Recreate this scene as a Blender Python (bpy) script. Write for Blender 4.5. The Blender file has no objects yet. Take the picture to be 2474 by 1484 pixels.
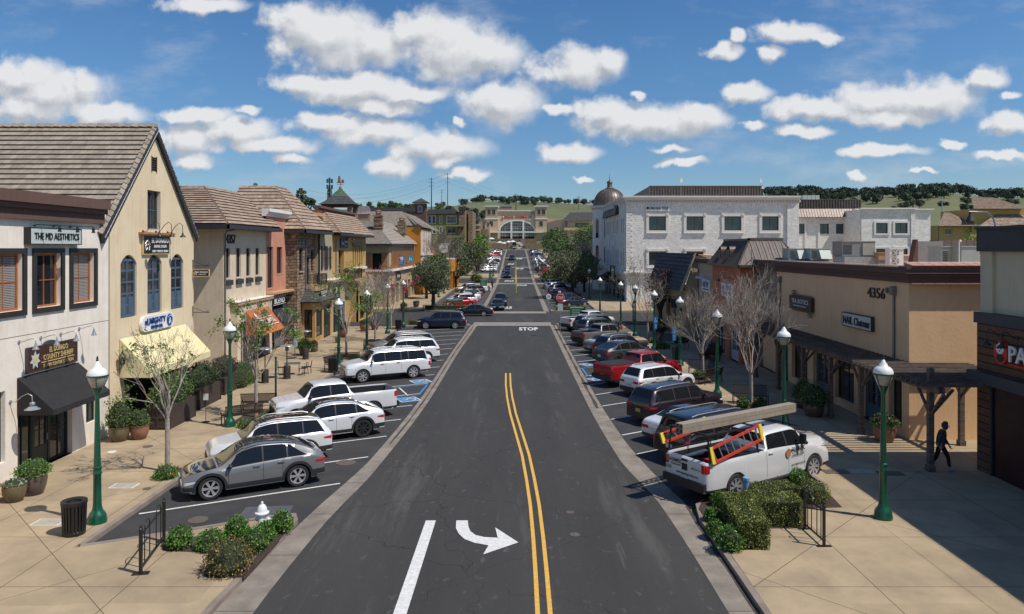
import bpy,math,random
from mathutils import Vector,Matrix
R=math.radians
rnd=random.Random(7)
sc=bpy.context.scene
col=sc.collection
# ---------------------------------------------------------------- camera
F_,HX,HY,CAMZ=1750.0,1245.0,600.0,8.4      # focal length / vanishing point measured on a 2473 px wide view
cd=bpy.data.cameras.new('camera'); cam=bpy.data.objects.new('camera',cd); col.objects.link(cam)
cam.location=(0,0,CAMZ); cam.rotation_euler=(R(90),0,0)
cd.sensor_width=36; cd.lens=36*F_/2473
cd.shift_x=-(HX-1236.5)/2473; cd.shift_y=-(742-HY)/2473
cd.clip_start=.1; cd.clip_end=9000
sc.camera=cam
# ---------------------------------------------------------------- sun + sky
SUN_EL=57.0; sx,sy=.915,-.403
sd=bpy.data.lights.new('sun','SUN'); sun=bpy.data.objects.new('sun',sd); col.objects.link(sun)
sd.energy=4.5; sd.angle=R(.53); sd.color=(1,.935,.84)
dv=Vector((sx*math.cos(R(SUN_EL)),sy*math.cos(R(SUN_EL)),math.sin(R(SUN_EL))))
sun.rotation_euler=dv.to_track_quat('Z','Y').to_euler(); sun.location=dv*60
w=bpy.data.worlds.new('World'); sc.world=w; w.use_nodes=True
nt=w.node_tree; nt.nodes.clear()
def N(t,typ,**kw):
 n=t.nodes.new(typ)
 for k,v in kw.items():
  if k.startswith('i_'):
   n.inputs[int(k[2:])].default_value=v
  else:setattr(n,k,v)
 return n
sky=N(nt,'ShaderNodeTexSky',sky_type='NISHITA',sun_disc=False,sun_elevation=R(SUN_EL),
  sun_rotation=math.atan2(sx,sy),altitude=200,air_density=1.0,dust_density=.35,ozone_density=2.0)
bg=N(nt,'ShaderNodeBackground'); bg.inputs[1].default_value=.1
out=N(nt,'ShaderNodeOutputWorld')
CL=[(730,70,85,62),(800,95,120,75),(900,110,80,55),(1010,70,75,52),(1090,120,125,75),(1180,130,85,50),(1385,165,100,46),(1470,150,40,30),
 (740,205,90,24),(860,215,150,34),(1000,228,85,24),(930,262,90,22),(1215,250,92,50),(1460,265,70,30),(1570,295,150,42),(1680,285,80,32),(1350,268,40,14),
 (800,296,90,22),(900,318,120,30),(1050,355,120,40),(1080,390,40,14),(60,190,90,48),(110,225,140,50),(190,205,50,34),(250,275,95,30),(60,265,120,34),
 (480,278,80,22),(560,315,100,30),(640,352,120,26),(440,340,80,36),(460,392,52,17),(945,398,58,27),(1370,372,76,23),(1130,425,48,15),
 (1910,80,85,26),(1990,92,35,14),(1750,120,42,19),(1865,130,30,17),(1780,85,20,17),(1800,225,62,24),(1980,262,140,26),(2120,245,130,40),(2250,240,110,48),
 (2380,190,50,28),(2430,230,30,12),(2150,285,120,22),(1950,320,60,15),(2130,365,98,16),(2430,300,62,24),(1645,396,56,9),(1610,362,50,11),(2430,378,48,11),
 (2065,428,24,11),(500,12,90,22),(2310,347,28,9),(600,265,28,13),(1540,230,20,10),(1105,296,14,9),(700,390,50,10),(2230,412,30,6),(1400,432,26,6),(1815,305,36,12)]
g=bpy.data.node_groups.new('cloud_field','ShaderNodeTree')
g.interface.new_socket('P',in_out='INPUT',socket_type='NodeSocketVector')
g.interface.new_socket('D',in_out='OUTPUT',socket_type='NodeSocketFloat')
gi=N(g,'NodeGroupInput'); go=N(g,'NodeGroupOutput')
nz=N(g,'ShaderNodeTexNoise',noise_dimensions='2D'); nz.inputs['Scale'].default_value=26; nz.inputs['Detail'].default_value=5; nz.inputs['Roughness'].default_value=.5
g.links.new(gi.outputs[0],nz.inputs['Vector'])
wv=N(g,'ShaderNodeVectorMath',operation='MULTIPLY_ADD'); g.links.new(nz.outputs['Color'],wv.inputs[0])
wv.inputs[1].default_value=(.04,.026,0); ad0=N(g,'ShaderNodeVectorMath',operation='ADD'); g.links.new(gi.outputs[0],ad0.inputs[0]); ad0.inputs[1].default_value=(-.02,-.013,0)
g.links.new(ad0.outputs[0],wv.inputs[2])
prev=None
for (cx,cy,rx,ry) in CL:
 u,v,a,b=(cx-HX)/F_,(HY-cy)/F_,rx/F_,ry/F_
 m=N(g,'ShaderNodeVectorMath',operation='MULTIPLY_ADD'); g.links.new(wv.outputs[0],m.inputs[0])
 m.inputs[1].default_value=(1/a,1/b,0); m.inputs[2].default_value=(-u/a,-v/b,0)
 l=N(g,'ShaderNodeVectorMath',operation='LENGTH'); g.links.new(m.outputs[0],l.inputs[0])
 if prev is None:prev=l.outputs['Value']
 else:
  mn=N(g,'ShaderNodeMath',operation='SMOOTH_MIN'); mn.inputs[2].default_value=.25
  g.links.new(prev,mn.inputs[0]); g.links.new(l.outputs['Value'],mn.inputs[1]); prev=mn.outputs[0]
nf=N(g,'ShaderNodeTexNoise',noise_dimensions='2D'); nf.inputs['Scale'].default_value=26; nf.inputs['Detail'].default_value=9; nf.inputs['Roughness'].default_value=.54
g.links.new(gi.outputs[0],nf.inputs['Vector'])
e1=N(g,'ShaderNodeMath',operation='MULTIPLY_ADD'); g.links.new(nf.outputs[0],e1.inputs[0]); e1.inputs[1].default_value=1.15; e1.inputs[2].default_value=.73
e2=N(g,'ShaderNodeMath',operation='SUBTRACT'); g.links.new(e1.outputs[0],e2.inputs[0]); g.links.new(prev,e2.inputs[1])
g.links.new(e2.outputs[0],go.inputs[0])
tc=N(nt,'ShaderNodeTexCoord'); sp=N(nt,'ShaderNodeSeparateXYZ'); nt.links.new(tc.outputs['Generated'],sp.inputs[0])
ab=N(nt,'ShaderNodeMath',operation='ABSOLUTE'); nt.links.new(sp.outputs[1],ab.inputs[0])
mx0=N(nt,'ShaderNodeMath',operation='MAXIMUM'); nt.links.new(ab.outputs[0],mx0.inputs[0]); mx0.inputs[1].default_value=.05
du=N(nt,'ShaderNodeMath',operation='DIVIDE'); nt.links.new(sp.outputs[0],du.inputs[0]); nt.links.new(mx0.outputs[0],du.inputs[1])
dw=N(nt,'ShaderNodeMath',operation='DIVIDE'); nt.links.new(sp.outputs[2],dw.inputs[0]); nt.links.new(mx0.outputs[0],dw.inputs[1])
cb=N(nt,'ShaderNodeCombineXYZ'); nt.links.new(du.outputs[0],cb.inputs[0]); nt.links.new(dw.outputs[0],cb.inputs[1])
g1=N(nt,'ShaderNodeGroup',node_tree=g); nt.links.new(cb.outputs[0],g1.inputs[0])
of=N(nt,'ShaderNodeVectorMath',operation='ADD'); nt.links.new(cb.outputs[0],of.inputs[0]); of.inputs[1].default_value=(.007,.016,0)
g2=N(nt,'ShaderNodeGroup',node_tree=g); nt.links.new(of.outputs[0],g2.inputs[0])
al=N(nt,'ShaderNodeMapRange',interpolation_type='SMOOTHSTEP'); nt.links.new(g1.outputs[0],al.inputs[0]); al.inputs[1].default_value=-.08; al.inputs[2].default_value=.66
al.inputs[4].default_value=.97
df=N(nt,'ShaderNodeMath',operation='SUBTRACT'); nt.links.new(g1.outputs[0],df.inputs[0]); nt.links.new(g2.outputs[0],df.inputs[1])
sh=N(nt,'ShaderNodeMapRange'); nt.links.new(df.outputs[0],sh.inputs[0]); sh.inputs[1].default_value=-.5; sh.inputs[2].default_value=.3
cr=N(nt,'ShaderNodeMixRGB'); nt.links.new(sh.outputs[0],cr.inputs[0]); cr.inputs[1].default_value=(4.6,4.85,5.3,1); cr.inputs[2].default_value=(7.9,8.0,8.15,1)
mxs=N(nt,'ShaderNodeMixRGB'); nt.links.new(al.outputs[0],mxs.inputs[0])
hs=N(nt,'ShaderNodeHueSaturation'); hs.inputs['Saturation'].default_value=1.24; hs.inputs['Value'].default_value=1.0
nt.links.new(sky.outputs[0],hs.inputs['Color']); gr_=N(nt,'ShaderNodeMapRange'); nt.links.new(dw.outputs[0],gr_.inputs[0]); gr_.inputs[1].default_value=0; gr_.inputs[2].default_value=.26
gc_=N(nt,'ShaderNodeMixRGB'); nt.links.new(gr_.outputs[0],gc_.inputs[0]); gc_.inputs[1].default_value=(.62,.74,.9,1); gc_.inputs[2].default_value=(.86,.97,1.06,1)
gm_=N(nt,'ShaderNodeMixRGB',blend_type='MULTIPLY'); gm_.inputs[0].default_value=1; nt.links.new(hs.outputs[0],gm_.inputs[1]); nt.links.new(gc_.outputs[0],gm_.inputs[2])
mw_=N(nt,'ShaderNodeMapping'); mw_.inputs['Scale'].default_value=(2.2,6,1); nt.links.new(cb.outputs[0],mw_.inputs[0]); nw_=N(nt,'ShaderNodeTexNoise',noise_dimensions='2D'); nw_.inputs['Scale'].default_value=2.2; nw_.inputs['Detail'].default_value=9; nw_.inputs['Roughness'].default_value=.6; nt.links.new(mw_.outputs[0],nw_.inputs['Vector'])
rw_=N(nt,'ShaderNodeMapRange',interpolation_type='SMOOTHSTEP'); nt.links.new(nw_.outputs[0],rw_.inputs[0]); rw_.inputs[1].default_value=.5; rw_.inputs[2].default_value=.85; rw_.inputs[4].default_value=.4
xw_=N(nt,'ShaderNodeMixRGB'); nt.links.new(rw_.outputs[0],xw_.inputs[0]); nt.links.new(gm_.outputs[0],xw_.inputs[1]); xw_.inputs[2].default_value=(6,6.4,7,1)
nt.links.new(xw_.outputs[0],mxs.inputs[1]); nt.links.new(cr.outputs[0],mxs.inputs[2])
nt.links.new(mxs.outputs[0],bg.inputs[0]); nt.links.new(bg.outputs[0],out.inputs[0])
sc.view_settings.view_transform='Standard'; sc.view_settings.look='None'; sc.view_settings.exposure=0; sc.view_settings.gamma=1
sc.cycles.max_bounces=6; sc.cycles.diffuse_bounces=3; sc.cycles.glossy_bounces=3
# ---------------------------------------------------------------- materials
def sock(n,names):
 for k in names:
  if k in n.inputs:return n.inputs[k]
MATS={}
def mat(name,c,rough=.7,metal=0,noise=.0,nscale=4,c2=None,bump=0,bscale=30,spec=.5,coat=0,tex='object',emit=0,stretch=None,detail=5,isl=0):
 m=bpy.data.materials.new(name); m.use_nodes=True; t=m.node_tree
 b=t.nodes['Principled BSDF']; MATS[name]=m
 b.inputs['Roughness'].default_value=rough; b.inputs['Metallic'].default_value=metal
 b.inputs['Specular IOR Level'].default_value=spec
 if coat:b.inputs['Coat Weight'].default_value=coat; b.inputs['Coat Roughness'].default_value=.03
 c=tuple(c)+(1,) if len(c)==3 else c
 tcn=N(t,'ShaderNodeTexCoord'); vec=tcn.outputs['Object']
 if tex=='world':
  gm=N(t,'ShaderNodeNewGeometry'); vec=gm.outputs['Position']
 if tex=='uv':vec=tcn.outputs['UV']
 if stretch:
  mp=N(t,'ShaderNodeMapping'); mp.inputs['Scale'].default_value=stretch; t.links.new(vec,mp.inputs[0]); vec=mp.outputs[0]
 m['_']=0
 cs=None
 if noise or c2:
  n1=N(t,'ShaderNodeTexNoise'); n1.inputs['Scale'].default_value=nscale; n1.inputs['Detail'].default_value=detail; n1.inputs['Roughness'].default_value=.62
  t.links.new(vec,n1.inputs['Vector'])
  c2=c2 or tuple(x*(1-noise) for x in c[:3])
  mr=N(t,'ShaderNodeMapRange'); mr.inputs[1].default_value=.36; mr.inputs[2].default_value=.64; t.links.new(n1.outputs[0],mr.inputs[0])
  mix=N(t,'ShaderNodeMixRGB'); mix.inputs[1].default_value=c; mix.inputs[2].default_value=tuple(c2)[:3]+(1,)
  t.links.new(mr.outputs[0],mix.inputs[0]); cs=mix.outputs[0]
 if isl:
  gn=N(t,'ShaderNodeNewGeometry'); hv=N(t,'ShaderNodeHueSaturation')
  m1=N(t,'ShaderNodeMapRange'); m1.inputs[3].default_value=1-isl; m1.inputs[4].default_value=1+isl
  t.links.new(gn.outputs['Random Per Island'],m1.inputs[0]); t.links.new(m1.outputs[0],hv.inputs['Value'])
  m2=N(t,'ShaderNodeMapRange'); m2.inputs[3].default_value=.48; m2.inputs[4].default_value=.515
  t.links.new(gn.outputs['Random Per Island'],m2.inputs[0]); t.links.new(m2.outputs[0],hv.inputs['Hue'])
  if cs:t.links.new(cs,hv.inputs['Color'])
  else:hv.inputs['Color'].default_value=c
  cs=hv.outputs[0]
 if cs:t.links.new(cs,b.inputs['Base Color'])
 else:b.inputs['Base Color'].default_value=c
 if bump:
  n2=N(t,'ShaderNodeTexNoise'); n2.inputs['Scale'].default_value=bscale; n2.inputs['Detail'].default_value=5; t.links.new(vec,n2.inputs['Vector'])
  bp=N(t,'ShaderNodeBump'); bp.inputs['Strength'].default_value=bump; bp.inputs['Distance'].default_value=.02
  t.links.new(n2.outputs[0],bp.inputs['Height']); t.links.new(bp.outputs[0],b.inputs['Normal'])
 if emit:b.inputs['Emission Color'].default_value=c; b.inputs['Emission Strength'].default_value=emit
 return m
def stucco(name,c,stain=None,amt=.5,streak=True,scale=.9):
 """wall plaster: large soft blotches, vertical rain streaks, fine grain"""
 m=bpy.data.materials.new(name); m.use_nodes=True; t=m.node_tree; b=t.nodes['Principled BSDF']; MATS[name]=m
 b.inputs['Roughness'].default_value=.88; b.inputs['Specular IOR Level'].default_value=.2
 stain=stain or tuple(x*.72 for x in c)
 g_=N(t,'ShaderNodeNewGeometry')
 n1=N(t,'ShaderNodeTexNoise'); n1.inputs['Scale'].default_value=scale; n1.inputs['Detail'].default_value=8; n1.inputs['Roughness'].default_value=.65
 t.links.new(g_.outputs['Position'],n1.inputs['Vector'])
 mp=N(t,'ShaderNodeMapping'); mp.inputs['Scale'].default_value=(2.6,2.6,.22); t.links.new(g_.outputs['Position'],mp.inputs[0])
 n2=N(t,'ShaderNodeTexNoise'); n2.inputs['Scale'].default_value=2.2; n2.inputs['Detail'].default_value=6; t.links.new(mp.outputs[0],n2.inputs['Vector'])
 r1=N(t,'ShaderNodeMapRange'); r1.inputs[1].default_value=.42; r1.inputs[2].default_value=.72; t.links.new(n1.outputs[0],r1.inputs[0])
 r2=N(t,'ShaderNodeMapRange'); r2.inputs[1].default_value=.48; r2.inputs[2].default_value=.8; t.links.new(n2.outputs[0],r2.inputs[0])
 a=N(t,'ShaderNodeMath',operation='ADD'); t.links.new(r1.outputs[0],a.inputs[0]); t.links.new(r2.outputs[0],a.inputs[1])
 a2=N(t,'ShaderNodeMath',operation='MULTIPLY'); t.links.new(a.outputs[0],a2.inputs[0]); a2.inputs[1].default_value=amt*.6; a2.use_clamp=True
 mix=N(t,'ShaderNodeMixRGB'); mix.inputs[1].default_value=tuple(c)+(1,); mix.inputs[2].default_value=tuple(stain)+(1,)
 t.links.new(a2.outputs[0],mix.inputs[0]); t.links.new(mix.outputs[0],b.inputs['Base Color'])
 n3=N(t,'ShaderNodeTexNoise'); n3.inputs['Scale'].default_value=7; n3.inputs['Detail'].default_value=9; n3.inputs['Roughness'].default_value=.7; t.links.new(g_.outputs['Position'],n3.inputs['Vector'])
 bp=N(t,'ShaderNodeBump'); bp.inputs['Strength'].default_value=.5; bp.inputs['Distance'].default_value=.02
 t.links.new(n3.outputs[0],bp.inputs['Height']); t.links.new(bp.outputs[0],b.inputs['Normal'])
 return m
def tiled(name,c1,c2,mortar,sx_,sy_,msize=.02,bump=.5,off=.5,rough=.85,nb=.25,wn=0,bdist=.02):
 """brick-texture material on UVs measured in metres"""
 m=bpy.data.materials.new(name); m.use_nodes=True; t=m.node_tree; b=t.nodes['Principled BSDF']; MATS[name]=m
 b.inputs['Roughness'].default_value=rough; b.inputs['Specular IOR Level'].default_value=.25
 tcn=N(t,'ShaderNodeTexCoord'); vec=tcn.outputs['UV']
 if wn:
  nn=N(t,'ShaderNodeTexNoise'); nn.inputs['Scale'].default_value=2.2; t.links.new(vec,nn.inputs['Vector'])
  va=N(t,'ShaderNodeVectorMath',operation='MULTIPLY_ADD'); t.links.new(nn.outputs['Color'],va.inputs[0]); va.inputs[1].default_value=(wn,wn,0); t.links.new(vec,va.inputs[2]); vec=va.outputs[0]
 br=N(t,'ShaderNodeTexBrick'); br.offset=off; t.links.new(vec,br.inputs['Vector'])
 br.inputs['Color1'].default_value=tuple(c1)+(1,); br.inputs['Color2'].default_value=tuple(c2)+(1,); br.inputs['Mortar'].default_value=tuple(mortar)+(1,)
 br.inputs['Scale'].default_value=1; br.inputs['Mortar Size'].default_value=msize; br.inputs['Brick Width'].default_value=sx_; br.inputs['Row Height'].default_value=sy_
 br.inputs['Bias'].default_value=0; br.inputs['Mortar Smooth'].default_value=.3
 n1=N(t,'ShaderNodeTexNoise'); n1.inputs['Scale'].default_value=3; n1.inputs['Detail'].default_value=8; t.links.new(tcn.outputs['UV'],n1.inputs['Vector'])
 r1=N(t,'ShaderNodeMapRange'); r1.inputs[1].default_value=.3; r1.inputs[2].default_value=.7; r1.inputs[3].default_value=1-nb; r1.inputs[4].default_value=1+nb*.6; t.links.new(n1.outputs[0],r1.inputs[0])
 mu=N(t,'ShaderNodeVectorMath',operation='SCALE'); t.links.new(br.outputs['Color'],mu.inputs[0]); t.links.new(r1.outputs[0],mu.inputs['Scale'])
 t.links.new(mu.outputs[0],b.inputs['Base Color'])
 if bump:
  n3=N(t,'ShaderNodeTexNoise'); n3.inputs['Scale'].default_value=5; n3.inputs['Detail'].default_value=4; t.links.new(vec,n3.inputs['Vector'])
  iv=N(t,'ShaderNodeMath',operation='MULTIPLY_ADD'); t.links.new(br.outputs['Fac'],iv.inputs[0]); iv.inputs[1].default_value=-.8; t.links.new(n3.outputs[0],iv.inputs[2])
  bp=N(t,'ShaderNodeBump'); bp.inputs['Strength'].default_value=bump; bp.inputs['Distance'].default_value=bdist
  t.links.new(iv.outputs[0],bp.inputs['Height']); t.links.new(bp.outputs[0],b.inputs['Normal'])
 return m
# ---------------------------------------------------------------- mesh builder
class MB:
 def __init__(s):s.v=[]; s.f=[]; s.m=[]; s.uv={}
 def add(s,vs,fs,m=0):
  o=len(s.v); s.v+=[tuple(p) for p in vs]
  for f in fs:s.f.append(tuple(o+i for i in f)); s.m.append(m)
  return o
 def face(s,pts,m=0,uvs=None):
  if uvs:s.uv[len(s.f)]=uvs
  s.add(pts,[tuple(range(len(pts)))],m)
 def box(s,x0,x1,y0,y1,z0,z1,m=0):
  s.hexa([(x0,y0,z0),(x1,y0,z0),(x1,y1,z0),(x0,y1,z0),(x0,y0,z1),(x1,y0,z1),(x1,y1,z1),(x0,y1,z1)],m)
 def hexa(s,p,m=0):
  s.add(p,[(3,2,1,0),(4,5,6,7),(0,1,5,4),(1,2,6,5),(2,3,7,6),(3,0,4,7)],m)
 def fbox(s,fr,u0,u1,v0,v1,d0,d1,m=0):
  if u0>u1:u0,u1=u1,u0
  if v0>v1:v0,v1=v1,v0
  P=fr.pt
  s.hexa([P(u0,v0,d0),P(u1,v0,d0),P(u1,v0,d1),P(u0,v0,d1),P(u0,v1,d0),P(u1,v1,d0),P(u1,v1,d1),P(u0,v1,d1)],m)
 def prism(s,pts,h,m=0):
  """pts: 3D polygon, h: extrude vector"""
  n=len(pts); h=Vector(h); a=[Vector(p) for p in pts]; b=[p+h for p in a]
  s.add(a+b,[tuple(reversed(range(n))),tuple(range(n,2*n))]+[(i,(i+1) % n,n+(i+1) % n,n+i) for i in range(n)],m)
 def lathe(s,prof,c=(0,0,0),seg=16,m=0,sxy=(1,1),axis='z',cap=True):
  o=[]; n=len(prof)
  for (r,z) in prof:
   for k in range(seg):
    a=2*math.pi*k/seg; x,y=r*math.cos(a)*sxy[0],r*math.sin(a)*sxy[1]
    p=(x,y,z) if axis=='z' else ((x,z,y) if axis=='y' else (z,x,y))
    o.append((c[0]+p[0],c[1]+p[1],c[2]+p[2]))
  fs=[(i*seg+k,i*seg+(k+1) % seg,(i+1)*seg+(k+1) % seg,(i+1)*seg+k) for i in range(n-1) for k in range(seg)]
  if cap:
   if prof[0][0]>1e-4:fs.append(tuple(reversed(range(seg))))
   if prof[-1][0]>1e-4:fs.append(tuple((n-1)*seg+k for k in range(seg)))
  s.add(o,fs,m)
 def tube(s,path,r,seg=8,m=0,cap=True):
  path=[Vector(p) for p in path]; n=len(path); rs=r if isinstance(r,(list,tuple)) else [r]*n
  o=[]; ref=None
  for i,p in enumerate(path):
   d=(path[min(i+1,n-1)]-path[max(i-1,0)])
   if d.length<1e-9:d=Vector((0,0,1))
   d.normalize()
   if ref is None:ref=Vector((0,0,1)) if abs(d.z)<.9 else Vector((1,0,0))
   a=d.cross(ref)
   if a.length<1e-4:a=d.orthogonal()
   a.normalize(); b=a.cross(d).normalized(); ref=b
   for k in range(seg):
    t=2*math.pi*k/seg; o.append(p+(a*math.cos(t)+b*math.sin(t))*rs[i])
  fs=[(i*seg+k,i*seg+(k+1) % seg,(i+1)*seg+(k+1) % seg,(i+1)*seg+k) for i in range(n-1) for k in range(seg)]
  if cap:fs+=[tuple(reversed(range(seg))),tuple((n-1)*seg+k for k in range(seg))]
  s.add(o,fs,m)
 def bar(s,a,b,w,h,m=0,up=(0,0,1)):
  a,b=Vector(a),Vector(b); d=(b-a).normalized(); u=Vector(up)
  if abs(d.dot(u))>.98:u=Vector((0,1,0))
  r=d.cross(u).normalized()*w/2; t=r.cross(d).normalized()*h/2
  s.hexa([a-r-t,a+r-t,b+r-t,b-r-t,a-r+t,a+r+t,b+r+t,b-r+t],m)
 def ball(s,c,r,seg=10,ring=7,m=0,sc_=(1,1,1)):
  prof=[(math.sin(math.pi*i/ring)*r,-math.cos(math.pi*i/ring)*r*sc_[2]) for i in range(ring+1)]
  s.lathe(prof,c,seg,m,(sc_[0],sc_[1]),cap=False)
 def grid(s,P,m=0,flip=False):
  """P[i][j] points"""
  a,b=len(P),len(P[0]); vs=[p for r_ in P for p in r_]
  fs=[(i*b+j,i*b+j+1,(i+1)*b+j+1,(i+1)*b+j) for i in range(a-1) for j in range(b-1)]
  if flip:fs=[tuple(reversed(f)) for f in fs]
  s.add(vs,fs,m)
 def build(s,name,mats,parent=None,smooth=0,dim=None):
  me=bpy.data.meshes.new(name)
  off=Vector(parent.get('_o',(0,0,0))) if parent is not None else Vector((0,0,0))
  me.from_pydata([Vector(p)-off for p in s.v],[],s.f)
  if not isinstance(mats,(list,tuple)):mats=[mats]
  for m in mats:me.materials.append(MATS[m] if isinstance(m,str) else m)
  if len(mats)>1:me.polygons.foreach_set('material_index',s.m)
  if any(getattr(k_,'startswith',lambda q:0)(('tile_','stone_','seam_','ribs_','copper','siding')) for k_ in mats):
   for i,f in enumerate(s.f):
    if i in s.uv or len(f)<3:continue
    p=[Vector(s.v[j]) for j in f]; n_=(p[1]-p[0]).cross(p[2]-p[0]); a_=max(range(3),key=lambda q:abs(n_[q])); s.uv[i]=[((v[1],v[2]) if a_==0 else (v[0],v[2]) if a_==1 else (v[0],v[1])) for v in p]
  if s.uv:
   ul=me.uv_layers.new(name='UVMap').data
   for i,uvs in s.uv.items():
    p=me.polygons[i]
    for k,li in enumerate(p.loop_indices):ul[li].uv=uvs[k]
  if smooth:
   me.polygons.foreach_set('use_smooth',[True]*len(me.polygons)); me.set_sharp_from_angle(angle=R(smooth))
  me.update()
  o=bpy.data.objects.new(name,me); col.objects.link(o)
  if parent is not None:
   o.parent=parent; o['_o']=tuple(off)
  return o
def tag(o,label=None,cat=None,group=None,kind=None):
 if label:o['label']=label
 if cat:o['category']=cat
 if group:o['group']=group
 if kind:o['kind']=kind
 return o
def thing(name,label,cat,loc=(0,0,0),group=None):
 o=bpy.data.objects.new(name,None); col.objects.link(o); o.location=loc; o['_o']=tuple(loc); o.empty_display_size=.3
 return tag(o,label,cat,group)
def struct(o):o['kind']='structure'; return o
def copy_tree(o,parent=None):
 c=o.copy(); col.objects.link(c)
 if parent is not None:c.parent=parent
 for ch in list(o.children):copy_tree(ch,c)
 return c
def place(proto,loc,rz=0,label=None,group=None,scale=None,used={}):
 """first use moves the prototype itself, later uses copy it"""
 o=proto if proto.name not in used else copy_tree(proto)
 used[proto.name]=1
 o.location=loc; o.rotation_euler=(0,0,rz)
 if scale:o.scale=scale if isinstance(scale,(tuple,list)) else (scale,)*3
 if label:o['label']=label
 if group:o['group']=group
 return o
# ---------------------------------------------------------------- measuring helpers
PR=[(-50,0),(0,0),(95,0),(125,.1),(163,.5),(195,1.45),(223,2.6),(259,5),(290,6.35),(316,7.2),(345,7.9),(400,9.5),(440,13.0),(600,13.6)]
def gz(Y):
 if Y <= PR[0][0]:return 0
 for (a,za),(b,zb) in zip(PR,PR[1:]):
  if Y <= b:return za+(zb-za)*(Y-a)/(b-a)
 return PR[-1][1]
def G(x,y,z=0):
 """ground point seen at view pixel x, y"""
 Y=(CAMZ-z)*F_/max(y-HY,1)
 for _ in range(30):
  Y=.5*Y+.5*(CAMZ-z-gz(Y))*F_/max(y-HY,1)
 return Vector(((x-HX)*Y/F_,Y,gz(Y)+z))
class Fr:
 """wall frame: u along the wall, v up, d out of the wall"""
 def __init__(s,o,U,Nn):s.o=Vector(o); s.U=Vector(U).normalized(); s.V=Vector((0,0,1)); s.N=Vector(Nn).normalized()
 def pt(s,u,v,d=0):return s.o+s.U*u+s.V*v+s.N*d
 def px(s,x,y,d=0):
  r=Vector(((x-HX)/F_,1,(HY-y)/F_)); c=Vector((0,0,CAMZ))
  o=s.o+s.N*d
  t=(o-c).dot(s.N)/r.dot(s.N); p=c+r*t-o
  return p.dot(s.U),p.z+0
def FX(X,side):return Fr((X,0,0),(0,1,0),(side,0,0))     # wall along the street; side = direction it faces
def FY(Y):return Fr((0,Y,0),(1,0,0),(0,-1,0))              # wall facing the camera end
def clip(poly,a,b,c):
 """keep a*u+b*v<=c"""
 o=[]
 for i in range(len(poly)):
  p,q=poly[i],poly[(i+1) % len(poly)]
  dp,dq=a*p[0]+b*p[1]-c,a*q[0]+b*q[1]-c
  if dp <= 1e-9:o.append(p)
  if (dp<-1e-9 and dq>1e-9) or (dp>1e-9 and dq<-1e-9):
   t=dp/(dp-dq); o.append((p[0]+(q[0]-p[0])*t,p[1]+(q[1]-p[1])*t))
 return o
def wall(mb,fr,poly,holes=(),depth=.2,m=0,mr=None,thick=.3):
 """front face of a wall (convex polygon in u,v) with rectangular openings and their reveals"""
 if len(poly)==2:(a,b),(c,d)=poly; poly=[(a,b),(c,b),(c,d),(a,d)]
 us=sorted({p[0] for p in poly} | {h[0] for h in holes} | {h[1] for h in holes})
 vs=sorted({p[1] for p in poly} | {h[2] for h in holes} | {h[3] for h in holes})
 flip=fr.U.cross(fr.V).dot(fr.N)<0
 area=sum(poly[i][0]*poly[(i+1)%len(poly)][1]-poly[(i+1)%len(poly)][0]*poly[i][1] for i in range(len(poly)))
 if area<0:poly=poly[::-1]
 for i in range(len(us)-1):
  for j in range(len(vs)-1):
   cu,cv=(us[i]+us[i+1])/2,(vs[j]+vs[j+1])/2
   if any(h[0]<cu<h[1] and h[2]<cv<h[3] for h in holes):continue
   q=clip(clip(clip(clip(poly,-1,0,-us[i]),1,0,us[i+1]),0,-1,-vs[j]),0,1,vs[j+1])
   if len(q)<3:continue
   if flip:q=q[::-1]
   mb.face([fr.pt(a,b) for a,b in q],m,list(q))
 for h in holes:
  c=[(h[0],h[2]),(h[1],h[2]),(h[1],h[3]),(h[0],h[3])]
  for k in range(4):
   a,b=c[k],c[(k+1) % 4]
   q=[fr.pt(*a),fr.pt(*b),fr.pt(b[0],b[1],-depth),fr.pt(a[0],a[1],-depth)]
   mb.face(q if flip else q[::-1],m if mr is None else mr,[(a[0],a[1]),(b[0],b[1]),(b[0]+.2,b[1]),(a[0]+.2,a[1])])
def hole(fr,x0,yt,yb,x1):
 u0,v1=fr.px(x0,yt); _,v0=fr.px(x0,yb); u1,_=fr.px(x1,yt)
 return (min(u0,u1),max(u0,u1),v0,v1)
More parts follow.
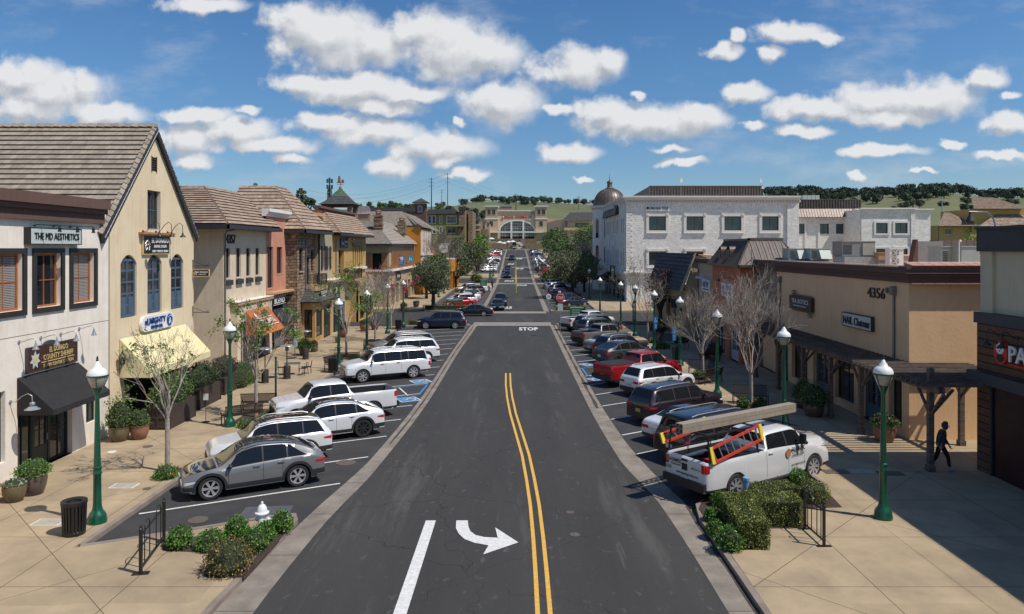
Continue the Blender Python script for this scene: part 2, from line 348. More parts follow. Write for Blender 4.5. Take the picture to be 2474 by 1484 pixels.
def window(fr,h,parent,fm='dark_frame',gm='glass_dark',fw=.07,nx=2,ny=2,depth=.2,name='window',bar_=.035,surround=None,sw=.12,sd=.04,label=None,blinds=False):
 """a framed window sunk into its opening; pane is its sub-part"""
 u0,u1,v0,v1=h; mb=MB(); d=-depth+.02
 mb.fbox(fr,u0,u0+fw,v0,v1,d,d+.07); mb.fbox(fr,u1-fw,u1,v0,v1,d,d+.07)
 mb.fbox(fr,u0+fw,u1-fw,v0,v0+fw,d,d+.066); mb.fbox(fr,u0+fw,u1-fw,v1-fw,v1,d,d+.066)
 for i in range(1,nx):
  u=u0+(u1-u0)*i/nx; mb.fbox(fr,u-bar_/2,u+bar_/2,v0+fw,v1-fw,d,d+.05)
 for i in range(1,ny):
  v=v0+(v1-v0)*i/ny; mb.fbox(fr,u0+fw,u1-fw,v-bar_/2,v+bar_/2,d+.001,d+.045)
 w_=mb.build(name,fm,parent)
 p=MB(); p.fbox(fr,u0+fw*.5,u1-fw*.5,v0+fw*.5,v1-fw*.5,d+.005,d+.018)
 if blinds:
  p2=MB(); n=int((v1-v0)/.06)
  for i in range(n):p2.fbox(fr,u0+fw,u1-fw,v0+.03+i*.06,v0+.07+i*.06,d+.02,d+.024)
  p2.build('blind','blind',w_)
 p.build('pane',gm,w_)
 if surround:
  s=MB(); a=.004
  s.fbox(fr,u0-sw,u0-a,v0-sw,v1+sw,-.02,sd); s.fbox(fr,u1+a,u1+sw,v0-sw,v1+sw,-.02,sd)
  s.fbox(fr,u0-a,u1+a,v0-sw,v0-a,-.02,sd-.003); s.fbox(fr,u0-a,u1+a,v1+a,v1+sw,-.02,sd-.003)
  s.build('surround',surround,w_)
 if label:w_['label']=label
 return w_
def roof(mb,P,up,cw=.36,lift=.05,m=0,u0=0.0,gap=True):
 """tiled roof plane: 3D convex polygon P sliced into overlapping courses; up = up-slope direction"""
 P=[Vector(p) for p in P]; o=P[0]; n=(P[1]-P[0]).cross(P[2]-P[0]).normalized()
 if n.z<0:n=-n
 V=Vector(up); V=(V-n*V.dot(n)).normalized(); U=V.cross(n).normalized()
 q=[((p-o).dot(U),(p-o).dot(V)) for p in P]
 area=sum(q[i][0]*q[(i+1)%len(q)][1]-q[(i+1)%len(q)][0]*q[i][1] for i in range(len(q)))
 if area<0:q=q[::-1]
 v0=min(b for a,b in q); v1=max(b for a,b in q); v=v0; k=0
 while v<v1-1e-4:
  c=clip(clip(q,0,-1,-v),0,1,min(v+cw,v1))
  if len(c) >= 3:
   zf=lambda b:lift*(1-(b-v)/cw)+.004
   pts=[o+U*a+V*b+n*zf(b) for a,b in c]; sh_=(k % 2)*.25
   mb.face(pts,m,[(a+u0+o.dot(U),(b-v0)*.4/cw+.0001) for a,b in c])
   lo=[(a,b) for a,b in c if abs(b-v)<1e-4]
   if len(lo) >= 2:
    a0=min(a for a,b in lo); a1=max(a for a,b in lo)
    mb.face([o+U*a0+V*v-n*.01,o+U*a1+V*v-n*.01,o+U*a1+V*v+n*(lift+.004),o+U*a0+V*v+n*(lift+.004)],1 if gap else m)
  v+=cw; k+=1
def ridge_caps(mb,a,b,w=.3,h=.09,step=.42,m=0):
 a,b=Vector(a),Vector(b); L=(b-a).length; n=max(1,int(L/step)); d=(b-a)/n
 for i in range(n):
  p=a+d*i; up=Vector((0,0,1)); dn=d.normalized(); r=dn.cross(up).normalized(); t=r.cross(dn).normalized()
  q=p+d*1.06; l0,l1=.05,.0
  A=[p-r*w/2-t*(.1-l0),p+t*(h+l0),p+r*w/2-t*(.1-l0)]; B=[q-r*w/2-t*(.1-l1),q+t*(h+l1),q+r*w/2-t*(.1-l1)]
  mb.add(A+B,[(0,1,4,3),(1,2,5,4),(0,2,1),(3,4,5),(0,3,5,2)],m)
def text(mb,s,fr,u,v,h,d0=0,d1=.03,width=None,m=0,mirror=False,slant=0,align='L',bold=0,italic=0):
 """lettering laid on a wall frame (u,v = lower left)"""
 c=bpy.data.curves.new('t','FONT'); c.body=s; c.size=1; c.resolution_u=2; c.offset=bold
 o=bpy.data.objects.new('t',c); col.objects.link(o)
 bpy.context.view_layer.update()
 me=bpy.data.meshes.new_from_object(o.evaluated_get(bpy.context.evaluated_depsgraph_get()))
 bpy.data.objects.remove(o); vs=[x.co.copy() for x in me.vertices]; fs=[tuple(p.vertices) for p in me.polygons]
 if not vs:return
 x0=min(p.x for p in vs); x1=max(p.x for p in vs); y0=min(p.y for p in vs); y1=max(p.y for p in vs)
 sy_=h/(y1-y0+1e-9); sx_=(width/(x1-x0)) if width else sy_
 W_=(x1-x0)*sx_; dx=0 if align=='L' else -W_/2
 flip=-1 if mirror else 1
 def pp(p,d):
  a=(p.x-x0)*sx_+dx; b=(p.y-y0)*sy_; a+=italic*b
  return fr.pt(u+flip*a,v+b+slant*a,d)
 n=len(vs); mb.add([pp(p,d1) for p in vs],fs,m)
 if d1-d0>.002:
  from collections import Counter
  ec=Counter(); 
  for f in fs:
   for i in range(len(f)):ec[tuple(sorted((f[i],f[(i+1) % len(f)])))]+=1
  A=mb.add([pp(p,d1) for p in vs]+[pp(p,d0) for p in vs],[],m)
  for (a,b),k in ec.items():
   if k==1:mb.f.append((A+a,A+b,A+n+b,A+n+a)); mb.m.append(m)
 bpy.data.meshes.remove(me)
# ---------------------------------------------------------------- shared materials
def asphalt():
 mat('asphalt',(.041,.040,.039),.86,c2=(.052,.051,.049),nscale=.5,bump=.5,bscale=55,tex='world',spec=.3,detail=8,stretch=(1,.16,1))
 m=MATS['asphalt']; t=m.node_tree; b=t.nodes['Principled BSDF']; cur=b.inputs['Base Color'].links[0].from_socket; g_=N(t,'ShaderNodeNewGeometry')
 def patch(sc3,nsc,lo_,hi_,colr,amt,cur):
  mp=N(t,'ShaderNodeMapping'); mp.inputs['Scale'].default_value=sc3; t.links.new(g_.outputs['Position'],mp.inputs[0]); n=N(t,'ShaderNodeTexNoise'); n.inputs['Scale'].default_value=nsc; n.inputs['Detail'].default_value=10; n.inputs['Roughness'].default_value=.68; t.links.new(mp.outputs[0],n.inputs['Vector'])
  r=N(t,'ShaderNodeMapRange'); r.inputs[1].default_value=lo_; r.inputs[2].default_value=hi_; r.inputs[4].default_value=amt; t.links.new(n.outputs[0],r.inputs[0])
  x=N(t,'ShaderNodeMixRGB'); t.links.new(r.outputs[0],x.inputs[0]); t.links.new(cur,x.inputs[1]); x.inputs[2].default_value=colr+(1,); return x.outputs[0]
 cur=patch((1,.11,1),.6,.55,.82,(.16,.157,.145),.7,cur)      # pale dust dragged along the lanes
 cur=patch((1,.6,1),2.6,.6,.7,(.15,.14,.13),.55,cur)          # scuffed spots
 cur=patch((.9,.05,1),3.2,.63,.68,(.11,.105,.1),.4,cur)        # tyre scratches
 v=N(t,'ShaderNodeTexVoronoi',feature='DISTANCE_TO_EDGE'); v.inputs['Scale'].default_value=.16; nn=N(t,'ShaderNodeTexNoise'); nn.inputs['Scale'].default_value=1.2; t.links.new(g_.outputs['Position'],nn.inputs['Vector'])
 va=N(t,'ShaderNodeVectorMath',operation='MULTIPLY_ADD'); t.links.new(nn.outputs['Color'],va.inputs[0]); va.inputs[1].default_value=(1.2,1.2,0); t.links.new(g_.outputs['Position'],va.inputs[2]); t.links.new(va.outputs[0],v.inputs['Vector'])
 l=N(t,'ShaderNodeMath',operation='LESS_THAN'); t.links.new(v.outputs[0],l.inputs[0]); l.inputs[1].default_value=.0011; x=N(t,'ShaderNodeMixRGB'); t.links.new(l.outputs[0],x.inputs[0]); t.links.new(cur,x.inputs[1]); x.inputs[2].default_value=(.02,.02,.02,1)
 t.links.new(x.outputs[0],b.inputs['Base Color'])
asphalt()
mat('asphalt_bay',(.04,.04,.042),.86,c2=(.055,.054,.054),nscale=.8,bump=.5,bscale=55,tex='world',spec=.3,detail=8)
mat('paint_white',(.72,.72,.70),.7,noise=.25,nscale=9,tex='world')
mat('paint_yellow',(.72,.42,.075),.7,noise=.2,nscale=9,tex='world')
mat('paint_blue',(.07,.26,.55),.7,noise=.45,nscale=7,tex='world')
mat('gutter',(.27,.235,.195),.85,c2=(.17,.145,.12),nscale=1.2,bump=.3,tex='world',detail=9)
mat('kerb',(.27,.22,.185),.85,c2=(.19,.155,.13),nscale=1.5,bump=.2,tex='world')
mat('mulch',(.075,.048,.036),.95,c2=(.025,.016,.013),nscale=16,bump=1,bscale=35,tex='world')
mat('leaf_bright',(.14,.24,.03),.6,c2=(.085,.17,.02),nscale=.8,isl=.4)
mat('leaf_mid',(.10,.16,.035),.6,c2=(.055,.10,.022),nscale=.7,isl=.4)
mat('leaf_dark',(.055,.09,.03),.6,c2=(.03,.055,.018),nscale=.7,isl=.4)
mat('leaf_olive',(.14,.16,.075),.6,c2=(.075,.095,.042),nscale=.7,isl=.45)
mat('leaf_rose',(.11,.24,.03),.45,c2=(.055,.14,.018),nscale=3,isl=.4)
mat('leaf_hedge',(.22,.24,.05),.45,c2=(.09,.12,.028),nscale=3,isl=.5)
mat('leaf_gold',(.25,.17,.05),.6,c2=(.12,.10,.03),nscale=3,isl=.5)
mat('leaf_red',(.35,.03,.03),.6,isl=.4)
mat('leaf_plum',(.07,.025,.03),.6,isl=.4)
mat('leaf_hill',(.034,.052,.028),.8,c2=(.022,.036,.02),nscale=.15,isl=.35,tex='world')
mat('petal_red',(.6,.02,.03),.5)
mat('succulent',(.28,.34,.26),.6,isl=.3)
mat('bark_pale',(.38,.33,.29),.85,c2=(.25,.21,.18),nscale=8,bump=.3)
mat('bark_twig',(.28,.23,.2),.85,noise=.3,nscale=6)
mat('bark_dark',(.06,.048,.04),.9,noise=.4,nscale=6,bump=.5)
mat('lamp_green',(.006,.085,.045),.3,noise=.2,nscale=2,coat=.3)
mat('lamp_white',(.78,.79,.78),.25,coat=.4)
mat('lamp_glass',(.42,.40,.33),.12,noise=.2,nscale=8)
mat('black_metal',(.015,.014,.014),.45,spec=.5)
mat('bronze_metal',(.035,.026,.022),.5)
mat('grey_metal',(.22,.23,.24),.4,metal=.6,noise=.2)
mat('galv',(.42,.44,.45),.35,metal=.5,noise=.25,nscale=6)
mat('pipe_grey',(.17,.18,.2),.5,noise=.2)
mat('white_iron',(.78,.78,.77),.4,noise=.08,coat=.3)
mat('concrete_lid',(.4,.37,.31),.85,noise=.2,nscale=5)
mat('iron_lid',(.13,.105,.085),.7,noise=.3,nscale=8)
mat('glass_dark',(.018,.022,.027),.04,spec=.9,noise=.3,nscale=.7,tex='world')
mat('glass_blue',(.02,.045,.06),.03,spec=1,noise=.4,nscale=.5,tex='world')
mat('glass_shop',(.05,.05,.05),.05,spec=.8,c2=(.015,.015,.016),nscale=1.1,tex='world')
mat('blind',(.32,.29,.27),.7)
mat('dark_frame',(.03,.027,.026),.5)
mat('white_frame',(.62,.62,.6),.5)
mat('white_paint',(.72,.72,.7),.5,noise=.08)
mat('black_sign',(.012,.012,.013),.4)
mat('black_letters',(.01,.01,.01),.4)
mat('white_letters',(.8,.8,.78),.5)
# car materials
def paint(name='car_paint'):
 m=bpy.data.materials.new(name); m.use_nodes=True; t=m.node_tree; b=t.nodes['Principled BSDF']; MATS[name]=m
 oi=N(t,'ShaderNodeObjectInfo'); t.links.new(oi.outputs['Color'],b.inputs['Base Color'])
 b.inputs['Roughness'].default_value=.32; b.inputs['Coat Weight'].default_value=.85; b.inputs['Coat Roughness'].default_value=.02
 b.inputs['Metallic'].default_value=.25
paint()
mat('car_glass',(.010,.012,.015),.03,spec=.4)
mat('car_roof_glass',(.018,.016,.016),.03,spec=.8,coat=1)
mat('car_trim',(.022,.022,.024),.55)
mat('car_gap',(.006,.006,.006),.8)
mat('tyre',(.022,.021,.021),.8,noise=.2,nscale=10)
mat('rim_silver',(.6,.6,.61),.25,metal=.6)
mat('rim_dark',(.05,.05,.055),.35,metal=.6)
mat('chrome',(.7,.7,.72),.12,metal=1)
mat('lamp_clear',(.55,.58,.6),.1,coat=1)
mat('lamp_red',(.42,.01,.015),.15,coat=1)
mat('plate',(.55,.57,.6),.5)
mat('plate_yellow',(.5,.36,.06),.5)

def lerp(a,b,t):return a+(b-a)*t
def interp(K,x):
 if x <= K[0][0]:return K[0][1]
 for i,((a,p),(b,q)) in enumerate(zip(K,K[1:])):
  if x <= b:
   t=(x-a)/(b-a); h=b-a
   def tan_(k):
    if k <= 0 or k >= len(K)-1:return None
    s0=(K[k][1]-K[k-1][1])/(K[k][0]-K[k-1][0]); s1=(K[k+1][1]-K[k][1])/(K[k+1][0]-K[k][0])
    return 0 if s0*s1 <= 0 else 2*s0*s1/(s0+s1)
   s=(q-p)/h; m0,m1=tan_(i),tan_(i+1); m0=s if m0 is None else m0; m1=s if m1 is None else m1
   t2,t3=t*t,t*t*t
   return (2*t3-3*t2+1)*p+(t3-2*t2+t)*h*m0+(-2*t3+3*t2)*q+(t3-t2)*h*m1
 return K[-1][1]
# top outlines: distance from the nose as a share of the length -> height in metres
KIND={
 'crossover':dict(L=4.69,W=1.86,H=1.65,wb=2.85,r=.385,top=[(0,.6),(.012,.74),(.05,.86),(.14,.96),(.235,1.03),(.42,1.55),(.53,1.64),(.70,1.59),(.83,1.43),(.945,1.15),(.985,1.08),(1,.85)],belt=[(0,.66),(.25,.93),(.9,1.06),(1,.92)],cowl=.23,wtop=.42,rtop=.76,rbot=.94,dlo=(.285,.875,.37,.68),pill=(.545,.72),clad=1,black_roof=0),
 'suv':dict(L=4.6,W=1.85,H=1.69,wb=2.69,r=.375,top=[(0,.65),(.015,.85),(.05,.98),(.15,1.05),(.25,1.1),(.40,1.6),(.52,1.69),(.80,1.66),(.90,1.6),(.975,1.15),(.99,1.08),(1,.85)],belt=[(0,.72),(.25,1.0),(.9,1.08),(1,.95)],cowl=.245,wtop=.40,rtop=.90,rbot=.975,dlo=(.29,.93,.36,.87),pill=(.54,.75),clad=1,rails=1),
 'big_suv':dict(L=5.6,W=2.03,H=1.9,wb=3.35,r=.41,top=[(0,.75),(.012,1.05),(.04,1.17),(.12,1.22),(.23,1.28),(.34,1.82),(.42,1.9),(.86,1.88),(.94,1.83),(.975,1.35),(.99,1.2),(1,.95)],belt=[(0,.8),(.22,1.16),(.9,1.2),(1,1.0)],cowl=.225,wtop=.345,rtop=.94,rbot=.977,dlo=(.265,.955,.315,.93),pill=(.45,.64,.73),clad=0,rails=1),
 'mid_suv':dict(L=5.1,W=1.95,H=1.78,wb=3.05,r=.39,top=[(0,.7),(.013,.95),(.045,1.07),(.14,1.13),(.245,1.19),(.37,1.7),(.47,1.78),(.83,1.74),(.92,1.67),(.975,1.22),(.99,1.12),(1,.9)],belt=[(0,.76),(.24,1.08),(.9,1.13),(1,.98)],cowl=.24,wtop=.375,rtop=.92,rbot=.975,dlo=(.285,.945,.345,.89),pill=(.49,.69),clad=0,rails=1),
 'sedan':dict(L=4.85,W=1.85,H=1.44,wb=2.82,r=.34,top=[(0,.55),(.012,.68),(.05,.8),(.15,.9),(.27,.97),(.42,1.38),(.53,1.44),(.66,1.41),(.84,1.07),(.95,1.03),(.985,.97),(1,.75)],belt=[(0,.62),(.26,.88),(.85,.97),(1,.85)],cowl=.265,wtop=.425,rtop=.67,rbot=.845,dlo=(.32,.80,.39,.68),pill=(.545,.70),clad=0),
 'fastback':dict(L=4.85,W=1.95,H=1.64,wb=2.93,r=.395,top=[(0,.55),(.012,.72),(.05,.86),(.15,.98),(.24,1.06),(.42,1.57),(.54,1.63),(.68,1.58),(.86,1.3),(.95,1.17),(.985,1.08),(1,.85)],belt=[(0,.64),(.24,.95),(.87,1.07),(1,.95)],cowl=.235,wtop=.41,rtop=.76,rbot=.95,dlo=(.28,.88,.37,.74),pill=(.54,.73),clad=1,black_roof=0),
 'pickup':dict(L=5.9,W=2.0,H=1.93,wb=3.7,r=.42,top=[(0,.8),(.01,1.12),(.035,1.2),(.12,1.26),(.215,1.31),(.30,1.83),(.36,1.92),(.52,1.91),(.575,1.84),(.605,1.36),(.99,1.36),(1,1.3)],belt=[(0,.85),(.21,1.22),(.60,1.33),(1,1.33)],cowl=.21,wtop=.305,rtop=.575,rbot=.604,dlo=(.24,.59,.285,.565),pill=(.435,),clad=0,bed=.62),
 'small_pickup':dict(L=5.4,W=1.92,H=1.8,wb=3.24,r=.39,top=[(0,.75),(.01,1.02),(.035,1.1),(.12,1.16),(.24,1.2),(.33,1.7),(.40,1.8),(.56,1.78),(.61,1.7),(.64,1.24),(.99,1.24),(1,1.18)],belt=[(0,.8),(.23,1.1),(.63,1.2),(1,1.21)],cowl=.235,wtop=.335,rtop=.61,rbot=.638,dlo=(.265,.625,.32,.6),pill=(.465,),clad=1,bed=.655),
 'heavy_pickup':dict(L=6.6,W=2.03,H=1.98,wb=4.2,r=.44,top=[(0,.9),(.006,1.25),(.02,1.37),(.1,1.43),(.2,1.47),(.262,1.9),(.32,1.99),(.49,1.96),(.53,1.9),(.55,1.44),(.99,1.44),(1,1.38)],belt=[(0,.9),(.2,1.3),(.55,1.41),(1,1.41)],cowl=.195,wtop=.27,rtop=.53,rbot=.549,dlo=(.215,.535,.265,.51),pill=(.375,),clad=0,bed=.56),
}
class Shape:
 def __init__(s,k):
  s.k=k; s.L,s.W=k['L'],k['W']; L=s.L
  s.fx=k.get('fx',L*.5-(.185 if 'bed' not in k else .155)*L); s.rx=s.fx-k['wb']; s.r=k['r']
  s.gc=.25 if s.r<.4 else .36
 def top(s,x):return interp(s.k['top'],.5-x/s.L)
 def zb(s,x):return min(interp(s.k['belt'],.5-x/s.L),s.top(x)-.05)
 def w(s,x):
  W=s.W/2; d=s.L/2-x; e=s.L/2+x; v=W
  tr='bed' in s.k or s.k['H']>1.85
  if d<.9:v -= (.06 if tr else .17*W/.93)*((.9-d)/.9)**2
  if e<.7:v -= .09*((.7-e)/.7)**2
  if d<.14:v -= (.1 if tr else .16)*(1-math.sqrt(max(0,1-((.14-d)/.14)**2)))
  if e<.1:v -= .09*(1-math.sqrt(max(0,1-((.1-e)/.1)**2)))
  return v
 def zbot(s,x):
  z=s.gc+(.06 if s.L/2-abs(x)<.3 else 0); R_=s.r+.075
  for c in (s.fx,s.rx):
   if abs(x-c)<R_:z=max(z,s.r-.02+math.sqrt(R_*R_-(x-c)**2))
  return z
 def sec(s,x):
  w,zt,zb,z0=s.w(x),s.top(x),s.zb(x),s.zbot(x); h=zt-zb; g=min(1,h/.5); k=s.k
  P=[(w-.34,z0+.02),(w-.05,z0)]
  zs=[.04,.25,.5,.72,.9,.985]; ys=[.012,.0,.006,.018,.03,.055]
  zz=max(zb-z0,.05)
  if z0>.5:ys=[0,.0,.006,.018,.03,.055]
  P+=[(w-y,z0+zz*t) for t,y in zip(zs,ys)]
  fr=1-x/s.L-.5
  if 'bed' in k and (.5-x/s.L)>k['bed'] and (.5-x/s.L)<.988:
   P+=[(w-.07,zb+.02),(w-.1,zb+.025),(w-.13,zb+.02),(w-.145,zb-.05),(w-.15,zb-.3),(w-.15,.82),(w*.4,.81),(0,.81)]
   return P
  wr=w-.07-.22*g-.015; ze=zb+h*.86
  P+=[(w-.068-.01*g,zb+.012)]
  for t in (.33,.66,1):P.append((lerp(w-.075-.01*g,wr,t**1.15),lerp(zb+.015,ze,t)))
  P+=[(wr-.05-.03*g,zb+h*.95),(wr*.78,zb+h*.985),(wr*.4,zt-.004*g),(0,zt)]
  return P
 def side(s,x,t,off=.006):
  """lower side, t 0 (sill) .. 1 (belt)"""
  P=s.sec(x)[1:8]; f=t*(len(P)-1)*.9999; i=int(f)
  y,z=lerp(P[i][0],P[i+1][0],f-i),lerp(P[i][1],P[i+1][1],f-i); return y+off,z
 def sidez(s,x,z,off=.006):
  P=s.sec(x)[1:9]
  for a,b in zip(P,P[1:]):
   if a[1] <= z <= b[1]:t=(z-a[1])/(b[1]-a[1]+1e-9); return lerp(a[0],b[0],t)+off,z
  return (P[0][0] if z<P[0][1] else P[-1][0])+off,z
 def glass(s,x,t,off=.006):
  P=s.sec(x)[8:12]; f=t*2.9999; i=int(f)
  return lerp(P[i][0],P[i+1][0],f-i)+off*.9,lerp(P[i][1],P[i+1][1],f-i)+off*.3
 def topy(s,x,y,off=.008):
  P=s.sec(x)[11:][::-1]; y_=abs(y)
  for a,b in zip(P,P[1:]):
   if y_ <= b[0]:t=(y_-a[0])/(b[0]-a[0]+1e-9); return lerp(a[1],b[1],t)+off
  return P[-1][1]+off
def mirror_grid(mb,Pf,m=0):
 mb.grid(Pf,m); mb.grid([[(p[0],-p[1],p[2]) for p in r_] for r_ in Pf],m,flip=True)
def spokes(mb,r,n,m,y):
 for k in range(n):
  a=2*math.pi*k/n; c,s_=math.cos(a),math.sin(a); px,pz=-s_,c
  w0,w1=.028,.05
  q=[(c*.05+px*w0,s_*.05+pz*w0),(c*.05-px*w0,s_*.05-pz*w0),(c*r-px*w1,s_*r-pz*w1),(c*r+px*w1,s_*r+pz*w1)]
  mb.hexa([(a_,y-.02,b_) for a_,b_ in q]+[(a_,y+.005,b_) for a_,b_ in q],m)
def make_wheel(r,W,rimm,root,x,side,ns=5):
 y=side*(W/2-.12); s=side
 mb=MB(); ri=r*.72
 mb.lathe([(ri,-.1*s),(r*.93,-.105*s),(r,-.07*s),(r,.07*s),(r*.93,.105*s),(ri,.1*s)],(x,y,r),28,axis='y',cap=False)
 wh=mb.build('wheel','tyre',root,30)
 m2=MB(); m2.lathe([(.001,.02*s),(ri*.9,.02*s)],(x,y,r),24,1,axis='y',cap=False)
 m2.lathe([(ri*.99,.105*s),(ri*.90,.1*s),(ri*.88,.02*s)],(x,y,r),28,0,axis='y',cap=False)
 m3=MB(); spokes(m3,ri*.92,ns,0,0)
 for (vx,vy,vz),in zip(m3.v):pass
 o=len(m2.v); m2.v+=[(x+a,y+s*(.085+b),r+c) for a,b,c in m3.v]; m2.f+=[tuple(o+i for i in f) for f in m3.f]; m2.m+=m3.m
 m2.lathe([(.001,.1*s),(.05,.098*s),(.06,.07*s)],(x,y,r),10,0,axis='y',cap=False)
 m2.build('rim',[rimm,'car_gap'],wh,30)
 return wh
def make_car(name,kind,label,cat,color,rim='rim_silver',ns=5,detail=1,gray_clad=True,black_roof=False,black_hood=False,platem='plate',trimless=False,chrome=False,wide_tail=False):
 k=dict(KIND[kind]); s=Shape(k); L,W=s.L,s.W
 root=thing(name,label,cat); C_=tuple(color)+(1,)
 def fin(o):o.color=C_; return o
 # body shell
 xs=[L/2-t for t in (0,.004,.015,.035,.07,.12,.2,.3)]
 n=46 if detail else 26
 xs+=[L/2-.3-(L-.5)*i/n for i in range(1,n)]
 for c in (s.fx,s.rx):
  for i in range(-8,9):xs.append(c+(s.r+.075)*math.sin(i*math.pi/16)*.9999)
  xs+=[c+s.r+.085,c-s.r-.085]
 xs+=[-L/2+t for t in (0,.004,.02,.05,.1,.16)]
 if 'bed' in k:b_=(.5-k['bed'])*L; xs+=[b_+.004,b_-.004,b_+.03]; e_=(.5-.988)*L; xs+=[e_+.004,e_-.004]
 xs=sorted(set(round(x,4) for x in xs),reverse=True)
 P=[[(x,y,z) for y,z in s.sec(x)] for x in xs]
 mb=MB(); rows=[[(p[0],-p[1],p[2]) for p in reversed(r_)]+r_ for r_ in [list(q) for q in P]]
 rows=[[*[(p[0],p[1],p[2]) for p in q],*[(p[0],-p[1],p[2]) for p in reversed(q[:-1])]] for q in P]
 mb.grid(rows,0,flip=False)
 nn=len(rows[0]); mb.face([rows[0][j] for j in range(nn)][::-1],0); mb.face([rows[-1][j] for j in range(nn)],0)
 fin(mb.build('body','car_paint',root,32))
 # underbody, arches, cladding
 mb=MB(); mb.box(-L/2+.12,L/2-.12,-(W/2-.33),W/2-.33,s.gc+.0,s.gc+.5)
 for c in (s.fx,s.rx):
  mb.box(c-s.r-.09,c+s.r+.09,-(W/2-.28),W/2-.28,s.gc,s.gc+.62)
 mb.tube([(s.rx,-W/2+.3,s.r),(s.rx,W/2-.3,s.r)],.06)
 mb.build('underbody','car_gap',root)
 mb=MB(); tz=.17 if not k['clad'] else .26
 def strip(x0,x1,t0,t1,n_=14,m=0,off=.008,b=None):
  b=b or mb; R0=[x0+(x1-x0)*i/n_ for i in range(n_+1)]
  mirror_grid(b,[[(x,*s.side(x,t,off)) for t in (t0,lerp(t0,t1,.5),t1)] for x in R0],m)
 def stripz(x0,x1,z0,z1,n_=14,off=.008,b=None,nz_=3):
  b=b or mb; R0=[x0+(x1-x0)*i/n_ for i in range(n_+1)]
  f0=z0 if callable(z0) else (lambda x:z0); f1=z1 if callable(z1) else (lambda x:z1)
  mirror_grid(b,[[(x,*s.sidez(x,lerp(f0(x),f1(x),j/nz_),off)) for j in range(nz_+1)] for x in R0])
 clad=k['clad'] and gray_clad
 sz=s.gc+(.2 if clad else .09)
 a1,a2=s.fx-s.r-.09,s.rx+s.r+.09
 stripz(a1,a2,s.gc,sz)
 stripz(L/2-.01,s.fx+s.r+.09,s.gc+.06,s.gc+(.24 if clad else .16)); stripz(s.rx-s.r-.09,-L/2+.01,s.gc+.06,s.gc+(.3 if clad else .18))
 yf=s.w(L/2-.004); yr=s.w(-L/2+.004)
 mb.box(L/2-.02,L/2+.012,-yf+.05,yf-.05,s.gc+.06,s.gc+.2); mb.box(-L/2-.012,-L/2+.02,-yr+.04,yr-.04,s.gc+.06,s.gc+(.32 if clad else .2))
 if clad:
  for c in (s.fx,s.rx):
   row=[]
   for i in range(0,25):
    a=math.pi*i/24*.98+.03; r0,r1=s.r+.07,s.r+.16
    x0,z0=c+r0*math.cos(a),s.r-.02+r0*math.sin(a); x1,z1=c+r1*math.cos(a),s.r-.02+r1*math.sin(a)
    x0=min(max(x0,-L/2+.02),L/2-.02); x1=min(max(x1,-L/2+.02),L/2-.02)
    row.append([(x0,s.w(x0)+.012,max(z0,s.gc)),(x1,s.w(x1)+.008,max(z1,s.gc))])
   mirror_grid(mb,row)
 mb.build('cladding','car_trim',root,40)
 # glass
 def frontglass(xa,xb,nm,inset=.045,lab=None):
  b=MB(); R0=[xa+(xb-xa)*i/10 for i in range(11)]; g_=[]
  for x in R0:
   wr=s.sec(x)[11][0]-inset
   g_.append([(x,wr*j/4,s.topy(x,wr*j/4,.011)) for j in range(-4,5)])
  b.grid(g_,0,flip=True); b.build(nm,'car_glass',root,50)
 frontglass((.5-k['cowl']-.012)*L,(.5-k['wtop'])*L,'windshield')
 frontglass((.5-k['rtop'])*L,(.5-k['rbot']+.006)*L,'rear_window',.07)
 b0,b1,t0_,t1_=k['dlo']; cuts=[None]+list(k['pill'])+[None]
 for sd_ in (1,-1):
  for i in range(len(cuts)-1):
   ga,gb=cuts[i],cuts[i+1]; b=MB(); G_=[]
   lo=[b0 if ga is None else ga+.006,b1 if gb is None else gb-.006]
   hi=[t0_ if ga is None else ga+.006,t1_ if gb is None else gb-.006]
   if hi[0] >= hi[1]-.01:hi=[min(hi[0],lo[1]-.02),max(hi[1],hi[0]+.015)]
   if lo[1]-lo[0]<.02:continue
   for q in range(9):
    r_=[]
    for j in range(5):
     t=.05+.9*j/4; f=lerp(lerp(lo[0],hi[0],t),lerp(lo[1],hi[1],t),q/8); x=(.5-f)*L
     y,z=s.glass(x,t,.009); r_.append((x,sd_*y,z))
    G_.append(r_)
   b.grid(G_,0,flip=(sd_<0)); b.build('side_window','car_glass',root,50)
 b=MB()
 for sd_ in (1,-1):
  G_=[]
  for q in range(17):
   r_=[]
   for j in range(5):
    t=.02+.955*j/4; f=lerp(lerp(b0-.004,t0_-.004,t),lerp(b1+.004,t1_+.005,t),q/16); x=(.5-f)*L; y,z=s.glass(x,t,.0045); r_.append((x,sd_*y,z))
   G_.append(r_)
  b.grid(G_,0,flip=(sd_<0))
 b.build('window_trim','car_trim',root,50)
 # roof glass / black hood
 if black_roof:
  b=MB(); xa,xb=(.5-k['wtop']-.004)*L,(.5-k['rtop']+.006)*L; g_=[]
  for i in range(11):
   x=lerp(xa,xb,i/10); wr=s.sec(x)[11][0]-.01
   g_.append([(x,wr*j/4,s.topy(x,wr*j/4,.009)) for j in range(-4,5)])
  b.grid(g_,0,flip=True); b.build('roof_panel','car_roof_glass',root,50)
 if black_hood:
  b=MB(); xa,xb=L/2-.12,(.5-k['cowl']+.003)*L; g_=[]
  for i in range(11):
   x=lerp(xa,xb,i/10); wr=s.sec(x)[8][0]-.1
   g_.append([(x,wr*j/4,s.topy(x,wr*j/4,.007) if abs(wr*j/4)<s.sec(x)[11][0] else s.zb(x)+.045) for j in range(-4,5)])
  b.grid(g_,0,flip=True); b.build('hood_panel','car_roof_glass',root,50)
 # panel gaps and handles
 b=MB()
 dx=[(.5-f)*L for f in (k['dlo'][0]+.02,)+tuple(k['pill'][:2])]
